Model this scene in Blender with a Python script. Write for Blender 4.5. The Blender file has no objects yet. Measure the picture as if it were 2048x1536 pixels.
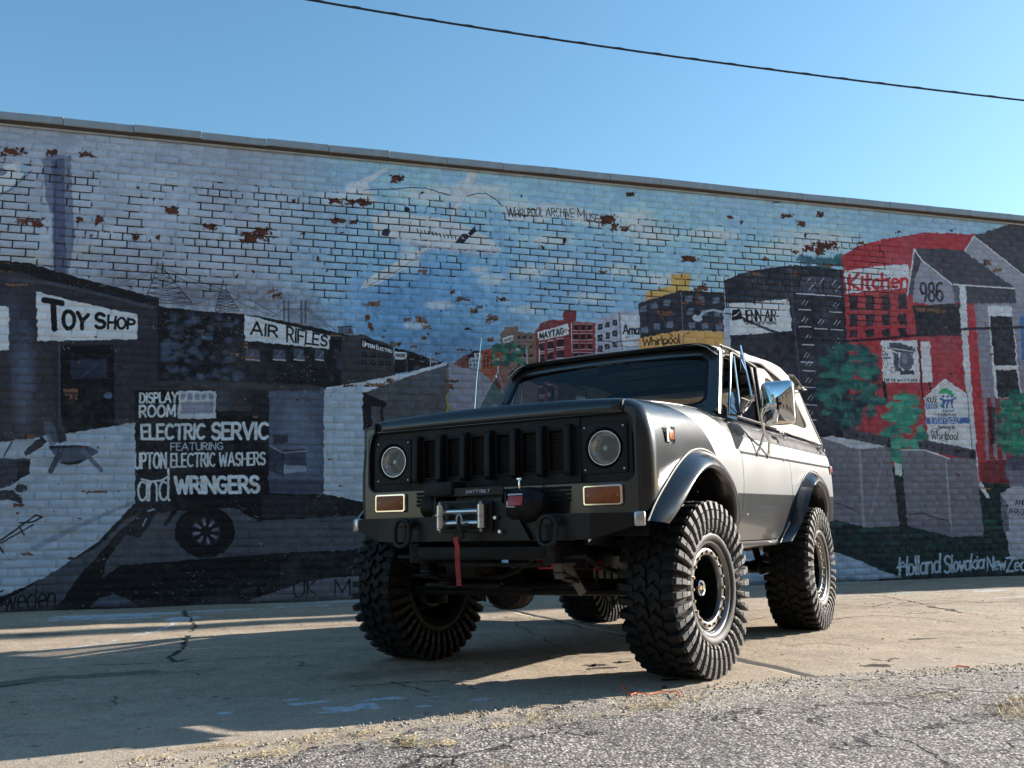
import bpy, bmesh, math, random
import numpy as np
from mathutils import Matrix, Vector

# ------------------------------------------------------------------ camera
S = bpy.context.scene
COL = S.collection
F_PX, PITCH, ROLL, CAM_H = 1809.72, 0.1620, -0.0167, 0.7723     # focal length in pixels of a 2048 wide frame
def cam_rows():
    cp, sp, cr, sr = math.cos(PITCH), math.sin(PITCH), math.cos(ROLL), math.sin(ROLL)
    f = np.array([0, cp, sp]); u = np.array([0, -sp, cp]); x = np.array([1., 0, 0])
    return cr * x + sr * u, -sr * x + cr * u, f
RX, RU, RF = cam_rows()
cam = bpy.data.cameras.new('camera'); camo = bpy.data.objects.new('camera', cam); COL.objects.link(camo)
cam.sensor_width = 36.0; cam.lens = F_PX / 2048 * 36.0
cam.clip_start = 0.05; cam.clip_end = 2000
camo.matrix_world = Matrix(((RX[0], RU[0], -RF[0], 0), (RX[1], RU[1], -RF[1], 0), (RX[2], RU[2], -RF[2], CAM_H), (0, 0, 0, 1)))
S.camera = camo

# ------------------------------------------------------------------ daylight
SUN_AZ, SUN_EL = math.radians(24.0), math.radians(21.0)         # azimuth counted from +X towards +Y
SUN = Vector((math.cos(SUN_AZ) * math.cos(SUN_EL), math.sin(SUN_AZ) * math.cos(SUN_EL), math.sin(SUN_EL)))
world = bpy.data.worlds.new('World'); S.world = world; world.use_nodes = True
wn = world.node_tree.nodes; wl = world.node_tree.links
sky = wn.new('ShaderNodeTexSky'); sky.sky_type = 'NISHITA'; sky.sun_disc = False
sky.sun_elevation = SUN_EL; sky.sun_rotation = math.radians(90) - SUN_AZ
sky.air_density = 1.4; sky.dust_density = 0.6; sky.ozone_density = 4.6; sky.altitude = 150
bg = wn['Background']; bg.inputs['Strength'].default_value = 0.078
hs = wn.new('ShaderNodeHueSaturation'); hs.inputs['Saturation'].default_value = 1.06; hs.inputs['Value'].default_value = 1.04; hs.inputs['Hue'].default_value = .489
wl.new(sky.outputs[0], hs.inputs['Color']); wl.new(hs.outputs[0], bg.inputs['Color'])
sl = bpy.data.lights.new('sun', 'SUN'); sl.energy = 5.0; sl.angle = math.radians(0.5); sl.color = (1.0, 0.925, 0.83)
so = bpy.data.objects.new('sun', sl); COL.objects.link(so)
so.rotation_euler = SUN.to_track_quat('Z', 'Y').to_euler()
so.location = (12, 6, 9)
S.view_settings.view_transform = 'Standard'; S.view_settings.look = 'None'
S.view_settings.gamma = 1.0; S.view_settings.use_curve_mapping = False
S.view_settings.exposure = 1.40
S.cycles.max_bounces = 8; S.cycles.transparent_max_bounces = 12
S.cycles.use_denoising = True

# ------------------------------------------------------------------ helpers
random.seed(7); RNG = np.random.default_rng(7)
def tag(o, label=None, cat=None, group=None, kind=None):
    if label: o['label'] = label
    if cat: o['category'] = cat
    if group: o['group'] = group
    if kind: o['kind'] = kind
    return o
def empty(name, loc=(0, 0, 0), rz=0.0, parent=None):
    o = bpy.data.objects.new(name, None); COL.objects.link(o)
    o.location = loc; o.rotation_euler = (0, 0, rz); o.empty_display_size = .2
    if parent: o.parent = parent
    return o
def link_mesh(name, me, parent=None, loc=None, rot=None):
    o = bpy.data.objects.new(name, me); COL.objects.link(o)
    if parent: o.parent = parent
    if loc is not None: o.location = loc
    if rot is not None: o.rotation_euler = rot
    return o
def mesh_np(name, V, Fq, mat, smooth=False):
    """V (n,3) array, Fq (m,k) array of equal sized faces -> mesh datablock"""
    V = np.asarray(V, np.float32); Fq = np.asarray(Fq, np.int32)
    me = bpy.data.meshes.new(name); k = Fq.shape[1]
    me.vertices.add(len(V)); me.vertices.foreach_set('co', V.ravel())
    me.loops.add(Fq.size); me.loops.foreach_set('vertex_index', Fq.ravel())
    me.polygons.add(len(Fq)); me.polygons.foreach_set('loop_start', np.arange(0, Fq.size, k, dtype=np.int32))
    me.polygons.foreach_set('loop_total', np.full(len(Fq), k, np.int32))
    if smooth: me.polygons.foreach_set('use_smooth', np.ones(len(Fq), bool))
    me.update(calc_edges=True); me.validate()
    if mat: me.materials.append(mat)
    return me
class MB:
    """collects shapes into one mesh"""
    def __init__(s): s.v = []; s.f = []
    def add(s, vs, fs):
        n = len(s.v); s.v += [tuple(map(float, q)) for q in vs]; s.f += [tuple(i + n for i in q) for q in fs]; return s
    def box(s, c, d, rot=None, taper=1.0):
        hx, hy, hz = d[0] / 2, d[1] / 2, d[2] / 2
        P = [Vector((x * hx, y * hy, z * hz)) for z in (-1, 1) for y in (-1, 1) for x in (-1, 1)]
        P = [Vector((q.x * (taper if q.z > 0 else 1), q.y * (taper if q.z > 0 else 1), q.z)) for q in P]
        if rot is not None:
            M = rot if isinstance(rot, Matrix) else Matrix.Rotation(rot[2], 3, 'Z') @ Matrix.Rotation(rot[1], 3, 'Y') @ Matrix.Rotation(rot[0], 3, 'X')
            P = [M @ q for q in P]
        P = [q + Vector(c) for q in P]
        return s.add(P, [(0, 2, 3, 1), (4, 5, 7, 6), (0, 1, 5, 4), (2, 6, 7, 3), (0, 4, 6, 2), (1, 3, 7, 5)])
    def tube(s, pts, r, n=8, closed=False, caps=True, squash=1.0):
        pts = [Vector(q) for q in pts]; m = len(pts); rs = r if isinstance(r, (list, tuple)) else [r] * m
        rings = []; up = None
        for i, q in enumerate(pts):
            a = pts[(i - 1) % m] if (closed or i > 0) else q; b = pts[(i + 1) % m] if (closed or i < m - 1) else q
            t = (b - a).normalized()
            if up is None:
                up = Vector((0, 0, 1)) if abs(t.z) < .9 else Vector((0, 1, 0))
            sd = t.cross(up)
            if sd.length < 1e-4: sd = t.cross(Vector((1, 0, 0)))
            sd.normalize(); up = sd.cross(t).normalized()
            rings.append([q + (sd * math.cos(k * 2 * math.pi / n) + up * math.sin(k * 2 * math.pi / n) * squash) * rs[i] for k in range(n)])
        vs = [q for rg in rings for q in rg]; fs = []
        for i in range(m if closed else m - 1):
            j = (i + 1) % m
            for k in range(n): l = (k + 1) % n; fs.append((i * n + k, i * n + l, j * n + l, j * n + k))
        if caps and not closed: fs += [tuple(reversed(range(n))), tuple(range((m - 1) * n, m * n))]
        return s.add(vs, fs)
    def lathe(s, prof, n=32, axis='X', c=(0, 0, 0), closed=False, a0=0.0, a1=2 * math.pi):
        """prof: list of (along axis, radius)"""
        full = abs(a1 - a0 - 2 * math.pi) < 1e-6; N = n if full else n + 1; vs = []
        for (h, r) in prof:
            for k in range(N):
                a = a0 + (a1 - a0) * k / n; p, q = r * math.cos(a), r * math.sin(a)
                vs.append({'X': (h, p, q), 'Y': (p, h, q), 'Z': (p, q, h)}[axis])
        vs = [(x + c[0], y + c[1], z + c[2]) for x, y, z in vs]; m = len(prof); fs = []
        for i in range(m if closed else m - 1):
            j = (i + 1) % m
            for k in range(n if full else n):
                l = (k + 1) % N
                if not full and k == n: continue
                fs.append((i * N + k, i * N + l, j * N + l, j * N + k))
        return s.add(vs, fs)
    def grid(s, P, flip=False):
        """P: rows x cols of points"""
        R_, C_ = len(P), len(P[0]); fs = []
        for i in range(R_ - 1):
            for j in range(C_ - 1):
                q = (i * C_ + j, i * C_ + j + 1, (i + 1) * C_ + j + 1, (i + 1) * C_ + j)
                fs.append(tuple(reversed(q)) if flip else q)
        return s.add([q for r in P for q in r], fs)
    def prism(s, poly, d, M=None):
        """poly: 2D outline in local XY extruded by d along Z; M places it"""
        n = len(poly); vs = [Vector((x, y, 0)) for x, y in poly] + [Vector((x, y, d)) for x, y in poly]
        if M is not None: vs = [M @ q for q in vs]
        return s.add(vs, [tuple(reversed(range(n))), tuple(range(n, 2 * n))] + [(i, (i + 1) % n, n + (i + 1) % n, n + i) for i in range(n)])
    def build(s, name, mat, parent=None, smooth=False, bevel=0, bseg=2, loc=None, angle=40, solid=0, solid_off=-1):
        me = bpy.data.meshes.new(name); me.from_pydata(s.v, [], s.f); me.validate()
        bm = bmesh.new(); bm.from_mesh(me); bmesh.ops.remove_doubles(bm, verts=bm.verts, dist=1e-5)
        bmesh.ops.recalc_face_normals(bm, faces=bm.faces)
        if bevel:
            es = [e for e in bm.edges if len(e.link_faces) == 2 and e.calc_face_angle(0) > math.radians(30)]
            if es: bmesh.ops.bevel(bm, geom=es, offset=bevel, segments=bseg, profile=.5, affect='EDGES', clamp_overlap=True)
        bm.to_mesh(me); bm.free()
        if smooth or bevel:
            me.polygons.foreach_set('use_smooth', np.ones(len(me.polygons), bool)); me.set_sharp_from_angle(angle=math.radians(angle))
        for mm in (mat if isinstance(mat, (list, tuple)) else [mat]):
            if mm: me.materials.append(mm)
        o = link_mesh(name, me, parent, loc)
        if solid:
            md = o.modifiers.new('thickness', 'SOLIDIFY'); md.thickness = solid; md.offset = solid_off
        return o

def new_mat(name):
    m = bpy.data.materials.new(name); m.use_nodes = True
    return m, m.node_tree.nodes, m.node_tree.links, m.node_tree.nodes['Principled BSDF']
def pmat(name, col, rough=.5, metal=0.0, coat=0.0, coat_r=.05, var=0.0, vscale=8.0, bump=0.0, bscale=60.0, spec=.5, dirt=None, dscale=3.0, damt=.4, emit=None):
    """plain painted/metal/rubber material with grain, tone variation and optional dirt"""
    m, n, l, b = new_mat(name)
    b.inputs['Base Color'].default_value = (*col, 1); b.inputs['Roughness'].default_value = rough
    b.inputs['Metallic'].default_value = metal; b.inputs['Coat Weight'].default_value = coat
    b.inputs['Coat Roughness'].default_value = coat_r; b.inputs['Specular IOR Level'].default_value = spec
    tc = n.new('ShaderNodeTexCoord')
    src = None
    if var:
        no = n.new('ShaderNodeTexNoise'); no.inputs['Scale'].default_value = vscale; no.inputs['Detail'].default_value = 6
        l.new(tc.outputs['Object'], no.inputs['Vector'])
        mr = n.new('ShaderNodeMapRange'); mr.inputs['From Min'].default_value = .3; mr.inputs['From Max'].default_value = .7
        mr.inputs['To Min'].default_value = 1 - var; mr.inputs['To Max'].default_value = 1 + var
        l.new(no.outputs['Fac'], mr.inputs['Value'])
        vm = n.new('ShaderNodeVectorMath'); vm.operation = 'SCALE'; vm.inputs[0].default_value = col
        l.new(mr.outputs[0], vm.inputs['Scale']); src = vm.outputs[0]
        rr = n.new('ShaderNodeMath'); rr.operation = 'MULTIPLY'; rr.inputs[1].default_value = rough
        l.new(mr.outputs[0], rr.inputs[0]); l.new(rr.outputs[0], b.inputs['Roughness'])
    if dirt:
        no2 = n.new('ShaderNodeTexNoise'); no2.inputs['Scale'].default_value = dscale; no2.inputs['Detail'].default_value = 8; no2.inputs['Roughness'].default_value = .65
        l.new(tc.outputs['Object'], no2.inputs['Vector'])
        m2 = n.new('ShaderNodeMapRange'); m2.inputs['From Min'].default_value = .45; m2.inputs['From Max'].default_value = .75; m2.inputs['To Max'].default_value = damt
        l.new(no2.outputs['Fac'], m2.inputs['Value'])
        mx = n.new('ShaderNodeMix'); mx.data_type = 'RGBA'; mx.inputs['B'].default_value = (*dirt, 1); mx.inputs['A'].default_value = (*col, 1)
        if src: l.new(src, mx.inputs['A'])
        l.new(m2.outputs[0], mx.inputs['Factor']); src = mx.outputs['Result']
    if src: l.new(src, b.inputs['Base Color'])
    if bump:
        nb = n.new('ShaderNodeTexNoise'); nb.inputs['Scale'].default_value = bscale; nb.inputs['Detail'].default_value = 4
        l.new(tc.outputs['Object'], nb.inputs['Vector'])
        bp = n.new('ShaderNodeBump'); bp.inputs['Strength'].default_value = bump; bp.inputs['Distance'].default_value = .004
        l.new(nb.outputs['Fac'], bp.inputs['Height']); l.new(bp.outputs[0], b.inputs['Normal'])
    if emit: b.inputs['Emission Color'].default_value = (*emit[:3], 1); b.inputs['Emission Strength'].default_value = emit[3]
    return m

def vnoise(h, w, cell, seed, octv=1):
    """smooth value noise in 0..1"""
    r = np.random.default_rng(seed); out = np.zeros((h, w), np.float32); tot = 0; amp = 1.0
    for o in range(octv):
        c = max(1.5, cell / 2 ** o); gh, gw = int(h / c) + 3, int(w / c) + 3
        g = r.random((gh, gw)).astype(np.float32)
        y = np.arange(h) / c; x = np.arange(w) / c; yi = y.astype(int); xi = x.astype(int)
        fy = (y - yi).astype(np.float32); fx = (x - xi).astype(np.float32)
        fy = fy * fy * (3 - 2 * fy); fx = fx * fx * (3 - 2 * fx)
        rows = g[yi] * (1 - fy)[:, None] + g[yi + 1] * fy[:, None]
        out += amp * (rows[:, xi] * (1 - fx) + rows[:, xi + 1] * fx); tot += amp; amp *= .5
    return out / tot
def sstep(a, b, x):
    t = np.clip((x - a) / (b - a), 0, 1); return t * t * (3 - 2 * t)

# hand lettering: strokes in a unit box, y up.  (width, [polyline, ...])
def arc(cx, cy, rx, ry, a0, a1, n=9): return [(cx + rx * math.cos(math.radians(a0 + (a1 - a0) * i / n)), cy + ry * math.sin(math.radians(a0 + (a1 - a0) * i / n))) for i in range(n + 1)]
G_ = {
 'A': (.8, [[(0, 0), (.4, 1), (.8, 0)], [(.14, .33), (.66, .33)]]), 'B': (.62, [[(0, 0), (0, 1), (.35, 1)] + arc(.35, .77, .22, .23, 90, -90) + [(0, .54)], arc(.36, .27, .26, .27, 90, -90) + [(0, 0)]]),
 'C': (.7, [arc(.4, .5, .38, .5, 50, 310)]), 'D': (.7, [[(0, 0), (0, 1), (.25, 1)] + arc(.25, .5, .42, .5, 90, -90) + [(0, 0)]]),
 'E': (.55, [[(.55, 1), (0, 1), (0, 0), (.55, 0)], [(0, .52), (.45, .52)]]), 'F': (.55, [[(.55, 1), (0, 1), (0, 0)], [(0, .52), (.45, .52)]]),
 'G': (.75, [arc(.4, .5, .38, .5, 50, 320) + [(.72, .45), (.45, .45)]]), 'H': (.65, [[(0, 0), (0, 1)], [(.65, 0), (.65, 1)], [(0, .5), (.65, .5)]]),
 'I': (.08, [[(.04, 0), (.04, 1)]]), 'J': (.5, [[(.45, 1), (.45, .25)] + arc(.23, .25, .22, .25, 0, -170)]), 'K': (.65, [[(0, 0), (0, 1)], [(.6, 1), (0, .45), (.65, 0)]]),
 'L': (.5, [[(0, 1), (0, 0), (.5, 0)]]), 'M': (.85, [[(0, 0), (.08, 1), (.42, .2), (.77, 1), (.85, 0)]]), 'N': (.68, [[(0, 0), (0, 1), (.68, 0), (.68, 1)]]),
 'O': (.8, [arc(.4, .5, .38, .5, 90, 450, 16)]), 'P': (.6, [[(0, 0), (0, 1), (.3, 1)] + arc(.3, .74, .27, .26, 90, -90) + [(0, .48)]]), 'Q': (.8, [arc(.4, .5, .38, .5, 90, 450, 16), [(.5, .25), (.8, -.05)]]),
 'R': (.62, [[(0, 0), (0, 1), (.3, 1)] + arc(.3, .75, .26, .25, 90, -90) + [(0, .5)], [(.28, .5), (.62, 0)]]), 'S': (.6, [arc(.32, .75, .26, .25, 30, 270) + arc(.3, .26, .28, .26, 90, -150)]),
 'T': (.7, [[(0, 1), (.7, 1)], [(.35, 1), (.35, 0)]]), 'U': (.68, [[(0, 1), (0, .3)] + arc(.34, .3, .34, .3, 180, 360) + [(.68, 1)]]), 'V': (.7, [[(0, 1), (.35, 0), (.7, 1)]]),
 'W': (.95, [[(0, 1), (.22, 0), (.47, .8), (.72, 0), (.95, 1)]]), 'X': (.65, [[(0, 0), (.65, 1)], [(0, 1), (.65, 0)]]), 'Y': (.7, [[(0, 1), (.35, .5), (.7, 1)], [(.35, .5), (.35, 0)]]), 'Z': (.65, [[(0, 1), (.65, 1), (0, 0), (.65, 0)]]),
 'a': (.52, [arc(.25, .3, .24, .3, 60, 320), [(.5, .6), (.48, .05), (.56, 0)]]), 'b': (.5, [[(0, 1), (0, .05)], arc(.25, .3, .25, .3, 150, -150)]), 'c': (.45, [arc(.27, .3, .26, .3, 55, 305)]),
 'd': (.54, [arc(.25, .3, .24, .3, 60, 320), [(.5, 1), (.5, .05), (.56, 0)]]), 'e': (.5, [[(.03, .3), (.46, .33)] + arc(.26, .32, .23, .29, 0, 300)]), 'f': (.35, [arc(.28, .82, .16, .18, 40, 180) + [(.12, 0)], [(0, .58), (.3, .58)]]),
 'h': (.48, [[(0, 0), (0, 1)], [(0, .4)] + arc(.24, .38, .22, .22, 150, 0) + [(.46, 0)]]), 'i': (.1, [[(.05, 0), (.05, .58)], [(.05, .78), (.05, .82)]]), 'k': (.45, [[(0, 0), (0, 1)], [(.4, .6), (0, .28), (.45, 0)]]),
 'l': (.12, [[(.04, 1), (.04, .08), (.12, 0)]]), 'm': (.72, [[(0, 0), (0, .6)], [(0, .4)] + arc(.18, .4, .17, .2, 150, 0) + [(.35, 0)], [(.35, .4)] + arc(.53, .4, .17, .2, 150, 0) + [(.7, 0)]]),
 'n': (.46, [[(0, 0), (0, .6)], [(0, .4)] + arc(.22, .38, .2, .22, 150, 0) + [(.43, 0)]]), 'o': (.5, [arc(.25, .3, .23, .3, 90, 450, 12)]), 'p': (.5, [[(0, -.35), (0, .6)], arc(.24, .3, .24, .3, 150, -150)]),
 'r': (.34, [[(0, 0), (0, .6)], [(0, .38)] + arc(.2, .38, .18, .22, 150, 40)]), 's': (.4, [arc(.2, .45, .17, .15, 30, 270) + arc(.2, .15, .18, .15, 90, -150)]), 't': (.36, [[(.14, .95), (.14, .1), (.3, 0)], [(0, .62), (.34, .62)]]),
 'u': (.48, [[(0, .6), (0, .2)] + arc(.22, .2, .22, .2, 180, 360) + [(.44, .6), (.46, 0)]]), 'v': (.44, [[(0, .6), (.2, 0), (.44, .6)]]), 'w': (.66, [[(0, .6), (.16, 0), (.33, .5), (.5, 0), (.66, .6)]]), 'y': (.46, [[(0, .6), (.23, .05)], [(.46, .6), (.1, -.35)]]),
 '0': (.55, [arc(.27, .5, .25, .5, 90, 450, 14)]), '1': (.2, [[(0, .8), (.15, 1), (.15, 0)]]), '6': (.55, [arc(.32, .62, .3, .38, 60, 180) + arc(.28, .28, .26, .28, 180, 540, 12)]), '8': (.55, [arc(.27, .75, .21, .25, 90, 450, 12), arc(.27, .26, .26, .26, 90, 450, 12)]),
 '9': (.55, [arc(.27, .7, .25, .3, 0, 360, 12) + [(.5, .3), (.35, 0)]]), '-': (.4, [[(.02, .5), (.38, .5)]]), "'": (.1, [[(.05, 1), (.05, .8)]]), ' ': (.35, []),
}
def layout_text(s, gap=.18, small=None):
    """-> list of polylines in a box (0..total, 0..1)"""
    x = 0; out = []
    for i, ch in enumerate(s):
        w, st = G_[ch]
        k = 1.0
        if small and ch.isupper() and i > 0 and s[i - 1] != ' ': k = small
        out += [[(x + a * (.8 + .2 * k), b * k) for a, b in pl] for pl in st]; x += w * (.8 + .2 * k) + gap
    return [[(a / (x - gap), b) for a, b in pl] for pl in out], x - gap
# ------------------------------------------------------------------ where the wall stands; its painted picture is laid out in metres along the wall
TH_W, D_W, H_W = 0.28708, 11.689, 5.72
UD = np.array([math.cos(TH_W), math.sin(TH_W)]); ND = np.array([-math.sin(TH_W), math.cos(TH_W)])
def wall_pt(u, v, out=0.0):
    """u along the wall from the point straight ahead of the origin, v up, out towards the alley"""
    return Vector((u * UD[0] - out * ND[0], D_W + u * UD[1] - out * ND[1], v))
U0, U1, TX = -7.4, 10.6, 200
TW, THt = int((U1 - U0) * TX), int(5.85 * TX)
uu = (U0 + (np.arange(TW) + .5) / TX).astype(np.float32); vv = ((np.arange(THt) + .5) / TX).astype(np.float32)
_X = uu * UD[0]; _Y = D_W + uu * UD[1]
def _drawing_coords():
    # the sketch of the mural was measured on one grid of drawing units; this turns metres on the wall into those units
    z = vv[:, None] - CAM_H; X, Y = _X[None, :], _Y[None, :]
    cx = X * RX[0] + Y * RX[1] + z * RX[2]; cy = X * RU[0] + Y * RU[1] + z * RU[2]; cz = X * RF[0] + Y * RF[1] + z * RF[2]
    return (1024 + F_PX * cx / cz).astype(np.float32), (768 - F_PX * cy / cz).astype(np.float32)
PX, PY = _drawing_coords()
def to_uv(x, y):
    d = RX * ((x - 1024) / F_PX) - RU * ((y - 768) / F_PX) + RF
    t = (D_W * ND[1]) / (d[0] * ND[0] + d[1] * ND[1]); q = d * t
    return (q[0] * UD[0] + (q[1] - D_W) * UD[1], q[2] + CAM_H)
IMG = np.zeros((THt, TW, 3), np.float32)
RAGX = (vnoise(THt, TW, 9, 11, 2) - .5) * 5.0; RAGY = (vnoise(THt, TW, 9, 12, 2) - .5) * 4.0
PXR, PYR = PX + RAGX, PY + RAGY
NZ1 = vnoise(THt, TW, 60, 21, 4); NZ2 = vnoise(THt, TW, 14, 22, 3); NZ3 = vnoise(THt, TW, 200, 23, 3)
def s2l(c):
    c = np.asarray(c, np.float32) / 255; return np.where(c < .04045, c / 12.92, ((c + .055) / 1.055) ** 2.4)
WREF = s2l((171, 184, 201)) / .80
def Cc(c):
    q = s2l(c) / WREF; return np.clip(q * .86 + q.mean() * .14 + .005, .010, .85)
def _bb(pts, pad=4):
    q = np.array([to_uv(*p) for p in pts]); x0 = int((q[:, 0].min() - U0) * TX) - pad; x1 = int((q[:, 0].max() - U0) * TX) + pad
    y0 = int(q[:, 1].min() * TX) - pad; y1 = int(q[:, 1].max() * TX) + pad
    return max(0, y0), min(THt, max(0, y1)), max(0, x0), min(TW, max(0, x1))
def put(sl, m, col, a):
    c = Cc(col) if not isinstance(col, np.ndarray) else col
    k = (m * a)[..., None]; IMG[sl] = IMG[sl] * (1 - k) + c * k
def inside(pts, X, Y):
    m = np.zeros(X.shape, bool); n = len(pts)
    for i in range(n):
        x0, y0 = pts[i]; x1, y1 = pts[(i + 1) % n]
        if y0 == y1: continue
        c = (Y >= min(y0, y1)) & (Y < max(y0, y1)); m ^= c & (X < (x1 - x0) * (Y - y0) / (y1 - y0) + x0)
    return m
def P(pts, col, a=1.0, rag=1, mottle=0.0, grad=None):
    y0, y1, x0, x1 = _bb(pts)
    if y1 <= y0 or x1 <= x0: return
    sl = (slice(y0, y1), slice(x0, x1)); X = (PXR if rag else PX)[sl]; Y = (PYR if rag else PY)[sl]
    m = inside(pts, X, Y).astype(np.float32)
    if mottle: m = m * np.clip(1 - mottle * (NZ1[sl] - .35), 0, 1)
    if grad: m = m * sstep(0, 1, ((X - grad[0]) * (grad[2] - grad[0]) + (Y - grad[1]) * (grad[3] - grad[1])) / ((grad[2] - grad[0]) ** 2 + (grad[3] - grad[1]) ** 2))
    put(sl, m, col, a)
def L(pts, w, col, a=1.0, rag=1):
    for (xa, ya), (xb, yb) in zip(pts[:-1], pts[1:]):
        y0, y1, x0, x1 = _bb([(xa - w, ya - w), (xb + w, yb + w), (xa - w, yb + w), (xb + w, ya - w), (xa + w, ya + w), (xb - w, yb - w)])
        if y1 <= y0 or x1 <= x0: continue
        sl = (slice(y0, y1), slice(x0, x1)); X = PX[sl] + RAGX[sl] * .35 * rag; Y = PY[sl] + RAGY[sl] * .35 * rag
        dx, dy = xb - xa, yb - ya; t = np.clip(((X - xa) * dx + (Y - ya) * dy) / (dx * dx + dy * dy + 1e-6), 0, 1)
        d = np.hypot(X - xa - t * dx, Y - ya - t * dy); put(sl, np.clip((w / 2 - d) * 1.4 + .5, 0, 1), col, a)
def E(cx, cy, rx, ry, col, a=1.0, soft=0.0, noise=0.0, rot=0):
    R_ = max(rx, ry) * 1.5
    y0, y1, x0, x1 = _bb([(cx - R_, cy - R_), (cx + R_, cy - R_), (cx - R_, cy + R_), (cx + R_, cy + R_)])
    if y1 <= y0 or x1 <= x0: return
    sl = (slice(y0, y1), slice(x0, x1)); X = PXR[sl] - cx; Y = PYR[sl] - cy
    c_, s_ = math.cos(math.radians(rot)), math.sin(math.radians(rot)); X, Y = X * c_ + Y * s_, -X * s_ + Y * c_
    d = np.sqrt((X / rx) ** 2 + (Y / ry) ** 2)
    if noise: d = d + (NZ2[sl] - .5) * noise * 2 + (NZ1[sl] - .5) * noise
    m = sstep(1 + soft * .5, 1 - soft, d) if soft else (d < 1).astype(np.float32)
    put(sl, m, col, a)
def T(s, tl, tr, br, bl, col, w, gap=.18, small=None, a=1.0, slant=0.0):
    pls, tot = layout_text(s, gap, small)
    tl, tr, br, bl = map(np.array, (tl, tr, br, bl))
    for pl in pls:
        q = []
        for x, y in pl:
            x2 = x + slant * (y - .5) / max(1, tot)
            top = tl + (tr - tl) * x2; bot = bl + (br - bl) * x2; pt = bot + (top - bot) * y; q.append((pt[0], pt[1]))
        if len(q) == 1: q = q * 2
        L(q, w, col, a)

# --- painted sky
gx = sstep(520, 760, PX + (NZ1 - .5) * 160 + (PY - 300) * .12)
IMG[:] = Cc((128, 142, 166)); IMG += (NZ1[..., None] - .5) * .10
blue = Cc((118, 160, 198)); IMG[:] = IMG * (1 - gx[..., None]) + (blue + (NZ1[..., None] - .5) * .10) * gx[..., None]
def sky_tint(cx, cy, rx, ry, col, a, k=.35): E(cx, cy, rx, ry, col, a, soft=.8, noise=k)
sky_tint(860, 600, 210, 150, (82, 138, 192), .85); sky_tint(800, 640, 110, 70, (70, 126, 178), .6); sky_tint(930, 660, 150, 60, (76, 126, 172), .5)
sky_tint(890, 700, 120, 35, (66, 106, 154), .6); sky_tint(1150, 560, 180, 90, (96, 148, 196), .7); sky_tint(1350, 480, 220, 110, (122, 164, 200), .6)
sky_tint(1650, 400, 300, 50, (122, 158, 184), .6); sky_tint(640, 430, 120, 160, (120, 152, 182), .5); sky_tint(1900, 440, 200, 30, (118, 150, 176), .7)
for cx, cy, rx, ry in [(330, 410, 90, 40), (470, 470, 110, 40), (250, 470, 80, 30), (420, 530, 120, 25), (80, 470, 60, 40), (300, 360, 90, 20), (560, 420, 70, 60), (150, 400, 60, 30)]:
    E(cx, cy, rx, ry, (150, 168, 192), .45, soft=.7, noise=.5)
for cx, cy, rx, ry in [(60, 520, 60, 22), (170, 500, 40, 18)]: E(cx, cy, rx, ry, (142, 150, 150), .5, soft=.7, noise=.4)
for cx, cy, rx, ry in [(430, 590, 110, 25), (560, 600, 90, 30), (390, 600, 50, 20), (230, 560, 60, 22), (620, 640, 60, 30)]: E(cx, cy, rx, ry, (92, 98, 118), .6, soft=.8, noise=.5)
for cx, cy, rx, ry in [(880, 390, 90, 22), (970, 385, 60, 18), (690, 395, 60, 16), (1030, 410, 40, 14), (1270, 440, 50, 26), (1300, 470, 60, 20), (1640, 480, 85, 28), (1560, 500, 60, 16), (1420, 470, 60, 14),
                       (985, 560, 30, 12), (1060, 545, 40, 16), (1130, 530, 40, 14), (1180, 595, 40, 12), (960, 540, 20, 8), (880, 610, 30, 9), (1050, 620, 36, 10), (820, 520, 20, 30), (1330, 560, 70, 14), (1500, 560, 60, 12), (1240, 540, 40, 12), (1100, 480, 50, 12), (1400, 610, 50, 12), (830, 650, 30, 8)]:
    E(cx, cy, rx, ry, (194, 200, 214), .58, soft=.6, noise=.55)
# --- chimney and wrench
P([(84, 318), (108, 308), (142, 312), (144, 380), (150, 470), (136, 560), (106, 552), (104, 430), (92, 400)], (74, 84, 116), .85, mottle=.3)
P([(104, 320), (128, 316), (134, 560), (108, 552)], (58, 66, 100), .8)
L([(110, 560), (112, 320)], 3, (50, 56, 84), .7)
E(26, 343, 26, 18, (176, 194, 212), .9, soft=.2, rot=-25); E(48, 336, 9, 11, (120, 150, 178), .9); P([(-30, 350), (20, 330), (50, 350), (20, 378), (-30, 400)], (160, 180, 204), .8); L([(-20, 400), (20, 380), (62, 343)], 5, (84, 96, 130), .8); E(2, 343, 12, 8, (92, 104, 132))
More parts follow.
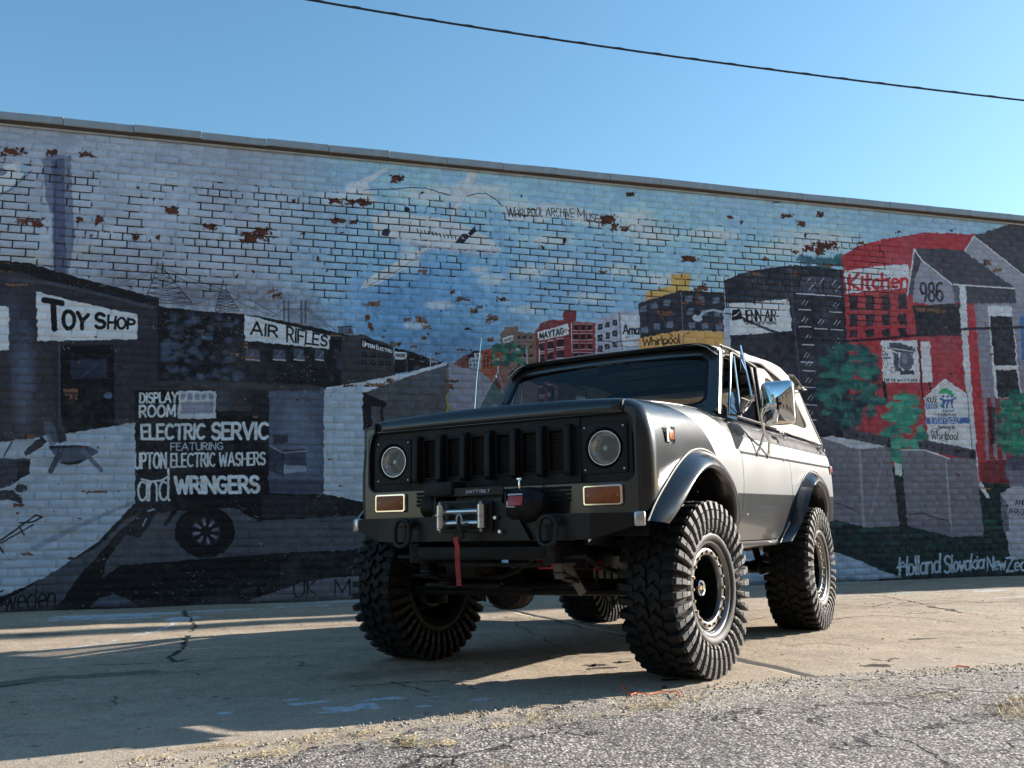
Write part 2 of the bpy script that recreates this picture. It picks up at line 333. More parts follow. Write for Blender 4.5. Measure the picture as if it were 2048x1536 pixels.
# --- toy shop
P([(-260, 470), (0, 523), (100, 546), (200, 570), (318, 598), (322, 690), (322, 790), (270, 790), (270, 846), (130, 866), (0, 884), (-260, 900)], (40, 42, 54))
P([(-260, 690), (100, 690), (112, 866), (-260, 900)], (48, 50, 62), .7, mottle=.6)
E(48, 760, 22, 110, (78, 92, 122), .7, soft=.8, noise=.5); E(20, 640, 20, 60, (60, 72, 98), .5, soft=.8, noise=.5)
P([(-260, 450), (0, 520), (60, 527), (150, 553), (318, 596), (316, 612), (150, 578), (40, 545), (-260, 500)], (20, 20, 26))
L([(0, 556), (100, 566), (200, 588), (305, 615)], 7, (60, 66, 86), .6)
P([(-200, 600), (18, 614), (18, 701), (-200, 706)], (168, 184, 204))
P([(72, 583), (168, 607), (275, 629), (274, 678), (75, 682)], (176, 188, 206))
P([(120, 690), (228, 690), (229, 852), (130, 867), (118, 800)], (13, 13, 18)); P([(141, 720), (214, 718), (214, 756), (142, 758)], (34, 42, 64)); L([(165, 752), (195, 728)], 2, (58, 66, 92)); E(216, 791, 8, 6, (66, 88, 118)); L([(119, 690), (119, 860)], 3, (70, 82, 110), .6)
T('T', (88, 600), (124, 606), (122, 659), (96, 657), (15, 15, 20), 12); T('OY', (126, 620), (176, 630), (174, 657), (126, 657), (15, 15, 20), 8.5)
T('S', (190, 626), (210, 628), (210, 656), (190, 656), (15, 15, 20), 7); T('HOP', (217, 631), (270, 640), (268, 657), (216, 657), (15, 15, 20), 5.2)
# --- trees and factory
P([(316, 612), (400, 622), (490, 628), (560, 640), (690, 668), (740, 680), (740, 775), (650, 792), (480, 795), (316, 790)], (21, 23, 31))
for i in range(150):
    r = RNG.random(3); E(325 + r[0] * 150, 628 + r[1] * 140, 5 + r[2] * 7, 4 + r[2] * 5, [(44, 54, 76), (66, 82, 112), (15, 16, 22)][i % 3], .6, soft=.6, noise=.7)
for i in range(70):
    r = RNG.random(3); E(662 + r[0] * 55, 690 + r[1] * 70, 3 + r[2] * 5, 3 + r[2] * 4, [(44, 54, 76), (15, 16, 22)][i % 2], .6, soft=.6, noise=.7)
P([(489, 629), (659, 672), (658, 698), (490, 681)], (172, 184, 204))
T('AIR', (502, 642), (556, 654), (554, 674), (502, 668), (18, 18, 24), 4.5); T('RIFLES', (574, 653), (655, 673), (653, 692), (574, 683), (18, 18, 24), 4.0)
for x0, x1 in ((492, 519), (546, 571), (588, 608), (631, 647)):
    P([(x0, 697), (x1, 700), (x1, 720), (x0, 718)], (58, 66, 90)); L([(x0, 719), (x1, 721)], 2.5, (150, 162, 184)); L([(x0 + 8, 715), (x0 + 16, 703)], 1.2, (120, 130, 150))
def pylon(ax, ay, lx, rx, by, w=2.0):
    L([(ax - 6, ay), (lx, by)], w, (26, 28, 38)); L([(ax + 6, ay), (rx, by)], w, (26, 28, 38)); L([(ax - 5, ay - 12), (ax - 6, ay)], w, (30, 32, 42)); L([(ax + 5, ay - 12), (ax + 6, ay)], w, (30, 32, 42)); L([(ax - 8, ay - 8), (ax + 8, ay - 8)], w * .7, (30, 32, 42))
    pr = None
    for k in range(8):
        t = k / 7; a = (ax - 6 + (lx - ax + 6) * t, ay + (by - ay) * t); b = (ax + 6 + (rx - ax - 6) * t, ay + (by - ay) * t)
        L([a, b], w * .7, (34, 37, 48))
        if pr: L([pr[0], b], w * .6, (34, 37, 48)); L([pr[1], a], w * .6, (34, 37, 48))
        pr = (a, b)
pylon(320, 536, 288, 384, 606); pylon(448, 580, 430, 478, 622, 1.6)
for a, b, c in (((312, 540), (265, 566), (232, 572)), ((312, 534), (270, 556), (240, 566)), ((328, 536), (380, 556), (444, 578)), ((328, 542), (380, 566), (440, 584)), ((444, 584), (400, 606), (360, 612)), ((452, 582), (500, 600), (560, 632)), ((452, 590), (490, 610), (540, 630))): L([a, b, c], 1.3, (58, 62, 82), .9)
for x in (568, 577, 603, 611): L([(x, 602), (x, 645)], 3.2, (34, 36, 48)); L([(x, 603), (x, 643)], .8, (110, 118, 138))
L([(571, 615), (560, 624), (545, 634)], 1.2, (60, 62, 80)); L([(613, 615), (640, 634), (668, 660)], 1.2, (60, 62, 80)); L([(613, 619), (640, 640), (664, 664)], 1.2, (60, 62, 80)); L([(568, 618), (612, 618)], 1.2, (60, 62, 80))
P([(676, 655), (704, 655), (708, 668), (676, 668)], (52, 54, 66), .8); L([(676, 654), (704, 653)], 2, (22, 22, 28)); L([(684, 655), (684, 664)], 2, (22, 22, 28)); L([(700, 655), (700, 664)], 2, (22, 22, 28))
P([(683, 672), (722, 668), (786, 692), (791, 752), (722, 768), (683, 768)], (47, 50, 58)); P([(722, 676), (785, 696), (785, 705), (722, 695)], (12, 12, 18))
T('UPTON ELECTRIC', (726, 682), (784, 699), (784, 705), (726, 692), (168, 180, 200), 1.5, small=.75)
for r_, y in enumerate((703, 719)):
    for k, x in enumerate((724, 742, 757, 771)): P([(x, y + k), (x + 9, y + k + 1), (x + 9, y + k + 10), (x, y + k + 10)], (20, 20, 27)); L([(x + 3, y + k + 7), (x + 6, y + k + 3)], 1, (90, 98, 118))
P([(789, 695), (813, 700), (856, 715), (892, 725), (856, 736), (815, 744), (789, 747)], (25, 23, 30)); P([(789.5, 703), (812.5, 704), (812.5, 718.5), (790, 718)], (176, 186, 206)); T('NMORE', (792, 707), (810, 708), (810, 714), (792, 713), (30, 30, 40), 1.3)
L([(813, 700), (814, 744)], 1.4, (80, 86, 104)); L([(861, 716), (861, 733)], 1.8, (150, 162, 184)); P([(863, 719), (876, 722), (876, 726), (863, 724)], (100, 112, 136)); L([(820, 717), (828, 719)], 1.5, (110, 120, 150)); L([(841, 722), (848, 723)], 1.5, (110, 120, 150)); E(833, 736, 6, 5, (52, 54, 70))
# --- snow kerb, white lot and the two halves of the road
P([(722, 780), (893, 728), (898, 728), (899, 1010), (722, 1010)], (66, 71, 82), mottle=.2); P([(897, 727), (907, 727), (975, 742), (1010, 760), (1080, 1010), (899, 1010)], (112, 119, 142), mottle=.2)
P([(892, 724), (855, 735), (815, 747), (780, 752), (722, 764), (652, 776), (640, 800), (728, 786), (780, 766), (840, 745), (893, 730)], (158, 176, 200)); P([(645, 780), (724, 768), (729, 900), (726, 1006), (688, 1001), (648, 990)], (140, 162, 188))
P([(725, 783), (773, 805), (771, 813), (767, 814), (767, 862), (762, 862), (762, 814), (742, 812), (744, 852), (726, 860)], (22, 22, 30)); L([(895, 736), (896, 780)], 3, (88, 90, 86)); L([(896, 788), (893, 800), (897, 812), (894, 824)], 4, (128, 126, 40))
# --- delivery van
P([(538, 776), (648, 776), (648, 992), (538, 996)], (64, 78, 104)); E(590, 850, 30, 60, (96, 112, 142), .6, soft=.8, noise=.3); E(618, 900, 22, 70, (88, 104, 134), .6, soft=.8, noise=.3); P([(546, 868), (575, 868), (575, 886), (546, 888)], (26, 30, 44), .8)
P([(538, 890), (565, 905), (565, 955), (538, 940)], (42, 50, 72)); P([(566, 900), (612, 898), (612, 944), (566, 948)], (50, 58, 80)); P([(566, 930), (612, 932), (612, 944), (566, 947)], (112, 128, 158)); L([(538, 890), (565, 906), (612, 902)], 2, (120, 136, 164)); L([(566, 906), (566, 956)], 2, (26, 30, 44)); P([(538, 958), (648, 960), (648, 990), (538, 996)], (48, 56, 78), .8)
P([(268, 777), (300, 763), (420, 760), (636, 770), (648, 780), (540, 782), (270, 784)], (46, 49, 56)); P([(270, 780), (538, 780), (538, 1012), (290, 1014), (267, 1006)], (13, 14, 22))
P([(357, 782), (432, 782), (432, 838), (356, 837)], (158, 172, 192)); P([(434, 777), (504, 776), (503, 822), (434, 823)], (60, 65, 78), grad=(500, 770, 434, 830))
for k in range(5): P([(362 + k * 13.6, 787), (371 + k * 13.6, 787), (371 + k * 13.6, 799), (362 + k * 13.6, 799)], (112, 124, 148))
P([(362, 804), (426, 803), (426, 827), (362, 828)], (116, 126, 152))
wt = (172, 190, 212)
T('DISPLAY', (280, 787), (355, 785), (354, 805), (280, 805), wt, 3.6); T('ROOM', (280, 812), (351, 810), (350, 832), (280, 834), wt, 4.2)
T('ELECTRIC', (283, 850), (410, 849), (409, 877), (284, 878), wt, 5.4); T('SERVIC', (424, 847), (537, 846), (536, 877), (424, 878), wt, 6.2)
T('FEATURING', (342, 886), (446, 885), (446, 899), (342, 901), (150, 168, 194), 2.0); T('UPTON', (270, 907), (332, 906), (332, 935), (270, 937), wt, 4.2); T('ELECTRIC', (342, 908), (430, 906), (430, 932), (342, 934), wt, 3.6); T('WASHERS', (439, 906), (530, 905), (530, 929), (439, 932), wt, 3.6)
L([(283, 958), (300, 963), (322, 961), (334, 954), (338, 958)], 3.5, wt); T('and', (276, 938), (338, 938), (338, 1000), (276, 1001), wt, 4.2, gap=.1); T('WRINGERS', (350, 955), (516, 953), (518, 984), (352, 986), wt, 7.0)
# --- foreground of the old street
P([(-260, 905), (0, 888), (110, 870), (228, 852), (270, 845), (270, 1010), (300, 1016), (240, 1060), (130, 1130), (0, 1210), (-260, 1290)], (136, 160, 188), mottle=.1)
for i in range(26):
    r = RNG.random(4); E(-10 + r[0] * 260, 880 + r[1] * 240, 20 + r[2] * 26, 8 + r[3] * 12, [(152, 172, 190), (138, 150, 158), (118, 142, 176)][i % 3], .35, soft=.8, noise=.5)
P([(60, 1095), (150, 1050), (230, 1016), (270, 1000), (270, 1006), (160, 1056), (70, 1102)], (98, 116, 148), .7)
P([(268, 1006), (500, 1006), (648, 988), (726, 1004), (900, 1006), (900, 1240), (-260, 1300), (-100, 1240), (100, 1150), (200, 1080)], (15, 15, 19))
P([(300, 1016), (250, 1040), (200, 1090), (130, 1130), (0, 1208), (-260, 1290), (90, 1234), (128, 1196), (160, 1150), (205, 1100), (240, 1060), (282, 1030)], (60, 68, 82))
P([(350, 1022), (470, 1016), (516, 1042), (720, 1032), (900, 1040), (900, 1080), (700, 1100), (560, 1106), (380, 1119), (240, 1132), (206, 1156), (212, 1122), (236, 1090), (262, 1052), (288, 1030)], (62, 68, 82), mottle=.15)
P([(180, 1214), (198, 1197), (225, 1189), (250, 1196), (278, 1214)], (66, 76, 96)); P([(490, 1204), (560, 1180), (600, 1166), (660, 1156), (760, 1150), (900, 1150), (900, 1200)], (80, 84, 98)); P([(520, 986), (650, 990), (720, 1004), (720, 1030), (516, 1040), (490, 1014)], (15, 15, 20)); P([(525, 990), (618, 992), (616, 1034), (525, 1036)], (34, 34, 46), .8)
P([(262, 1050), (285, 1015), (318, 1014), (300, 1050), (280, 1075), (238, 1068)], (13, 13, 17)); L([(352, 1018), (332, 1048)], 8, (14, 14, 18)); L([(296, 1022), (308, 1018)], 3, (120, 140, 165)); L([(286, 1050), (292, 1038)], 2.5, (120, 140, 165))
E(410, 1064, 60, 52, (13, 13, 17)); E(412, 1063, 30, 28, (40, 42, 54)); E(412, 1063, 7, 7, (28, 28, 36))
for k in range(8): a = k * math.pi / 4 + .2; L([(412 + 8 * math.cos(a), 1063 + 8 * math.sin(a)), (412 + 29 * math.cos(a), 1063 + 27 * math.sin(a))], 5, (14, 14, 18)); L([(412 + 14 * math.cos(a + .39), 1063 + 14 * math.sin(a + .39)), (412 + 24 * math.cos(a + .39), 1063 + 23 * math.sin(a + .39))], 5, (98, 104, 128))
bk = (11, 11, 14)
L([(6, 1181), (-4, 1186), (2, 1198), (6, 1208), (-6, 1216)], 3.5, bk); T('weden', (8, 1176), (112, 1168), (112, 1214), (10, 1220), bk, 3.6, gap=.08, slant=.1); T('UK', (588, 1160), (634, 1158), (634, 1190), (588, 1194), bk, 3.4, gap=.2); T('M', (668, 1160), (702, 1158), (700, 1190), (670, 1192), bk, 3.4)
# wooden toys
d1, d2, d3 = (62, 74, 98), (40, 42, 54), (30, 30, 38)
P([(88, 842), (104, 846), (128, 862), (132, 880), (110, 887), (90, 868)], d1); P([(110, 850), (128, 860), (134, 882), (118, 886)], d2); P([(46, 905), (84, 870), (94, 884), (62, 908), (50, 911)], d2); P([(90, 868), (112, 888), (100, 896)], (92, 106, 134))
P([(98, 892), (178, 892), (192, 899), (198, 904), (176, 918), (155, 928), (138, 930), (118, 920), (108, 908), (98, 900)], d1); P([(100, 891), (172, 891), (176, 896), (100, 897)], d3); P([(112, 924), (138, 930), (160, 926), (176, 918), (150, 922)], d3)
L([(122, 900), (102, 942)], 11, (54, 62, 84)); L([(166, 902), (202, 940)], 9, (84, 96, 124)); L([(24, 884), (8, 912)], 3.5, (56, 62, 80))
P([(-60, 918), (50, 916), (60, 918), (60, 946), (20, 972), (-60, 990)], (46, 52, 70)); P([(34, 922), (60, 918), (60, 948), (34, 962)], (28, 28, 38)); L([(-20, 936), (34, 936), (58, 918)], 2, (22, 22, 28)); E(42, 976, 12, 8, d2); P([(-60, 984), (26, 980), (46, 998), (42, 1008), (20, 1000), (-60, 1000)], (44, 46, 60)); L([(24, 964), (30, 984)], 2, (120, 134, 156)); L([(48, 980), (40, 994)], 2, (120, 134, 156))
L([(-20, 1094), (20, 1068), (72, 1030), (84, 1034), (66, 1044), (40, 1046)], 3.6, bk); L([(-10, 1080), (6, 1105)], 4, bk); L([(38, 1052), (48, 1070)], 3.2, bk); L([(-10, 1092), (66, 1050)], 3.2, bk)
# --- aeroplane towing a banner
pc, ps = (214, 217, 227), (192, 197, 212)
P([(694, 366), (716, 362), (742, 350), (776, 331), (774, 340), (738, 366), (742, 384), (756, 410), (740, 404), (724, 388), (690, 384)], ps, .85); P([(742, 434), (770, 424), (830, 430), (890, 438), (940, 456), (985, 480), (1002, 498), (988, 509), (950, 508), (900, 504), (850, 497), (790, 482), (750, 466)], pc, .95); P([(750, 466), (790, 476), (850, 490), (900, 496), (1000, 500), (988, 509), (950, 508), (900, 504), (850, 497), (790, 482)], (128, 140, 168), .8)
P([(894, 446), (936, 346), (945, 336), (954, 342), (948, 366), (926, 402), (904, 444)], ps, .9); P([(948, 340), (953, 346), (924, 402), (918, 400)], (196, 200, 214), .7); P([(840, 499), (872, 492), (840, 512), (796, 546), (748, 572), (722, 577), (732, 560), (788, 528)], pc, .9); L([(858, 498), (800, 538), (736, 573)], 1.6, (70, 82, 108), .8); L([(872, 494), (950, 510), (985, 510)], 1.6, (110, 122, 150), .6)
E(772, 465, 8, 8, (34, 40, 62)); E(814, 419, 5, 6, (30, 34, 50))
L([(742, 434), (770, 424), (830, 430), (890, 438)], 2.5, (150, 160, 186), .8); L([(894, 446), (936, 346)], 3, (150, 158, 184), .8); L([(954, 342), (948, 366), (904, 444)], 2.5, (140, 150, 178), .7); L([(722, 577), (732, 560), (788, 528), (840, 499)], 2, (214, 218, 228), .8)
for k in range(11): x = 835 + k * 7.6; y = 461 + k * 1.5; L([(x - 1, y - 3), (x + 1, y + 3)], 2.4, (26, 30, 44))
P([(913, 482), (922, 468), (936, 466), (950, 452), (954, 462), (940, 472), (928, 486), (920, 487)], (24, 34, 56)); L([(932, 466), (944, 474)], 1.5, ps); L([(921, 470), (928, 478)], 1.5, ps)
L([(730, 380), (790, 378), (820, 375), (850, 376), (880, 385), (900, 390)], 1.9, (40, 40, 52)); L([(935, 392), (955, 387), (972, 387), (990, 398), (1006, 412)], 1.9, (40, 40, 52))
P([(1010, 412), (1060, 418), (1085, 405), (1150, 412), (1212, 436), (1204, 452), (1150, 446), (1120, 432), (1080, 444), (1010, 438)], (186, 194, 212), .65)
T('W', (1012, 412), (1030, 414), (1028, 434), (1016, 432), (32, 30, 44), 2.0); T('HIRLPOOL', (1030, 420), (1086, 414), (1086, 432), (1032, 434), (32, 30, 44), 1.7, gap=.2); T('ARCHIVE', (1092, 416), (1148, 418), (1148, 434), (1092, 432), (32, 30, 44), 1.6, gap=.2); T('M', (1154, 416), (1170, 420), (1168, 436), (1156, 434), (32, 30, 44), 1.9); T('USE', (1172, 424), (1197, 430), (1197, 446), (1173, 440), (32, 30, 44), 1.7)
# --- colour street, right side
P([(905, 728), (925, 712), (945, 708), (975, 700), (1005, 690), (1005, 760), (960, 742), (925, 735)], (96, 60, 62)); P([(937, 708), (962, 704), (962, 740), (938, 735)], (130, 148, 172)); P([(936, 710), (950, 700), (962, 700), (962, 712), (937, 717)], (30, 28, 38)); P([(950, 706), (961, 705), (961, 715), (950, 716)], (172, 182, 200))
for k in range(6): E(941 + (k % 3) * 7, 722 + (k // 3) * 8, 2, 2, (20, 20, 28))
P([(962, 702), (1000, 690), (1035, 735), (1080, 800), (1000, 780), (962, 742)], (126, 62, 38));
for k in range(9): x = 967 + (k % 3) * 7; y = 711 + (k // 3) * 8; P([(x, y), (x + 4, y), (x + 4, y + 6), (x, y + 6)], (44, 22, 26))
T('OK', (952, 708), (960, 708), (960, 714), (952, 714), (20, 20, 28), 1)
P([(1000, 670), (1010, 655), (1034, 652), (1037, 664), (1073, 666), (1078, 900), (1010, 900), (1003, 720)], (98, 82, 74), mottle=.1); P([(1006, 676), (1027, 669), (1027, 680), (1008, 686)], (176, 184, 198)); T('OHIO', (1009, 679), (1025, 673), (1025, 678), (1009, 684), (28, 28, 34), 1.2)
for r_ in range(4):
    for k in range(3): x = 1034 + k * 12; y = 672 + r_ * 18; P([(x, y), (x + 7, y), (x + 7, y + 7), (x, y + 7)], (48, 38, 44)); L([(x - 1, y + 8), (x + 8, y + 8)], 1, (130, 120, 116))
rd = (104, 36, 42)
P([(1071, 662), (1084, 646), (1104, 639), (1126, 640), (1127, 622), (1152, 621), (1153, 643), (1191, 645), (1191, 900), (1078, 900)], rd, mottle=.1); L([(1143, 645), (1144, 705)], 1.4, (160, 160, 176)); L([(1147, 644), (1188, 645)], 1.4, (150, 150, 168), .6)
P([(1076, 664), (1136, 648), (1138, 669), (1078, 682)], (178, 188, 206)); T('MAYTAG', (1080, 667), (1126, 656), (1127, 668), (1080, 678), (22, 22, 28), 2.6, gap=.22)
for k in range(3): L([(1128 + 3 * k, 658), (1126 + 3 * k, 665)], 1.4, (22, 22, 28))
for r_ in range(9):
    for k, (x, w_) in enumerate(((1080, 9), (1096, 11), (1114, 13))): y = 688 + r_ * 22 - k * 4; P([(x, y), (x + w_, y - 1), (x + w_, y + 13), (x, y + 14)], (34, 24, 36)); L([(x - 1, y - 2), (x + w_, y - 4)], 1.6, (150, 150, 170)); L([(x - 1, y + 15), (x + w_, y + 14)], 1.8, (160, 160, 178))
    for k in range(3): x = 1147 + k * 14; y = 650 + r_ * 19; P([(x, y), (x + 9, y), (x + 9, y + 10), (x, y + 10)], (26, 22, 32)); L([(x - 1, y - 2), (x + 10, y - 2)], 1.2, (140, 140, 160)); L([(x - 1, y + 11), (x + 10, y + 11)], 1.2, (150, 150, 168))
P([(1191, 641), (1236, 622), (1277, 620), (1281, 900), (1191, 900)], (132, 146, 176)); P([(1240, 630), (1277, 628), (1279, 692), (1242, 692)], (158, 172, 196)); L([(1238, 624), (1244, 700)], 2, (60, 70, 96))
for r_ in range(6):
    for k in range(3): x = 1196 + k * 14.5; y = 648 + r_ * 22 - k * 4; P([(x, y), (x + 9, y - 1), (x + 9, y + 11), (x, y + 12)], (26, 28, 40)); L([(x + 3, y + 8), (x + 6, y + 3)], 1, (110, 120, 140))
T('Ama', (1246, 650), (1278, 650), (1278, 668), (1246, 668), (16, 22, 34), 3.2, gap=.1); L([(1194, 681), (1230, 684), (1280, 680)], 1.8, (30, 32, 44)); L([(1251, 676), (1260, 672)], 1.5, (40, 44, 56))
yl = (208, 136, 62)
P([(1291, 584), (1342, 572), (1341, 549), (1378, 546), (1382, 590), (1290, 608)], yl); P([(1278, 676), (1366, 660), (1452, 664), (1456, 900), (1280, 900)], yl, mottle=.1); P([(1276, 607), (1362, 580), (1448, 585), (1451, 663), (1366, 660), (1281, 676)], (36, 40, 56)); L([(1362, 580), (1368, 700)], 1.8, (90, 92, 100))
for x, y in ((1281, 612), (1303, 606), (1328, 600), (1371, 592), (1396, 594), (1425, 596), (1374, 618), (1402, 620), (1430, 622), (1283, 655), (1307, 648), (1333, 644), (1378, 645), (1404, 646), (1432, 648)): P([(x, y), (x + 13, y - 1), (x + 13, y + 11), (x, y + 12)], (78, 92, 116))
T('Whirlpool', (1286, 676), (1358, 668), (1360, 686), (1286, 692), (26, 20, 22), 2.4, gap=.1); L([(1283, 676), (1300, 668), (1335, 664), (1345, 672), (1330, 688)], 1.6, (26, 20, 22)); L([(1368, 672), (1372, 668), (1380, 666)], 1.6, (26, 20, 22))
P([(1447, 562), (1480, 547), (1530, 536), (1584, 530), (1640, 533), (1686, 540), (1692, 600), (1700, 760), (1720, 900), (1724, 1000), (1500, 1000), (1460, 740), (1450, 640)], (32, 34, 48), mottle=.12)
L([(1582, 530), (1586, 620), (1598, 740), (1606, 860)], 4, (56, 60, 86), .8); L([(1447, 563), (1452, 620)], 1.6, (130, 140, 160)); L([(1500, 541), (1582, 528), (1640, 531)], 2, (150, 164, 184), .7)
P([(1456, 607), (1520, 603), (1577, 598), (1584, 661), (1520, 667), (1461, 671)], (172, 184, 204)); P([(1463, 620), (1482, 619), (1484, 639), (1464, 641)], (20, 22, 34)); L([(1468, 632), (1473, 630), (1479, 624)], 2, (190, 200, 214))
T('JENN-AIR', (1486, 621), (1552, 620), (1552, 641), (1488, 643), (20, 22, 34), 2.8, gap=.14); T('FOR THE LOVE OF COOKING', (1490, 644), (1552, 643), (1552, 648), (1490, 649), (50, 52, 66), 1.1)
P([(1602, 553), (1644, 554), (1644, 590), (1600, 586)], (58, 64, 82)); P([(1648, 554), (1682, 556), (1682, 592), (1648, 590)], (54, 58, 76)); L([(1593, 587), (1684, 592)], 2.6, (160, 172, 192))
sl_ = (150, 162, 184)
for x, y in ((1612, 556), (1625, 562), (1640, 556), (1664, 560), (1672, 572), (1618, 570)): L([(x, y + 10), (x + 8, y)], 1.3, sl_)
for x, y in ((1604, 600), (1666, 605), (1604, 634), (1636, 638), (1668, 640), (1610, 670), (1672, 676), (1608, 705), (1612, 722), (1612, 755), (1616, 790), (1614, 820), (1618, 850)):
    L([(x, y + 9), (x + 6, y)], 1.3, sl_); L([(x + 6, y + 11), (x + 12, y + 2)], 1.1, sl_, .8); L([(x - 6, y + 19), (x + 18, y + 20)], 2.0, sl_)
E(1612, 521, 18, 13, (30, 70, 88), .9, soft=.3, noise=.5); E(1650, 525, 30, 12, (28, 72, 86), .9, soft=.3, noise=.5); E(1676, 520, 14, 12, (30, 78, 92), .9, soft=.3, noise=.5)
# street lamp
P([(1447, 618), (1454, 613), (1460, 618), (1462, 740), (1450, 740)], (132, 150, 176)); L([(1449, 624), (1425, 620), (1408, 624), (1398, 634)], 4, (132, 150, 176)); E(1394, 637, 10, 6, (140, 158, 184), rot=20)
L([(1079, 698), (1078, 740)], 2, sl_); L([(1053, 700), (1046, 694), (1036, 700)], 1.6, sl_); L([(1053, 694), (1055, 730)], 2.4, sl_); E(1037, 700, 4, 2.5, sl_); L([(997, 716), (996, 742)], 2.4, sl_); L([(995, 718), (984, 722)], 2, sl_); L([(996, 742), (1010, 790)], 2, (70, 110, 160)); L([(996, 742), (986, 770)], 2, (110, 160, 180))
for i in range(60):
    r = RNG.random(3); E(985 + r[0] * 60, 690 + r[1] * 38, 3 + r[2] * 6, 3 + r[2] * 4, [(24, 84, 78), (30, 110, 92), (20, 62, 66)][i % 3], .85, soft=.4, noise=.6)
# red building
P([(1683, 512), (1716, 492), (1770, 478), (1850, 465), (1949, 468), (1990, 480), (2000, 960), (1980, 985), (1700, 985), (1700, 760), (1690, 600)], (140, 36, 48), mottle=.08)
P([(1688, 542), (1750, 533), (1816, 528), (1826, 575), (1750, 580), (1695, 588)], (178, 186, 204)); T('Kitchen', (1699, 550), (1816, 545), (1816, 574), (1699, 579), (156, 28, 46), 6.0, gap=.16)
for y0, y1 in ((592, 621), (630, 653), (660, 675)):
    for k, x in enumerate((1698, 1731, 1763, 1796)): P([(x, y0 - k), (x + 17, y0 - k - 1), (x + 18, y1 - k), (x + 2, y1 - k)], (36, 34, 48), mottle=.2)
gr = (56, 60, 76)
P([(1813, 592), (1820, 540), (1830, 499), (1838, 496), (1900, 498), (1932, 502), (2030, 575), (2032, 612), (1924, 612), (1905, 568)], gr, mottle=.1); P([(1843, 521), (1830, 556), (1826, 604), (1870, 611), (1912, 610), (1905, 568), (1870, 545)], (120, 126, 148)); L([(1815, 590), (1829, 498), (1843, 520), (1905, 569), (2030, 577)], 2.6, (176, 184, 200)); P([(1826, 612), (1922, 606), (1926, 671), (1834, 673)], (28, 28, 42), mottle=.15)
T('986', (1840, 566), (1885, 566), (1886, 602), (1842, 602), (34, 36, 52), 4.4, gap=.14); L([(1905, 568), (1912, 612)], 2, (80, 84, 104)); P([(1905, 572), (1920, 574), (1922, 604), (1912, 604)], (78, 84, 104))
P([(1949, 470), (2048, 440), (2300, 400), (2300, 760), (2120, 620), (2048, 560), (1970, 490)], (54, 56, 70), mottle=.1); P([(1948, 474), (1928, 502), (2030, 576), (2032, 612), (2300, 700), (2300, 660), (2120, 600), (2040, 548)], (124, 130, 150)); L([(1930, 502), (1948, 472), (2040, 545), (2120, 600)], 2.4, (176, 184, 200)); P([(1955, 448), (1972, 446), (1972, 466), (1955, 468)], (110, 158, 196), .6)
P([(1932, 608), (2300, 600), (2300, 940), (2000, 928), (1976, 920), (1960, 780)], (108, 114, 136)); P([(1931, 608), (1949, 608), (1965, 800), (1978, 940), (1985, 985), (1956, 985), (1945, 800)], (146, 36, 48)); P([(1918, 570), (1931, 570), (1938, 700), (1948, 830), (1958, 960), (1966, 1000), (1954, 1000), (1944, 930), (1930, 760), (1922, 650)], (162, 174, 194))
P([(1975, 611), (2023, 612), (2044, 798), (1990, 797)], (166, 176, 194)); P([(1979, 633), (2025, 633), (2033, 731), (1989, 732)], (36, 38, 50)); P([(1991, 740), (2034, 740), (2040, 795), (1996, 795)], (36, 38, 50)); P([(2040, 632), (2054, 632), (2058, 720), (2044, 720)], (50, 90, 160))
P([(1965, 796), (2300, 800), (2300, 930), (1976, 924)], (120, 34, 44))
for x in (1966, 1983, 2000, 2018, 2036, 2054): P([(x, 795), (x + 7, 795), (x + 13, 920), (x + 6, 920)], (108, 112, 132))
P([(1958, 926), (2002, 920), (2300, 930), (2300, 990), (1968, 972)], (96, 36, 44)); P([(1976, 812), (1990, 814), (1992, 888), (1982, 892)], (16, 14, 24), .8)
L([(1478, 632), (1500, 644), (1545, 662), (1600, 678), (1690, 682), (1760, 678), (1860, 668), (1930, 658), (2060, 654), (2300, 655)], 5.5, (22, 24, 36), .92)
# posters
P([(1761, 681), (1834, 681), (1841, 765), (1767, 765)], (182, 188, 206)); P([(1840, 683), (1860, 683), (1866, 765), (1845, 765)], (174, 180, 200)); L([(1838, 681), (1846, 800)], 3.5, (70, 22, 34)); L([(1768, 766), (1772, 800)], 7, (24, 18, 30)); L([(1858, 766), (1866, 790)], 4, (60, 22, 34))
P([(1778, 686), (1790, 684), (1826, 694), (1832, 702), (1826, 707), (1800, 706), (1780, 698)], (60, 66, 86)); P([(1786, 704), (1796, 706), (1798, 734), (1806, 742), (1790, 742)], (66, 72, 94)); E(1813, 722, 15, 19, (78, 84, 106)); E(1809, 718, 6, 10, (110, 116, 140), .7); P([(1800, 742), (1826, 740), (1830, 748), (1802, 750)], (52, 56, 76)); L([(1782, 697), (1828, 703)], 1.5, (180, 188, 204)); L([(1830, 696), (1824, 712)], 3, (90, 96, 118))
for a in range(6): L([(1771 + 4 * math.cos(a), 728 + 9 * math.sin(a)), (1771 + 4 * math.cos(a + 1), 728 + 9 * math.sin(a + 1))], 1.2, (110, 114, 134)); L([(1787 + 7 * math.cos(a), 740 + 8 * math.sin(a)), (1787 + 7 * math.cos(a + 2), 740 + 8 * math.sin(a + 2))], 1.2, (100, 104, 124))
for k, s_ in enumerate(('Ta 1st', 'in', 'Sofa', 'Loppen')): T(s_, (1763, 693 + 6.5 * k), (1763 + 3 * len(s_), 693 + 6.5 * k), (1763 + 3 * len(s_), 698 + 6.5 * k), (1763, 698 + 6.5 * k), (60, 60, 76), 1.1)
T("FOR THE WAY IT'S MADE", (1769, 758), (1836, 758), (1836, 763), (1769, 763), (40, 40, 52), 1.2)
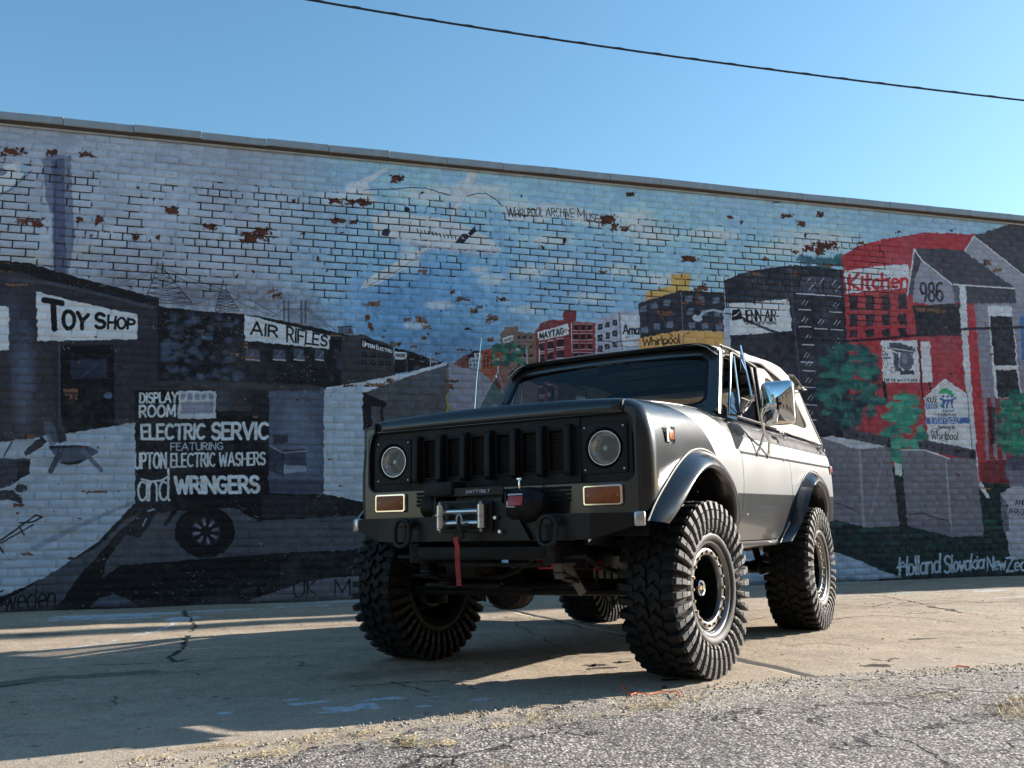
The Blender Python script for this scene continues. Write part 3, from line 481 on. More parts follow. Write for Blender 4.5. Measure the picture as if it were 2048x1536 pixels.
P([(1848, 796), (1866, 778), (1889, 757), (1912, 772), (1934, 789), (1946, 912), (1902, 898), (1857, 882)], (184, 192, 208)); L([(1934, 789), (1946, 912)], 1.6, (40, 40, 56)); T('HOUSE', (1851, 795), (1875, 794), (1875, 804), (1852, 805), (30, 34, 50), 1.2); T('100000', (1851, 807), (1876, 806), (1877, 817), (1852, 818), (40, 70, 150), 1.3)
gn, bl = (36, 150, 108), (44, 84, 150)
P([(1875, 788), (1880, 780), (1892, 776), (1904, 782), (1909, 790), (1901, 792), (1893, 787), (1884, 788)], gn); P([(1880, 806), (1887, 812), (1887, 817), (1880, 813)], gn)
for x in (1887, 1895, 1903): E(x, 793, 2.6, 2.6, bl); P([(x - 3, 798), (x + 3, 798), (x + 2, 816), (x - 2, 816)], bl)
L([(1881, 797), (1888, 801), (1902, 801), (1911, 796)], 4, bl); T('Harbor', (1887, 819), (1909, 818), (1909, 823), (1887, 824), (70, 80, 120), 1.1); T('Habitat', (1877, 826), (1912, 825), (1912, 832), (1877, 832), (50, 56, 80), 1.3)
P([(1853, 835), (1938, 834), (1939, 847), (1854, 848)], (48, 94, 168)); T('EVERYBODY', (1862, 837), (1920, 836), (1920, 845), (1862, 846), (196, 204, 218), 1.2, gap=.3)
T('Sponsored By', (1877, 851), (1910, 851), (1910, 857), (1877, 857), (40, 40, 54), 1.1); T('Whirlpool', (1863, 862), (1916, 864), (1916, 880), (1863, 878), (22, 22, 32), 1.6, gap=.14); L([(1862, 861), (1869, 857), (1877, 859), (1870, 864), (1863, 862)], 1.3, (22, 22, 32)); L([(1884, 882), (1892, 880), (1902, 858), (1896, 860), (1888, 876)], 1.2, (22, 22, 32))
def tree(cx, cy, rx, ry, cols, n, sz):
    for i in range(n):
        a = RNG.random() * 6.283; q = math.sqrt(RNG.random()); E(cx + rx * q * math.cos(a), cy + ry * q * math.sin(a), sz * (.6 + RNG.random()), sz * (.35 + .5 * RNG.random()), cols[i % len(cols)], .8, soft=.35, noise=.6)
tree(1702, 772, 62, 84, [(28, 86, 90), (24, 70, 80), (38, 110, 106), (20, 48, 62)], 190, 13); tree(1806, 858, 38, 72, [(40, 126, 116), (58, 150, 136), (32, 100, 98)], 130, 11); tree(1806, 930, 10, 20, [(40, 140, 120)], 20, 7); tree(2046, 850, 50, 66, [(28, 104, 92), (34, 128, 106), (22, 80, 80)], 130, 12)
# meadow, washing machines and the painted girl
P([(1400, 960), (1640, 950), (1700, 900), (1810, 940), (1965, 965), (2300, 985), (2300, 1145), (1400, 1200)], (20, 38, 44)); P([(1640, 870), (1690, 860), (1700, 960), (1640, 960)], (26, 28, 40)); P([(1789, 925), (1804, 930), (1804, 952), (1790, 950)], (150, 170, 180))
for i in range(60): r = RNG.random(3); E(1660 + r[0] * 380, 1040 + r[1] * 80, 10 + r[2] * 16, 2 + r[2] * 3, [(28, 72, 70), (24, 56, 58), (16, 28, 34)][i % 3], .6, soft=.5, noise=.6)
P([(1400, 1080), (1600, 1092), (1668, 1104), (1700, 1114), (1760, 1140), (1806, 1155), (1669, 1166), (1400, 1190)], (124, 148, 178))
wg, wd = (96, 102, 120), (60, 64, 80)
P([(1683, 859), (1700, 857), (1781, 876), (1783, 896), (1690, 884)], wd); E(1778, 886, 5, 9, (34, 34, 46)); P([(1560, 876), (1700, 878), (1770, 893), (1780, 900), (1800, 1052), (1738, 1056), (1670, 1040), (1560, 1020)], wg, mottle=.1)
P([(1640, 874), (1665, 872), (1772, 893), (1716, 899)], (150, 164, 184)); P([(1600, 905), (1716, 912), (1716, 990), (1600, 980)], (66, 72, 94), .5, grad=(1716, 900, 1640, 1000)); L([(1719, 898), (1728, 1054)], 5, (124, 132, 152), .7); L([(1770, 900), (1742, 1030)], 5, (118, 124, 144), .5); L([(1640, 1006), (1680, 1008), (1716, 1024)], 3, (58, 54, 76), .8)
for x, y in ((1700, 868), (1713, 871), (1727, 874), (1747, 879)): E(x, y, 3.4, 3.6, (34, 36, 50))
P([(1834, 882), (1850, 880), (1950, 899), (1952, 920), (1840, 900)], wd); E(1947, 909, 6, 10, (34, 34, 46)); P([(1802, 900), (1850, 900), (1890, 914), (1952, 919), (1968, 1070), (1906, 1074), (1815, 1052)], wg, mottle=.1); L([(1802, 900), (1850, 900), (1898, 917)], 3, (164, 174, 190)); L([(1892, 920), (1903, 1070)], 4.5, (132, 138, 156), .7); L([(1818, 1030), (1840, 1026), (1896, 1042)], 3, (58, 54, 76), .9); P([(1815, 1035), (1900, 1045), (1906, 1074), (1815, 1052)], (88, 90, 112), .6)
for x, y in ((1841, 889), (1853, 892), (1869, 895), (1884, 898)): E(x, y, 3.2, 3.6, (34, 36, 50))
E(1914, 902, 5, 6, (34, 36, 50))
P([(1962, 962), (1970, 978), (1982, 996), (1972, 996), (1956, 970)], (180, 186, 200)); L([(1960, 975), (1980, 978)], 2, (140, 100, 60))
E(2034, 940, 24, 30, (62, 70, 92)); P([(2012, 940), (2056, 940), (2050, 982), (2022, 984)], (92, 98, 122)); P([(2000, 988), (2024, 972), (2100, 975), (2110, 1116), (2022, 1120), (2010, 1060), (2016, 1010)], (136, 146, 170)); P([(2000, 990), (2014, 1004), (2018, 1060), (2010, 1066), (2002, 1030)], (84, 92, 116)); T('AND', (2031, 1000), (2052, 1000), (2052, 1009), (2031, 1009), (30, 30, 44), 1.6); T('PERFORM', (2018, 1018), (2062, 1018), (2062, 1030), (2018, 1030), (50, 54, 70), 1.6)
cw = (142, 166, 192)
T('Holland', (1798, 1116), (1880, 1108), (1882, 1144), (1800, 1152), cw, 4.0, gap=.1, slant=.12); L([(1794, 1136), (1806, 1124), (1812, 1132)], 3, cw); T('Slovakia', (1888, 1112), (1968, 1108), (1968, 1136), (1890, 1146), cw, 4.0, gap=.1, slant=.12); T('New', (1974, 1114), (2010, 1112), (2012, 1138), (1976, 1141), cw, 3.6, gap=.08, slant=.1); T('Zeal', (2012, 1116), (2058, 1112), (2058, 1140), (2014, 1143), cw, 3.6, gap=.1, slant=.1)
# bare strip along the foot, brush streaks and grime
foot = sstep(.09, .01, vv[:, None] + (NZ1 - .5) * .12)[..., None]
IMG[:] = IMG * (1 - foot * .7) + np.array([.055, .05, .05], np.float32) * foot * .7
for i in range(90):
    r = RNG.random(3); E(130 + r[0] * 560, 1165 + r[1] * 40, .8 + r[2] * 1.4, .6 + r[2] * 1.2, (96, 88, 70), .6, soft=.3, noise=.8)
STK = np.repeat(vnoise(THt, TW // 8 + 1, 3, 25, 2), 8, axis=1)[:, :TW]; DRP = np.repeat(vnoise(THt // 12 + 1, TW, 4, 26, 2), 12, axis=0)[:THt]
IMG *= (1.0 + .26 * sstep(2.2, 4.4, vv)[:, None, None])                       # paint brightened upward to stand in for uneven light on the wall
IMG *= (0.86 + .28 * NZ2[..., None]) * (.94 + .12 * NZ3[..., None]) * (.90 + .20 * STK[..., None]) * (.95 + .10 * DRP[..., None])
IMG[:] = IMG + (.16 - IMG) * (.16 * sstep(.50, .75, NZ3 + (NZ2 - .5) * .4))[..., None]      # chalky fading
SPK = vnoise(THt, TW, 3.2, 27, 1) * (.6 + .4 * NZ1); IMG[:] = IMG + (np.array([.30, .30, .29], np.float32) - IMG) * (.7 * sstep(.745, .80, SPK))[..., None]; IMG[:] = np.clip(IMG, .006, .86)

# --- where paint has come off: R = open joints, G = bare brick, B = ochre primer
MSK = np.zeros((THt, TW, 3), np.float32)
U_, V_ = uu[None, :], vv[:, None]
band = sstep(3.55, 3.95, V_ + (NZ3 - .5) * .8) * sstep(5.28, 4.95, V_ + (NZ1 - .5) * .3) * sstep(6.5, 5.9, U_ + (NZ1 - .5) * .6)
MSK[..., 0] = np.clip(.17 + .66 * band * (.62 + .7 * (NZ3 - .4)) * (.85 + .6 * (NZ1 - .3)) + .25 * sstep(2.6, 3.6, V_) * sstep(6.5, 5.6, U_) * (NZ1 > .5), 0, 1)
MSK[..., 0] *= 1 - .6 * sstep(5.3, 5.45, V_)
NZ4 = vnoise(THt, TW, 5, 24, 3)
def peel(cx, cy, rx, ry, ochre=0.0, n=.5):
    y0, y1, x0, x1 = _bb([(cx - 1.6 * rx, cy - 1.6 * ry), (cx + 1.6 * rx, cy + 1.6 * ry), (cx - 1.6 * rx, cy + 1.6 * ry)])
    if y1 <= y0 or x1 <= x0: return
    sl = (slice(y0, y1), slice(x0, x1)); d = np.maximum(np.abs(PXR[sl] - cx) / rx, np.abs(PYR[sl] - cy) / ry) + (NZ2[sl] - .5) * n * 2.0 + (NZ4[sl] - .5) * n * 3.0
    m = sstep(1.0, .85, d); MSK[sl + (1,)] = np.maximum(MSK[sl + (1,)], m); MSK[sl + (2,)] = MSK[sl + (2,)] * (1 - m) + ochre * m
for q in [(24, 303, 20, 7), (46, 304, 8, 6), (104, 305, 9, 6), (172, 309, 16, 5, .3), (346, 421, 14, 6), (420, 455, 13, 6), (500, 472, 15, 7), (522, 461, 18, 6), (508, 468, 10, 9), (272, 475, 7, 5), (200, 440, 7, 8), (160, 438, 6, 5), (55, 443, 24, 7, .3), (75, 448, 16, 5), (680, 441, 20, 5), (705, 444, 10, 4), (795, 357, 11, 6), (668, 402, 10, 5), (715, 403, 26, 6), (735, 407, 14, 4), (510, 472, 26, 9), (500, 478, 12, 6), (1216, 440, 16, 9), (1228, 452, 8, 10), (1252, 455, 10, 5, .4), (1376, 517, 16, 6), (1262, 388, 8, 4), (1650, 492, 24, 8), (1640, 505, 10, 7), (1618, 496, 10, 6), (1590, 505, 8, 4), (1574, 432, 12, 4), (1600, 447, 9, 6), (1640, 430, 8, 6), (1555, 405, 9, 2),
          (554, 591, 12, 6, .9), (545, 583, 10, 4, .7), (747, 607, 14, 5, .9), (735, 635, 5, 7, .2), (742, 652, 6, 8, .2), (842, 640, 12, 6, .9), (815, 639, 9, 3, .5), (854, 655, 9, 5, .9), (848, 677, 5, 5, .8), (984, 637, 10, 7, .8), (925, 598, 12, 4, .3), (1005, 598, 9, 4, .3), (905, 583, 5, 4), (960, 615, 9, 3, .7), (948, 622, 6, 4, .8), (793, 689, 10, 4, .4), (875, 708, 7, 2, .7), (980, 680, 5, 5, .9), (925, 700, 14, 2, .4), (672, 669, 10, 4, 1), (1330, 628, 14, 6, .5), (1398, 604, 9, 5, .4), (1370, 607, 10, 2, .8), (1512, 548, 11, 3, .9), (140, 783, 15, 6, .6), (146, 793, 8, 6, .5), (58, 874, 11, 4, .5), (32, 570, 26, 3, .9), (205, 571, 7, 2, 1), (490, 690, 4, 8, .9), (470, 708, 10, 3, 1), (500, 715, 12, 3, .7), (55, 1108, 14, 3, .6), (143, 1117, 6, 3, .6), (190, 984, 22, 2, .9), (40, 1010, 12, 3, .4), (750, 770, 20, 4, .9), (700, 772, 12, 3, .8), (780, 762, 8, 5, 1), (905, 762, 14, 3, .4), (900, 772, 6, 5, .3), (1855, 618, 24, 6, .8), (1880, 622, 10, 5, .6), (1975, 525, 6, 5, .7), (1995, 540, 12, 3, .9), (1720, 486, 7, 3), (1662, 531, 24, 3, .7), (1395, 585, 6, 9, .3), (1405, 575, 8, 7, .3), (597, 802, 6, 4, .9)]:
    peel(*q)
for i in range(70):
    r = RNG.random(4); x = -60 + r[0] * 2150; y = 330 + r[1] ** .8 * 400 + (x - 1000) * .04
    if x > 1700 and y > 480: continue
    if x < 480 and y > 560: continue
    peel(x, y, 2.5 + 5 * r[2] ** 2, 1.6 + 2.4 * r[3], .0 if y < 540 and RNG.random() < .8 else .8 * RNG.random())
for i in range(90):
    r = RNG.random(4); x = -60 + r[0] * 2150; y = 500 + r[1] * 600; peel(x, y, 1.5 + 3.5 * r[2] ** 2, 1.2 + 1.2 * r[3], .9 * RNG.random())

def to_image(name, arr):
    h, w = arr.shape[:2]; im = bpy.data.images.new(name, w, h, alpha=False, float_buffer=True); im.colorspace_settings.name = 'Non-Color'
    buf = np.ones((h, w, 4), np.float32); buf[..., :3] = arr; im.pixels.foreach_set(buf.ravel()); im.update(); return im
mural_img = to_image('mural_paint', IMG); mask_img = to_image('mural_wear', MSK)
# ------------------------------------------------------------------ brick wall with the mural
def wall_uv_nodes(n, l):
    ge = n.new('ShaderNodeNewGeometry'); sp = n.new('ShaderNodeSeparateXYZ'); l.new(ge.outputs['Position'], sp.inputs[0])
    def mt(op, a, b):
        q = n.new('ShaderNodeMath'); q.operation = op
        for i, x in enumerate((a, b)):
            if isinstance(x, (int, float)): q.inputs[i].default_value = x
            else: l.new(x, q.inputs[i])
        return q.outputs[0]
    y = mt('SUBTRACT', sp.outputs['Y'], D_W)
    u = mt('ADD', mt('MULTIPLY', sp.outputs['X'], float(UD[0])), mt('MULTIPLY', y, float(UD[1])))
    un = mt('DIVIDE', mt('SUBTRACT', u, U0), U1 - U0); vn = mt('DIVIDE', sp.outputs['Z'], THt / TX)
    cb = n.new('ShaderNodeCombineXYZ'); l.new(un, cb.inputs[0]); l.new(vn, cb.inputs[1])
    return ge, cb.outputs[0], mt
def mural_mat(name, mortar):
    m, n, l, b = new_mat(name); ge, uv, mt = wall_uv_nodes(n, l)
    def img(i):
        t = n.new('ShaderNodeTexImage'); t.image = i; t.extension = 'EXTEND'; t.interpolation = 'Linear'; l.new(uv, t.inputs[0]); return t
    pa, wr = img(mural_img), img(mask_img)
    sep = n.new('ShaderNodeSeparateColor'); l.new(wr.outputs[0], sep.inputs[0])
    def noise(sc, det=5, ro=.6):
        q = n.new('ShaderNodeTexNoise'); q.inputs['Scale'].default_value = sc; q.inputs['Detail'].default_value = det; q.inputs['Roughness'].default_value = ro; l.new(ge.outputs['Position'], q.inputs['Vector']); return q.outputs['Fac']
    def rng(x, a, b_, c=0.0, d=1.0):
        q = n.new('ShaderNodeMapRange'); q.inputs['From Min'].default_value = a; q.inputs['From Max'].default_value = b_; q.inputs['To Min'].default_value = c; q.inputs['To Max'].default_value = d; l.new(x, q.inputs['Value']); return q.outputs[0]
    def mix(f, a, c):
        q = n.new('ShaderNodeMix'); q.data_type = 'RGBA'
        for k, x in (('Factor', f), ('A', a), ('B', c)):
            if isinstance(x, (tuple, float)): q.inputs[k].default_value = x
            else: l.new(x, q.inputs[k])
        return q.outputs['Result']
    big, fine = noise(5.0, 6), noise(38.0, 5)
    if not mortar:
        brick = mix(rng(fine, .35, .7), (.105, .032, .020, 1), (.20, .062, .040, 1))
        brick = mix(sep.outputs[2], brick, mix(rng(fine, .3, .7), (.30, .13, .085, 1), (.27, .20, .13, 1)))
        # small chips scattered over the brick faces
        chip = rng(mt('ADD', mt('MULTIPLY', noise(16.0, 4, .7), .75), mt('MULTIPLY', sep.outputs[0], .12)), .625, .640)
        off = mt('MAXIMUM', mt('MULTIPLY', chip, rng(sep.outputs[0], .2, .5)), sep.outputs[1])
        colr = mix(off, pa.outputs[0], brick)
        tone = rng(big, .3, .7, .88, 1.08)
    else:
        gap = mix(rng(fine, .3, .7), (.035, .030, .028, 1), (.085, .055, .035, 1))
        gap = mix(rng(noise(9.0, 3), .56, .62), gap, (.20, .15, .085, 1))
        thr = mt('SUBTRACT', mt('MULTIPLY', sep.outputs[0], .52), .02)
        off = rng(mt('SUBTRACT', mt('ADD', thr, .19), mt('ADD', mt('MULTIPLY', noise(17.0, 6, .8), .62), mt('MULTIPLY', noise(3.1, 4, .6), .38))), -.012, .012)
        off = mt('MAXIMUM', off, rng(sep.outputs[1], .35, .6))
        dark = mix(.45, pa.outputs[0], gap)
        colr = mix(off, mix(rng(fine, .3, .7), pa.outputs[0], mix(.25, pa.outputs[0], gap)), gap); tone = rng(big, .3, .7, .88, 1.05)
    vm = n.new('ShaderNodeVectorMath'); vm.operation = 'SCALE'; l.new(colr, vm.inputs[0]); l.new(tone, vm.inputs['Scale']); l.new(vm.outputs[0], b.inputs['Base Color'])
    b.inputs['Roughness'].default_value = .78; b.inputs['Specular IOR Level'].default_value = .25
    bp = n.new('ShaderNodeBump'); bp.inputs['Strength'].default_value = .8; bp.inputs['Distance'].default_value = .008
    hh = mt('SUBTRACT', mt('ADD', mt('MULTIPLY', noise(26.0, 6, .65), .7), mt('MULTIPLY', noise(7.0, 2), .5)), mt('MULTIPLY', off, .5))
    l.new(hh, bp.inputs['Height']); l.new(bp.outputs[0], b.inputs['Normal'])
    return m
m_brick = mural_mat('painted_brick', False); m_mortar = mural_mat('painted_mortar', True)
wall = empty('mural_wall', wall_pt(0, 0), TH_W)
tag(wall, 'long brick wall painted with a faded mural of old shops, an airplane and a colourful street', 'wall')
CH = 0.0928; BL, JT = 0.2715, 0.0165
def brick_mesh(L_, name):
    h = (CH - JT) / 2; a = L_ / 2; c = .0045; d = .05; V = []
    for (x, z, y) in [(a, h, d), (a, h, c), (a - c, h - c, 0)]:
        V += [(-x, y, -z), (x, y, -z), (x, y, z), (-x, y, z)]
    V = [(x + random.uniform(-.0012, .0012), y, z + random.uniform(-.0012, .0012)) for x, y, z in V]
    Fq = []
    for r_ in (0, 4):
        for k in range(4): Fq.append((r_ + k, r_ + (k + 1) % 4, r_ + 4 + (k + 1) % 4, r_ + 4 + k))
    Fq.append((8, 9, 10, 11)); return V, Fq
SV = [brick_mesh(BL - JT, 's') for _ in range(5)]; HV = [brick_mesh(BL / 2 - JT, 'h') for _ in range(5)]
SM = [mesh_np('brick', v, f, m_brick) for v, f in SV]; HM = [mesh_np('brick', v, f, m_brick) for v, f in HV]
spots = []
nC = int((H_W - .13) / CH)
for r_ in range(nC):
    z = (r_ + .5) * CH; header = (r_ % 7 == 4); bl = BL / 2 if header else BL
    off = (0 if r_ % 2 else BL / 2) + random.uniform(-.012, .012) + (BL * .25 if header else 0)
    u = U0 - .6 + off
    while u < 11.2:
        spots.append((u + bl / 2, z + random.uniform(-.0012, .0012) + .006 * math.sin(u * 1.1 + r_ * .05), header)); u += bl
# the 300 bricks that show largest get an object each
def dist2(s): q = wall_pt(s[0], s[1]); return q.x ** 2 + q.y ** 2 + (q.z - CAM_H) ** 2
cand = [i for i, s in enumerate(spots) if not s[2] and s[0] > -5.85 and s[1] > .1]
cand.sort(key=lambda i: spots[i][0] - .0 * spots[i][1])
solo = set(cand[:300])
V, Fq = [], []; nv = 0
for i, (u, z, hd) in enumerate(spots):
    dep = random.gauss(0, .0026); rz, ry = random.gauss(0, .011), random.gauss(0, .005)
    k = random.randrange(5)
    if i in solo:
        o = link_mesh('brick', SM[k], wall, (u, -.0 + dep, z), (0, ry, rz))
    else:
        v = np.array((HV if hd else SV)[k][0]); c_, s_ = math.cos(rz), math.sin(rz)
        v = np.stack([v[:, 0] * c_ - v[:, 1] * s_ + u, v[:, 0] * s_ + v[:, 1] * c_ + dep, v[:, 2] + v[:, 0] * math.sin(-ry) + z], 1)
        V.append(v); Fq.append(np.array(SV[k][1]) + nv); nv += len(v)
o = link_mesh('bricks', mesh_np('bricks', np.concatenate(V), np.concatenate(Fq), m_brick), wall); tag(o, kind='stuff')
# mortar bed: deep where the paint has cracked out of the joints, nearly flush where it is caked full
us = np.arange(U0 - .7, 11.3, .05); vs_ = np.arange(0, H_W - .1, .0464)
ui = np.clip(((us - U0) * TX).astype(int), 0, TW - 1); vi = np.clip((vs_ * TX).astype(int), 0, THt - 1)
J = MSK[np.ix_(vi, ui)][..., 0]; dep = .0022 + .0075 * np.clip(J * 1.3, 0, 1)
Vg = np.stack(np.broadcast_arrays(us[None, :], dep, vs_[:, None]), -1).reshape(-1, 3); nu, nvv = len(us), len(vs_)
ii = (np.arange(nvv - 1)[:, None] * nu + np.arange(nu - 1)[None, :]).ravel()
link_mesh('mortar', mesh_np('mortar', Vg, np.stack([ii, ii + 1, ii + nu + 1, ii + nu], 1), m_mortar, True), wall)
m_plain = pmat('grey_painted_masonry', (.30, .33, .36), .85, var=.15, vscale=3, bump=.5, bscale=30)
core = MB(); core.box((1.6, .25, (H_W - .1) / 2), (19.2, .4, H_W - .1)); core.build('wall_core', m_plain, wall)
core = MB(); core.box((25.65, .24, (H_W - .1) / 2), (28.9, .48, H_W - .1)); core.box((-12.1, .24, (H_W - .1) / 2), (8.2, .48, H_W - .1)); core.build('outer_wall', m_plain, wall)
# coping
m_cop = pmat('grey_coping_tile', (.36, .39, .42), .55, var=.12, vscale=5, bump=.3, dirt=(.16, .13, .10), dscale=4, damt=.5)
m_rust = pmat('brown_underside', (.10, .055, .03), .9, var=.3, vscale=9, bump=.3)
m_flash = pmat('pale_flashing', (.48, .44, .38), .5, var=.15, vscale=6, dirt=(.25, .16, .09), dscale=5, damt=.6)
m_seal = pmat('white_sealant', (.62, .62, .60), .7, var=.1)
prof = [(.02, -.105), (-.062, -.105), (-.068, -.095), (-.067, -.014), (-.062, -.009), (.05, -.004), (.2, .0), (.46, -.01), (.5, -.03), (.5, -.1)]
Lc = .775
def cop_mesh():
    q = MB(); P0 = [[(x, y, z) for (y, z) in prof] for x in (-Lc / 2 + .003, Lc / 2 - .003)]; q.grid(P0)
    n_ = len(prof); q.f += [tuple(range(n_)), tuple(reversed(range(n_, 2 * n_)))]
    col_ = [[(x, y - (.004 if y < .2 else -.004), z + .003) for (y, z) in prof] for x in (Lc / 2 - .02, Lc / 2 - .004)]
    return q.build('coping_tile', m_cop, wall, bevel=.003, bseg=1, angle=12)
proto = cop_mesh(); first = True
k = -1; u = -16.2 + .23
while u < 39.8:
    o = proto if first else proto.copy()
    if not first: COL.objects.link(o)
    first = False; k += 1
    o.location = (u, random.uniform(-.006, .004), H_W + random.uniform(-.005, .005)); o.rotation_euler = (random.gauss(0, .008), random.gauss(0, .005), random.gauss(0, .006))
    if -8 < u < 11 and k % 3 == 0:
        MB().box((u + Lc / 2, -.064, H_W - .06), (.012, .012, .085)).build('joint_sealant', m_seal, wall, bevel=.003, bseg=1)
    u += Lc
MB().box((11.9, -.018, H_W - .121), (56.4, .05, .03)).build('coping_underside', m_rust, wall)
MB().box((11.9, -.010, H_W - .150), (56.4, .034, .026)).build('drip_strip', m_flash, wall, bevel=.004)
# flat roof and body of the building behind the parapet
m_roof = pmat('roof_felt', (.09, .09, .10), .95, var=.2, vscale=2, bump=.4)
rf = MB(); rf.box((11.9, 9.6, 5.0), (56.0, 18.2, .25)); rf.build('flat_roof', m_roof, wall)
bw = MB(); bw.box((11.9, 18.9, 2.55), (56.0, .35, 5.1)); bw.box((-16.0, 9.6, 2.45), (.35, 18.2, 4.9)); bw.box((39.9, 9.6, 2.45), (.35, 18.2, 4.9)); bw.build('rear_wall', m_plain, wall)
# ------------------------------------------------------------------ ground: concrete alley slabs along the wall, rough asphalt in front
def apt(a, b, z=0.0): return wall_pt(a, z, b)
def gab(x, y):
    """measured drawing units -> metres along / out from the wall, on the ground"""
    d = RX * ((x - 1024) / F_PX) - RU * ((y - 768) / F_PX) + RF; t = -CAM_H / d[2]; gx_, gy_ = d[0] * t, d[1] * t - D_W
    return (gx_ * UD[0] + gy_ * UD[1], -(gx_ * ND[0] + gy_ * ND[1]))
GA0, GA1, GB1, GS = -8.0, 11.0, 8.0, 130
GW, GH = int((GA1 - GA0) * GS), int(GB1 * GS)
ga = (GA0 + (np.arange(GW) + .5) / GS).astype(np.float32)[None, :]; gb = ((np.arange(GH) + .5) / GS).astype(np.float32)[:, None]
GN1 = vnoise(GH, GW, 30, 31, 4); GN2 = vnoise(GH, GW, 7, 32, 3); GN3 = vnoise(GH, GW, 120, 33, 4)
GI = np.zeros((GH, GW, 3), np.float32); GJ = np.zeros((GH, GW, 3), np.float32)
def gsl(pts, pad):
    A = [q[0] for q in pts]; B = [q[1] for q in pts]
    x0 = max(0, int((min(A) - pad - GA0) * GS)); x1 = min(GW, int((max(A) + pad - GA0) * GS) + 1); y0 = max(0, int((min(B) - pad) * GS)); y1 = min(GH, int((max(B) + pad) * GS) + 1)
    return (slice(y0, y1), slice(x0, x1)) if y1 > y0 and x1 > x0 else None
def gline(arr, ch, pts, w, a=1.0, px=True, rag=.03):
    q = [gab(*p) for p in pts] if px else pts
    for (xa, ya), (xb, yb) in zip(q[:-1], q[1:]):
        s_ = gsl([(xa, ya), (xb, yb)], w + .08)
        if s_ is None: continue
        X = ga[:, s_[1]] + (GN2[s_] - .5) * rag * 2 + (GN1[s_] - .5) * rag * 4; Y = gb[s_[0]] + (GN1[s_][:, ::-1] - .5) * rag * 4
        dx, dy = xb - xa, yb - ya; t = np.clip(((X - xa) * dx + (Y - ya) * dy) / (dx * dx + dy * dy + 1e-9), 0, 1)
        d = np.hypot(X - xa - t * dx, Y - ya - t * dy) / (w * (.35 + 1.3 * GN1[s_])); arr[s_ + (ch,)] = np.maximum(arr[s_ + (ch,)], a * sstep(1.1, .6, d))
def gblot(arr, ch, p, ra, rb, a=1.0, n=1.0, px=True):
    ca, cb_ = gab(*p) if px else p; s_ = gsl([(ca - ra, cb_ - rb), (ca + ra, cb_ + rb)], max(ra, rb))
    if s_ is None: return
    d = np.sqrt(((ga[:, s_[1]] - ca) / ra) ** 2 + ((gb[s_[0]] - cb_) / rb) ** 2) + (GN2[s_] - .5) * n * 1.6 + (GN1[s_] - .5) * n * 1.2
    arr[s_ + (ch,)] = np.maximum(arr[s_ + (ch,)], a * sstep(1.05, .7, d))
for pts, w in [([(370, 1220), (378, 1232), (384, 1244), (395, 1253), (380, 1262)], .018), ([(375, 1272), (362, 1298), (346, 1318), (362, 1322), (384, 1318)], .02), ([(590, 1322), (598, 1332), (626, 1330)], .012), ([(700, 1372), (790, 1366), (860, 1384)], .01), ([(800, 1368), (900, 1362), (960, 1380)], .008),
               ([(30, 1340), (180, 1330), (380, 1322), (560, 1312), (740, 1300)], .007), ([(0, 1374), (110, 1362)], .02), ([(1495, 1241), (1560, 1231), (1640, 1240), (1760, 1232), (1850, 1238), (1905, 1246)], .012), ([(1715, 1186), (1760, 1194), (1830, 1204), (1900, 1222), (1952, 1229)], .014), ([(1850, 1213), (1900, 1218), (1920, 1226)], .03), ([(1660, 1208), (1740, 1212), (1790, 1205)], .012), ([(1800, 1206), (1870, 1200), (1960, 1206), (2040, 1202)], .014),
               ([(1740, 1222), (1810, 1228), (1880, 1224)], .012), ([(1010, 1232), (1060, 1262), (1120, 1292)], .006), ([(1560, 1290), (1640, 1284), (1700, 1290)], .008), ([(1000, 1330), (1100, 1316), (1180, 1312)], .006), ([(1740, 1318), (1775, 1322), (1780, 1316)], .012)]: gline(GI, 0, pts, w)
for p, ra, rb in [((1188, 1330), .07, .05), ((1240, 1324), .06, .04), ((1205, 1336), .1, .03), ((1845, 1278), .18, .04), ((1760, 1330), .12, .05), ((1335, 1360), .05, .03), ((455, 1395), .02, .015), ((430, 1392), .015, .01)]: gblot(GI, 0, p, ra, rb)
for pts in ([(20, 1366), (100, 1356), (200, 1349), (292, 1342)],): gline(GJ, 0, pts, .11, .9)
gline(GJ, 0, [(60, 1270), (110, 1268)], .12, .8); gline(GJ, 0, [(300, 1345), (420, 1338)], .1, .4); gblot(GJ, 0, (1000, 1245), .8, .5, .4); gblot(GJ, 0, (1150, 1300), .9, .4, .35); gblot(GJ, 0, (820, 1345), .5, .15, .5)
for q in [((250, 1236), .45, .12), ((330, 1225), .35, .14), ((350, 1240), .12, .07), ((180, 1232), .3, .06), ((470, 1218), .4, .06), ((640, 1206), .5, .05), ((600, 1212), .3, .05), ((700, 1418), .13, .04), ((655, 1425), .10, .03), ((735, 1408), .06, .03), ((580, 1398), .05, .02), ((870, 1395), .05, .02), ((960, 1400), .05, .03), ((450, 1425), .03, .02), ((850, 1412), .06, .02), ((1990, 1181), .3, .09), ((1930, 1180), .35, .03), ((1720, 1190), .3, .04), ((2010, 1195), .25, .04), ((1700, 1165), .6, .06), ((60, 1310), .1, .02)]: gblot(GI, 1, q[0], q[1], q[2], 1.0, 1.1)
gline(GI, 1, [(110, 1301), (160, 1292), (215, 1283), (228, 1280)], .018, .8); gline(GI, 1, [(275, 1270), (310, 1262), (345, 1246), (372, 1238)], .02, .8); gline(GI, 1, [(1810, 1160), (1880, 1166), (1940, 1170), (2048, 1172)], .015, .6)
for q in [((1800, 1186), .35, .06), ((1765, 1183), .15, .05), ((1850, 1196), .2, .03), ((1960, 1216), .1, .03), ((1700, 1196), .12, .03)]: gblot(GI, 2, q[0], q[1], q[2], .8, 1.2)
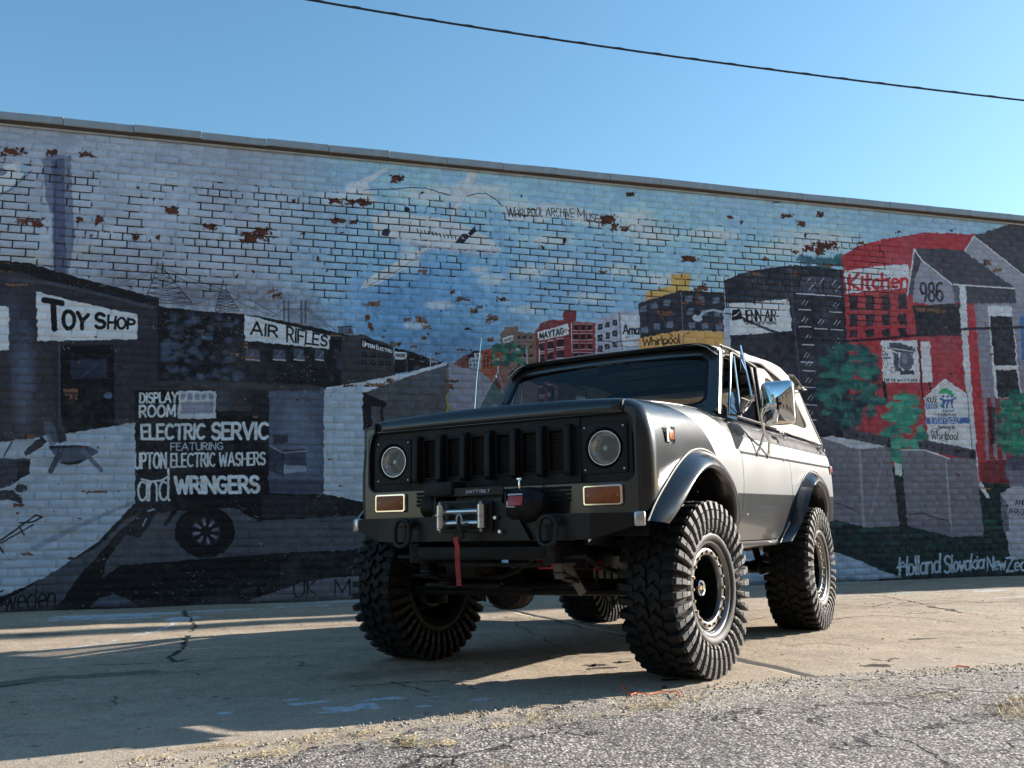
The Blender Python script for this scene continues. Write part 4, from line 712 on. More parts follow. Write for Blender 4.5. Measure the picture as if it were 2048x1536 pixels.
for q in [((210, 1232), .55, .20), ((300, 1228), .5, .22), ((365, 1236), .22, .16), ((420, 1222), .4, .10), ((150, 1238), .25, .1), ((690, 1203), .5, .08), ((690, 1416), .16, .06), ((760, 1400), .12, .04), ((620, 1404), .1, .03)]: gblot(GI, 1, q[0], q[1], q[2], 1.0, 1.0)
for i in range(900): r = RNG.random(5); gblot(GI, 0, (GA0 + r[0] * 19, r[1] * 7.8), .008 + .02 * r[2] ** 3, .008 + .015 * r[3] ** 3, .8, .6, px=False)
for i in range(160):
    r = RNG.random(5); a_ = GA0 + r[0] * 19; b_ = .2 + r[1] ** 1.5 * 7; th_ = r[2] * 3; pts = [(a_, b_)]
    for k in range(4): th_ += random.uniform(-.7, .7); pts.append((pts[-1][0] + .12 * math.cos(th_), pts[-1][1] + .08 * math.sin(th_)))
    gline(GI, 0, pts, .004 + .004 * r[3], .7, px=False, rag=.02)
for i in range(60): r = RNG.random(5); gblot(GJ, 0, (GA0 + r[0] * 19, r[1] * 7.8), .1 + .4 * r[2], .05 + .2 * r[3], .22, 1.2, px=False)
GJ[..., 1] = sstep(6.2, 7.3, gb + (GN3 - .5) * 1.2) * (.4 + .6 * GN1)
ground_img = to_image('alley_marks', GI); stain_img = to_image('alley_stains', GJ)

def ground_nodes(n, l):
    ge, uv_, mt = wall_uv_nodes(n, l)
    sp = n.new('ShaderNodeSeparateXYZ'); l.new(ge.outputs['Position'], sp.inputs[0]); y = mt('SUBTRACT', sp.outputs['Y'], D_W)
    a = mt('ADD', mt('MULTIPLY', sp.outputs['X'], float(UD[0])), mt('MULTIPLY', y, float(UD[1])))
    b = mt('MULTIPLY', mt('ADD', mt('MULTIPLY', sp.outputs['X'], float(ND[0])), mt('MULTIPLY', y, float(ND[1]))), -1.0)
    return ge, a, b, mt
def gtools(m, n, l, ge):
    def noise(sc, det=5, ro=.6, vec=None):
        q = n.new('ShaderNodeTexNoise'); q.inputs['Scale'].default_value = sc; q.inputs['Detail'].default_value = det; q.inputs['Roughness'].default_value = ro; l.new(ge.outputs['Position'], q.inputs['Vector']); return q.outputs['Fac']
    def rng(x, a, b_, c=0.0, d=1.0):
        q = n.new('ShaderNodeMapRange'); q.inputs['From Min'].default_value = a; q.inputs['From Max'].default_value = b_; q.inputs['To Min'].default_value = c; q.inputs['To Max'].default_value = d; l.new(x, q.inputs['Value']); return q.outputs[0]
    def mix(f, a, c, t='MIX'):
        q = n.new('ShaderNodeMix'); q.data_type = 'RGBA'; q.blend_type = t
        for k, x in (('Factor', f), ('A', a), ('B', c)):
            if isinstance(x, (tuple, float)): q.inputs[k].default_value = x
            else: l.new(x, q.inputs[k])
        return q.outputs['Result']
    def vor(sc, feat='F1'):
        q = n.new('ShaderNodeTexVoronoi'); q.inputs['Scale'].default_value = sc; q.feature = feat; l.new(ge.outputs['Position'], q.inputs['Vector']); return q
    return noise, rng, mix, vor
def concrete_mat():
    m, n, l, b = new_mat('worn_concrete'); ge, A, B, mt = ground_nodes(n, l); noise, rng, mix, vor = gtools(m, n, l, ge)
    cb = n.new('ShaderNodeCombineXYZ'); l.new(mt('DIVIDE', mt('SUBTRACT', A, GA0), GA1 - GA0), cb.inputs[0]); l.new(mt('DIVIDE', B, GB1), cb.inputs[1])
    ti = []
    for im in (ground_img, stain_img):
        t = n.new('ShaderNodeTexImage'); t.image = im; t.extension = 'EXTEND'; l.new(cb.outputs[0], t.inputs[0]); s_ = n.new('ShaderNodeSeparateColor'); l.new(t.outputs[0], s_.inputs[0]); ti.append(s_)
    c = mix(rng(noise(.9, 6), .35, .65), (.31, .225, .148, 1), (.46, .35, .238, 1))
    c = mix(rng(noise(3.2, 8, .7), .45, .64, 0, .75), c, (.20, .155, .11, 1)); c = mix(rng(noise(8.5, 8, .75), .52, .60, 0, .65), c, (.46, .39, .31, 1))
    c = mix(rng(noise(22, 6, .75), .50, .68, 0, .75), c, (.17, .135, .105, 1))
    c = mix(rng(noise(160, 3, .7), .42, .66), c, mix(.55, c, (.52, .46, .38, 1)))
    c = mix(rng(noise(75, 5, .8), .515, .575, 0, .62), c, (.12, .095, .07, 1)); c = mix(rng(noise(110, 4, .8), .54, .60, 0, .6), c, (.62, .54, .43, 1)); c = mix(rng(noise(14, 5, .75), .60, .66, 0, .7), c, (.12, .10, .08, 1))
    c = mix(mt('MULTIPLY', ti[1].outputs[1], .5), c, mix(rng(noise(130, 2), .4, .6), (.25, .22, .19, 1), (.46, .42, .36, 1)))
    c = mix(mt('MULTIPLY', ti[1].outputs[0], .75), c, (.10, .085, .075, 1))
    wear = rng(noise(28, 7, .75), .36, .52)
    c = mix(mt('MULTIPLY', ti[0].outputs[1], mt('MULTIPLY', wear, 1.15)), c, (.48, .56, .62, 1)); c = mix(mt('MULTIPLY', ti[0].outputs[2], mt('MULTIPLY', wear, .8)), c, (.20, .46, .38, 1))
    c = mix(ti[0].outputs[0], c, (.045, .038, .032, 1)); l.new(c, b.inputs['Base Color']); b.inputs['Roughness'].default_value = .9; b.inputs['Specular IOR Level'].default_value = .2
    h = mt('ADD', mt('MULTIPLY', noise(28, 8, .7), .7), mt('ADD', mt('MULTIPLY', noise(150, 4, .7), .35), mt('MULTIPLY', noise(6, 4), .8))); h = mt('SUBTRACT', h, mt('MULTIPLY', ti[0].outputs[0], .7))
    bp = n.new('ShaderNodeBump'); bp.inputs['Strength'].default_value = .8; bp.inputs['Distance'].default_value = .014; l.new(h, bp.inputs['Height']); l.new(bp.outputs[0], b.inputs['Normal']); return m
def edge_b(a):
    xs = [-60, -9, -4.37, -4.09, -3.87, -3.57, -3.3, -3.03, -2.66, -2.13, -1.6, -.97, -.36, .28, .85, 1.65, 3, 60]; ys = [7.9, 7.9, 7.86, 7.80, 7.76, 7.68, 7.62, 7.40, 7.25, 7.14, 7.11, 6.96, 6.94, 6.92, 7.02, 7.11, 7.1, 7.1]
    return np.interp(a, xs, ys)
def asphalt_mat():
    m, n, l, b = new_mat('coarse_asphalt'); ge, A, B, mt = ground_nodes(n, l); noise, rng, mix, vor = gtools(m, n, l, ge)
    v = vor(88); v2 = vor(190); bw = n.new('ShaderNodeSeparateColor'); l.new(v.outputs['Color'], bw.inputs[0]); bw2 = n.new('ShaderNodeSeparateColor'); l.new(v2.outputs['Color'], bw2.inputs[0])
    c = mix(rng(bw.outputs[0], .15, .85), (.065, .056, .050, 1), (.58, .50, .43, 1)); c = mix(rng(bw.outputs[1], .80, .84), c, (.68, .62, .54, 1)); c = mix(rng(bw.outputs[2], .80, .84, 0, .7), c, (.05, .048, .05, 1))
    c = mix(.22, c, mix(bw2.outputs[0], (.09, .088, .09, 1), (.52, .48, .44, 1)))
    c = mix(rng(v.outputs['Distance'], .38, .62, 0, .75), c, (.035, .034, .036, 1))
    near = rng(mt('ADD', B, mt('MULTIPLY', noise(2.2, 5), 1.2)), 7.75, 8.35)           # light gravelly margin next to the concrete
    c = mix(near, mix(.5, c, mix(bw.outputs[1], (.30, .25, .20, 1), (.58, .52, .44, 1))), c)
    c = mix(rng(noise(1.6, 6), .42, .62, 0, .35), c, (.10, .09, .085, 1)); c = mix(rng(noise(5, 7, .7), .60, .68, 0, .6), c, (.26, .20, .13, 1))
    cr = n.new('ShaderNodeTexVoronoi'); cr.feature = 'DISTANCE_TO_EDGE'; cr.inputs['Scale'].default_value = 2.1
    wv = n.new('ShaderNodeVectorMath'); wv.operation = 'ADD'; ns = n.new('ShaderNodeTexNoise'); ns.inputs['Scale'].default_value = 5; ns.inputs['Detail'].default_value = 5; l.new(ge.outputs['Position'], ns.inputs['Vector'])
    sc = n.new('ShaderNodeVectorMath'); sc.operation = 'SCALE'; sc.inputs['Scale'].default_value = .45; l.new(ns.outputs['Color'], sc.inputs[0]); l.new(ge.outputs['Position'], wv.inputs[0]); l.new(sc.outputs[0], wv.inputs[1]); l.new(wv.outputs[0], cr.inputs['Vector'])
    crack = mt('MULTIPLY', rng(cr.outputs['Distance'], .010, .034, 1, 0), rng(noise(1.1, 3), .42, .54)); c = mix(mt('MULTIPLY', crack, .9), c, (.02, .018, .018, 1))
    l.new(c, b.inputs['Base Color']); b.inputs['Roughness'].default_value = .85; b.inputs['Specular IOR Level'].default_value = .3
    h = mt('SUBTRACT', mt('ADD', mt('MULTIPLY', mt('SUBTRACT', 1.0, v.outputs['Distance']), .9), mt('MULTIPLY', noise(60, 5, .7), .5)), mt('MULTIPLY', crack, 1.2))
    bp = n.new('ShaderNodeBump'); bp.inputs['Strength'].default_value = .6; bp.inputs['Distance'].default_value = .006; l.new(h, bp.inputs['Height']); l.new(bp.outputs[0], b.inputs['Normal']); return m
m_conc = concrete_mat(); m_asph = asphalt_mat()
def to_world(a, b, z): return np.stack([a * UD[0] - b * ND[0], D_W + a * UD[1] - b * ND[1], z], -1)
NB = vnoise(400, 1200, 16, 41, 3); NF = vnoise(400, 1200, 5, 42, 2)
def gheight(a, b):
    x = np.clip((a + 22) * 22, 0, 1198); y = np.clip(b * 22 + 20, 0, 398); xi, yi = x.astype(int), y.astype(int); fx, fy = x - xi, y - yi
    def s_(N): return (N[yi, xi] * (1 - fx) + N[yi, xi + 1] * fx) * (1 - fy) + (N[yi + 1, xi] * (1 - fx) + N[yi + 1, xi + 1] * fx) * fy
    return (s_(NB) - .5) * .022 + (s_(NF) - .5) * .005
m_dirt = pmat('packed_dirt', (.16, .13, .10), .95, var=.3, vscale=.6, bump=.6, bscale=12, dirt=(.20, .19, .10), dscale=.15, damt=.7)
g = MB(); g.box((0, 0, -.06), (1600, 1600, .04)); tag(g.build('ground', m_dirt), kind='structure')
alley = empty('concrete_alley', apt(0, 0)); tag(alley, kind='structure')
js = [-19.0, -13.6, -8.6, -.9, 8.9, 13.9, 18.0]
m_joint = pmat('dirt_filled_joint', (.030, .026, .022), .95, var=.4, vscale=30, bump=.8, bscale=80)
for k in range(len(js) - 1):
    fine = -9 < js[k] < 8; st = .05 if fine else .25
    bs = np.concatenate([[0.0, 0.0], np.arange(0.0, 8.4, st if fine else .3)]); na = int((js[k + 1] - js[k]) / st) + 1
    A_ = np.linspace(0, 1, na); sk0 = .07 if k > 0 else 0; 
    a0_ = js[k] + .007 + sk0 * bs * (1 if abs(js[k] + .9) < .1 else 0); a1_ = js[k + 1] - .007 + sk0 * bs * (1 if abs(js[k + 1] + .9) < .1 else 0)
    wob = (vnoise(1, len(bs), 5, 90, 3)[0] - .5) * .05; wid = vnoise(1, len(bs), 2, 91, 2)[0] * .012
    if k > 0: a0_ = a0_ + wob + wid
    if k < len(js) - 2: a1_ = a1_ + wob
    aa = a0_[:, None] * (1 - A_) + a1_[:, None] * A_; bb = np.broadcast_to(bs[:, None], aa.shape)
    zz = gheight(aa, bb); aa = np.concatenate([aa[:, :1], aa, aa[:, -1:]], 1); bb = np.concatenate([bb[:, :1], bb, bb[:, -1:]], 1)
    ez = np.full((zz.shape[0], 1), -.05); zz = np.concatenate([ez, zz - .000, ez], 1); zz[0, :] = -.05; zz[:, 1] -= .004; zz[:, -2] -= .004
    Vv = to_world(aa, bb, zz).reshape(-1, 3); r_, c_ = zz.shape; ii = (np.arange(r_ - 1)[:, None] * c_ + np.arange(c_ - 1)[None, :]).ravel()
    o = link_mesh('concrete_slab', mesh_np('concrete_slab', Vv, np.stack([ii, ii + c_, ii + c_ + 1, ii + 1], 1), m_conc)); o.parent = alley; o.matrix_parent_inverse = Matrix.Translation(-apt(0, 0))
for k in range(1, len(js) - 1):
    q = MB(); q.grid([[tuple(to_world(np.array(js[k] + d + (.07 * b if abs(js[k] + .9) < .1 else 0)), np.array(b), np.array(float(gheight(np.array([js[k]]), np.array([b]))[0]) - .0045))) for d in (-.06, .07)] for b in np.arange(0, 8.3, .2)]); o = q.build('joint_filler', m_joint); o.parent = alley; o.matrix_parent_inverse = Matrix.Translation(-apt(0, 0))
# asphalt
rr = np.random.default_rng(5)
A_ = np.concatenate([np.linspace(-60, -6.2, 30), np.arange(-6, 3.6, .014), np.linspace(3.8, 60, 30)]); t_ = np.concatenate([np.arange(-.25, 2.2, .014), 2.2 + (np.linspace(0, 1, 40) ** 2) * 55])
eb = edge_b(A_) + .10 * (vnoise(1, len(A_), 14, 51, 4)[0] - .5) + .16 * (vnoise(1, len(A_), 60, 52, 2)[0] - .5)
aa = np.broadcast_to(A_[None, :], (len(t_), len(A_))); bb = eb[None, :] + t_[:, None]; nz = vnoise(len(t_), len(A_), 6, 53, 3) - .5; nz2 = vnoise(len(t_), len(A_), 30, 54, 3) - .5
zz = -.014 + .022 * sstep(-.12, .30, t_[:, None] + nz * .30 + nz2 * .25) + gheight(aa, np.clip(bb, 0, 16)) * .6 + nz2 * .008
zz = zz + (rr.random(zz.shape) - .5) * .0045 * sstep(-.05, .1, t_[:, None]) * ((A_ > -6) & (A_ < 3.6))[None, :]
zz[0, :] = -.04
Vv = to_world(aa, bb, zz).reshape(-1, 3); r_, c_ = zz.shape; ii = (np.arange(r_ - 1)[:, None] * c_ + np.arange(c_ - 1)[None, :]).ravel()
tag(link_mesh('asphalt_lot', mesh_np('asphalt_lot', Vv, np.stack([ii, ii + c_, ii + c_ + 1, ii + 1], 1), m_asph)), kind='structure')
# loose stones along the ragged edge
def stones(n_, gen, smin, smax, mat, name, seed):
    r = np.random.default_rng(seed); O = np.array([(1, 0, 0), (-1, 0, 0), (0, 1, 0), (0, -1, 0), (0, 0, 1), (0, 0, -1)], float); T_ = np.array([(0, 2, 4), (2, 1, 4), (1, 3, 4), (3, 0, 4), (2, 0, 5), (1, 2, 5), (3, 1, 5), (0, 3, 5)])
    a, b = gen(r, n_); s_ = smin + (smax - smin) * r.random(n_) ** 3
    V = O[None] * s_[:, None, None] * (.6 + .6 * r.random((n_, 1, 3))) * (.8 + .4 * r.random((n_, 6, 1))); V[..., 2] *= .7; an = r.random(n_) * 6.28; c_, s2 = np.cos(an)[:, None], np.sin(an)[:, None]
    V = np.stack([V[..., 0] * c_ - V[..., 1] * s2, V[..., 0] * s2 + V[..., 1] * c_, V[..., 2]], -1)
    z = gheight(a, b) + s_ * .3 + .004 + .005 * sstep(.0, .25, b - edge_b(a)); V += to_world(a, b, z)[:, None, :]
    return link_mesh(name, mesh_np(name, V.reshape(-1, 3), (T_[None] + 6 * np.arange(n_)[:, None, None]).reshape(-1, 3), mat))
def stone_mat():
    m, n, l, b = new_mat('loose_stone'); ge = n.new('ShaderNodeNewGeometry'); cr = n.new('ShaderNodeValToRGB'); l.new(ge.outputs['Random Per Island'], cr.inputs[0]); e = cr.color_ramp.elements
    e[0].color = (.12, .11, .10, 1); e[1].color = (.50, .46, .40, 1); k = e.new(.5); k.color = (.30, .26, .21, 1); l.new(cr.outputs[0], b.inputs['Base Color']); b.inputs['Roughness'].default_value = .9; return m
m_stone = stone_mat()
def gen1(r, n_): a = -5.6 + r.random(n_) * 9.5; return a, edge_b(a) - .02 + np.abs(r.normal(0, .24, n_))
o = stones(5200, gen1, .0025, .0095, m_stone, 'loose_gravel', 61); tag(o, 'loose gravel strewn along the crumbling edge of the asphalt', 'gravel', kind='stuff')
def gen2(r, n_): return -6 + r.random(n_) * 12, .05 + r.random(n_) ** 1.3 * 7
o = stones(1400, gen2, .002, .009, m_stone, 'grit', 62); tag(o, 'fine grit scattered over the concrete alley', 'grit', kind='stuff')
# dry grass
m_straw = pmat('dry_grass', (.48, .36, .17), .8, var=.35, vscale=40)
def straw(name, clumps, seed, label):
    r = np.random.default_rng(seed); V, Fq = [], []
    for (a, b, n_, sp, hh, ln) in clumps:
        for k in range(n_):
            x, y = a + r.normal(0, sp), b + r.normal(0, sp * .45); th_ = r.random() * 6.28; L_ = ln * (.4 + r.random()); up = hh * r.random(); w_ = .0011
            z0 = float(gheight(np.array([x]), np.array([y]))[0]) + .014 * float(sstep(0, .25, y - edge_b(x))) + .002
            pts = [(x, y, z0), (x + L_ * .5 * math.cos(th_), y + L_ * .5 * math.sin(th_), z0 + up * .8), (x + L_ * math.cos(th_ + .3), y + L_ * math.sin(th_ + .3), z0 + up * .9)]
            i0 = len(V)
            for (px_, py_, pz_), w2 in zip(pts, (w_, w_, w_ * .3)): V += [(px_ - w2 * math.sin(th_), py_ + w2 * math.cos(th_), pz_), (px_ + w2 * math.sin(th_), py_ - w2 * math.cos(th_), pz_ + .0006)]
            Fq += [(i0, i0 + 1, i0 + 3, i0 + 2), (i0 + 2, i0 + 3, i0 + 5, i0 + 4)]
    V = np.array(V); o = link_mesh(name, mesh_np(name, to_world(V[:, 0], V[:, 1], V[:, 2]), np.array(Fq), m_straw)); tag(o, label, 'dry grass', kind='stuff')
cl = []
for (x, y, n_, sp, hh) in [(2032, 1412, 90, .05, .035), (2020, 1432, 120, .07, .04), (2048, 1445, 60, .06, .03), (1880, 1404, 50, .09, .006), (1840, 1398, 60, .1, .006), (1620, 1392, 40, .1, .008), (1700, 1382, 40, .12, .005), (1310, 1416, 90, .1, .007), (1270, 1420, 70, .09, .006), (1340, 1408, 60, .08, .006), (1420, 1402, 40, .1, .005), (1060, 1440, 60, .08, .008), (1205, 1440, 40, .08, .008), (1080, 1448, 40, .06, .006), (1400, 1425, 25, .08, .005),
                           (1010, 1462, 50, .05, .006), (820, 1498, 60, .05, .012), (880, 1500, 60, .05, .012), (540, 1517, 80, .06, .01), (470, 1492, 60, .05, .006), (620, 1478, 40, .06, .006), (740, 1468, 50, .06, .007), (800, 1486, 40, .05, .007), (1960, 1370, 40, .12, .006), (2010, 1358, 50, .12, .006), (1750, 1372, 30, .1, .006), (380, 1500, 30, .05, .006), (300, 1520, 30, .05, .006), (1900, 1182, 40, .1, .01), (1850, 1208, 30, .12, .008)]:
    a, b = gab(x, y); cl.append((a, b, n_, sp, hh, .05))
for i in range(70): a = random.uniform(-5, 5); cl.append((a, float(edge_b(a)) + abs(random.gauss(0, .3)), 10, .05, .006, .045))
straw('dry_grass', cl, 71, 'straw coloured dry grass caught along the broken asphalt edge')
# ------------------------------------------------------------------ the off-road truck (local X = its left side, Y = towards its tail, Z up)
def glass_mat(name, tint, rough=.0, refl=1.0, bump=0.0, milky=0.0):
    m, n, l, b = new_mat(name); out = n['Material Output']; n.remove(b)
    tr = n.new('ShaderNodeBsdfTransparent'); tr.inputs[0].default_value = (*tint, 1); gl = n.new('ShaderNodeBsdfGlossy'); gl.inputs['Roughness'].default_value = rough; gl.inputs['Color'].default_value = (refl, refl, refl, 1)
    fr = n.new('ShaderNodeFresnel'); fr.inputs[0].default_value = 1.5; mx = n.new('ShaderNodeMixShader'); l.new(fr.outputs[0], mx.inputs[0]); l.new(tr.outputs[0], mx.inputs[1]); l.new(gl.outputs[0], mx.inputs[2]); res = mx.outputs[0]
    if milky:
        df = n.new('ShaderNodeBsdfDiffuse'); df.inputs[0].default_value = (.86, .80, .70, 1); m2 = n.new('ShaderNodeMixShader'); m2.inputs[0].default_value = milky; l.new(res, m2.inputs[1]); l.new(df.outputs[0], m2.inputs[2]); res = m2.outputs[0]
    if bump:
        tc = n.new('ShaderNodeTexCoord'); w = n.new('ShaderNodeTexWave'); w.bands_direction = 'X'; w.inputs['Scale'].default_value = 45; w.inputs['Distortion'].default_value = .3; l.new(tc.outputs['Object'], w.inputs['Vector'])
        bp = n.new('ShaderNodeBump'); bp.inputs['Strength'].default_value = bump; bp.inputs['Distance'].default_value = .004; l.new(w.outputs['Fac'], bp.inputs['Height']); l.new(bp.outputs[0], gl.inputs['Normal']); l.new(bp.outputs[0], fr.inputs['Normal'])
    l.new(res, out.inputs['Surface']); return m
def paint_mat():
    m, n, l, b = new_mat('two_tone_paint'); tc = n.new('ShaderNodeTexCoord'); sp = n.new('ShaderNodeSeparateXYZ'); l.new(tc.outputs['Object'], sp.inputs[0]); Y, Z = sp.outputs['Y'], sp.outputs['Z']
    def mt(op, *a):
        q = n.new('ShaderNodeMath'); q.operation = op
        for i, x in enumerate(a):
            if isinstance(x, (int, float)): q.inputs[i].default_value = x
            else: l.new(x, q.inputs[i])
        return q.outputs[0]
    def curve(pts):
        q = n.new('ShaderNodeFloatCurve'); c = q.mapping.curves[0]; l.new(mt('DIVIDE', mt('SUBTRACT', Z, 1.0), .55), q.inputs['Value'])
        ps = [((z - 1.0) / .55, (y + .6) / 2) for z, y in pts]
        c.points[0].location = ps[0]; c.points[1].location = ps[-1]
        for p_ in ps[1:-1]: c.points.new(*p_)
        q.mapping.use_clip = True; q.mapping.update(); return mt('SUBTRACT', mt('MULTIPLY', q.outputs[0], 2.0), .6)
    Ac = curve([(1.0, .62), (1.10, .52), (1.216, .436), (1.283, .356), (1.361, .238), (1.412, .06), (1.447, -.12), (1.55, -.35)])
    Bc = curve([(1.0, .95), (1.30, .845), (1.357, .81), (1.37, .748), (1.41, .608), (1.479, .369), (1.55, .10)])
    def st(x, e=.003): q = n.new('ShaderNodeMapRange'); q.inputs['From Min'].default_value = -e; q.inputs['From Max'].default_value = e; l.new(x, q.inputs['Value']); return q.outputs[0]
    behA = st(mt('SUBTRACT', Y, Ac)); behB = st(mt('SUBTRACT', Y, Bc)); zl = mt('ADD', 1.352, mt('MULTIPLY', mt('SUBTRACT', Y, .8), .012))
    upper = mt('MULTIPLY', behB, st(mt('SUBTRACT', Z, zl)))
    zp = mt('ADD', 1.252, mt('MULTIPLY', mt('SUBTRACT', Y, .96), .014)); pin = mt('MULTIPLY', st(mt('SUBTRACT', .0085, mt('ABSOLUTE', mt('SUBTRACT', Z, zp))), .002), st(mt('SUBTRACT', Y, .95)))
    dl = mt('ABSOLUTE', mt('SUBTRACT', Y, mt('ADD', .955, mt('MULTIPLY', mt('SUBTRACT', Z, 1.252), -1.45)))); pin2 = mt('MULTIPLY', st(mt('SUBTRACT', .0105, dl), .002), mt('MULTIPLY', st(mt('SUBTRACT', Z, 1.25)), st(mt('SUBTRACT', 1.356, Z))))
    low = st(mt('SUBTRACT', mt('ADD', .988, mt('MULTIPLY', mt('SUBTRACT', Y, .8), .016)), Z))
    dark = mt('MAXIMUM', mt('MAXIMUM', upper, low), mt('MAXIMUM', pin, pin2)); silver = mt('MULTIPLY', behA, mt('SUBTRACT', 1.0, dark))
    ns = n.new('ShaderNodeTexNoise'); ns.inputs['Scale'].default_value = 420; ns.inputs['Detail'].default_value = 2; l.new(tc.outputs['Object'], ns.inputs['Vector'])
    nb = n.new('ShaderNodeTexNoise'); nb.inputs['Scale'].default_value = 2.5; nb.inputs['Detail'].default_value = 6; l.new(tc.outputs['Object'], nb.inputs['Vector'])
    mx = n.new('ShaderNodeMix'); mx.data_type = 'RGBA'; l.new(silver, mx.inputs['Factor']); mx.inputs['A'].default_value = (.034, .035, .037, 1); mx.inputs['B'].default_value = (.195, .202, .205, 1)
    mb = n.new('ShaderNodeMix'); mb.data_type = 'RGBA'; l.new(mt('MULTIPLY', dark, behA), mb.inputs['Factor']); mb.inputs['A'].default_value = (.034, .035, .037, 1); mb.inputs['B'].default_value = (.078, .079, .078, 1); l.new(mb.outputs['Result'], mx.inputs['A'])  # side bands: same dark paint as the nose, lightened here for their sunlight
    du = n.new('ShaderNodeMix'); du.data_type = 'RGBA'; du.inputs['B'].default_value = (.20, .165, .125, 1); l.new(mx.outputs['Result'], du.inputs['A']); l.new(mt('MULTIPLY', mt('MULTIPLY', mt('MAXIMUM', mt('SUBTRACT', 1.12, Z), 0.0), .9), mt('MULTIPLY', nb.outputs['Fac'], nb.outputs['Fac'])), du.inputs['Factor'])
    k = mt('ADD', mt('MULTIPLY', ns.outputs['Fac'], .30), mt('ADD', .74, mt('MULTIPLY', nb.outputs['Fac'], .22))); vm = n.new('ShaderNodeVectorMath'); vm.operation = 'SCALE'; l.new(du.outputs['Result'], vm.inputs[0]); l.new(k, vm.inputs['Scale']); l.new(vm.outputs[0], b.inputs['Base Color'])
    l.new(mt('ADD', .5, mt('MULTIPLY', silver, -.15)), b.inputs['Metallic']); l.new(mt('ADD', mt('ADD', .20, mt('MULTIPLY', silver, .20)), mt('MULTIPLY', nb.outputs['Fac'], .08)), b.inputs['Roughness'])
    b.inputs['Coat Weight'].default_value = .38; b.inputs['Coat Roughness'].default_value = .035
    bp = n.new('ShaderNodeBump'); bp.inputs['Strength'].default_value = .06; bp.inputs['Distance'].default_value = .01; l.new(nb.outputs['Fac'], bp.inputs['Height']); l.new(bp.outputs[0], b.inputs['Coat Normal']); l.new(bp.outputs[0], b.inputs['Normal'])
    return m
m_paint = paint_mat()
m_blk = pmat('satin_black_trim', (.011, .010, .010), .42, spec=.3, var=.2, vscale=6, bump=.15, bscale=300)
m_panel = pmat('black_grille_plastic', (.010, .009, .009), .5, spec=.25, var=.2, vscale=9, bump=.25, bscale=400, dirt=(.03, .026, .022), damt=.3)
m_flare = pmat('gloss_black_flare', (.012, .013, .016), .24, coat=.5, coat_r=.1, var=.15)
m_under = pmat('black_chassis_paint', (.006, .0055, .005), .55, spec=.25, var=.3, vscale=10, bump=.3, dirt=(.05, .04, .032), dscale=8, damt=.35)
m_tan = pmat('bare_steel_bracket', (.16, .12, .095), .5, metal=.4, var=.2)
m_chrome = pmat('chrome', (.82, .82, .82), .07, metal=1.0, dirt=(.35, .30, .24), dscale=6, damt=.25)
m_chromeb = pmat('polished_chrome', (.9, .9, .9), .02, metal=1.0)
m_refl = pmat('lamp_reflector', (.95, .94, .92), .10, metal=1.0, bump=.25, bscale=120)
m_steel = pmat('brushed_steel', (.55, .56, .57), .28, metal=1.0, var=.12, vscale=30)
m_rub = pmat('tyre_rubber', (.017, .0165, .017), .5, var=.3, vscale=14, bump=.4, bscale=120, dirt=(.07, .065, .058), dscale=7, damt=.3)
m_ring = pmat('machined_grey_ring', (.20, .20, .205), .34, metal=.8, var=.15)
m_wheelb = pmat('black_wheel', (.003, .003, .003), .5, var=.2, spec=.15)
m_brass = pmat('brass_bolt', (.62, .50, .30), .28, metal=1.0, var=.2)
m_red = pmat('red_webbing', (.42, .035, .03), .75, var=.2, vscale=60, bump=.4, bscale=500)
m_redp = pmat('red_paint', (.38, .02, .02), .35, coat=.3)
m_amber = pmat('amber_lens', (.36, .085, .010), .35, coat=.12, spec=.3, var=.25, vscale=30, bump=.3, bscale=90); m_amber.node_tree.nodes['Principled BSDF'].inputs['Transmission Weight'].default_value = .15
m_canvas = pmat('cream_canvas', (.58, .56, .50), .85, var=.12, vscale=5, bump=.5, bscale=25, dirt=(.30, .27, .22), dscale=3, damt=.4)
m_piping = pmat('black_piping', (.02, .02, .022), .6)
m_int = pmat('dark_interior', (.010, .010, .011), .7, var=.2); m_seat = pmat('black_vinyl_seat', (.03, .028, .028), .5, var=.2, bump=.2)
m_glass = glass_mat('tinted_windscreen', (.36, .40, .41)); m_sglass = glass_mat('green_side_glass', (.62, .74, .70)); m_vinyl = glass_mat('clear_vinyl', (.62, .60, .60), .06, 1.0, milky=.10); m_lens = glass_mat('headlamp_glass', (.93, .93, .90), .06, 1.0, bump=.9, milky=.14)  # headlamp: warm milky share stands in for sunlit ground mirrored in the lens
m_white = pmat('white_print', (.55, .58, .62), .5); m_rope = pmat('grey_synthetic_rope', (.10, .11, .12), .6, var=.3, vscale=80, bump=.5, bscale=300)

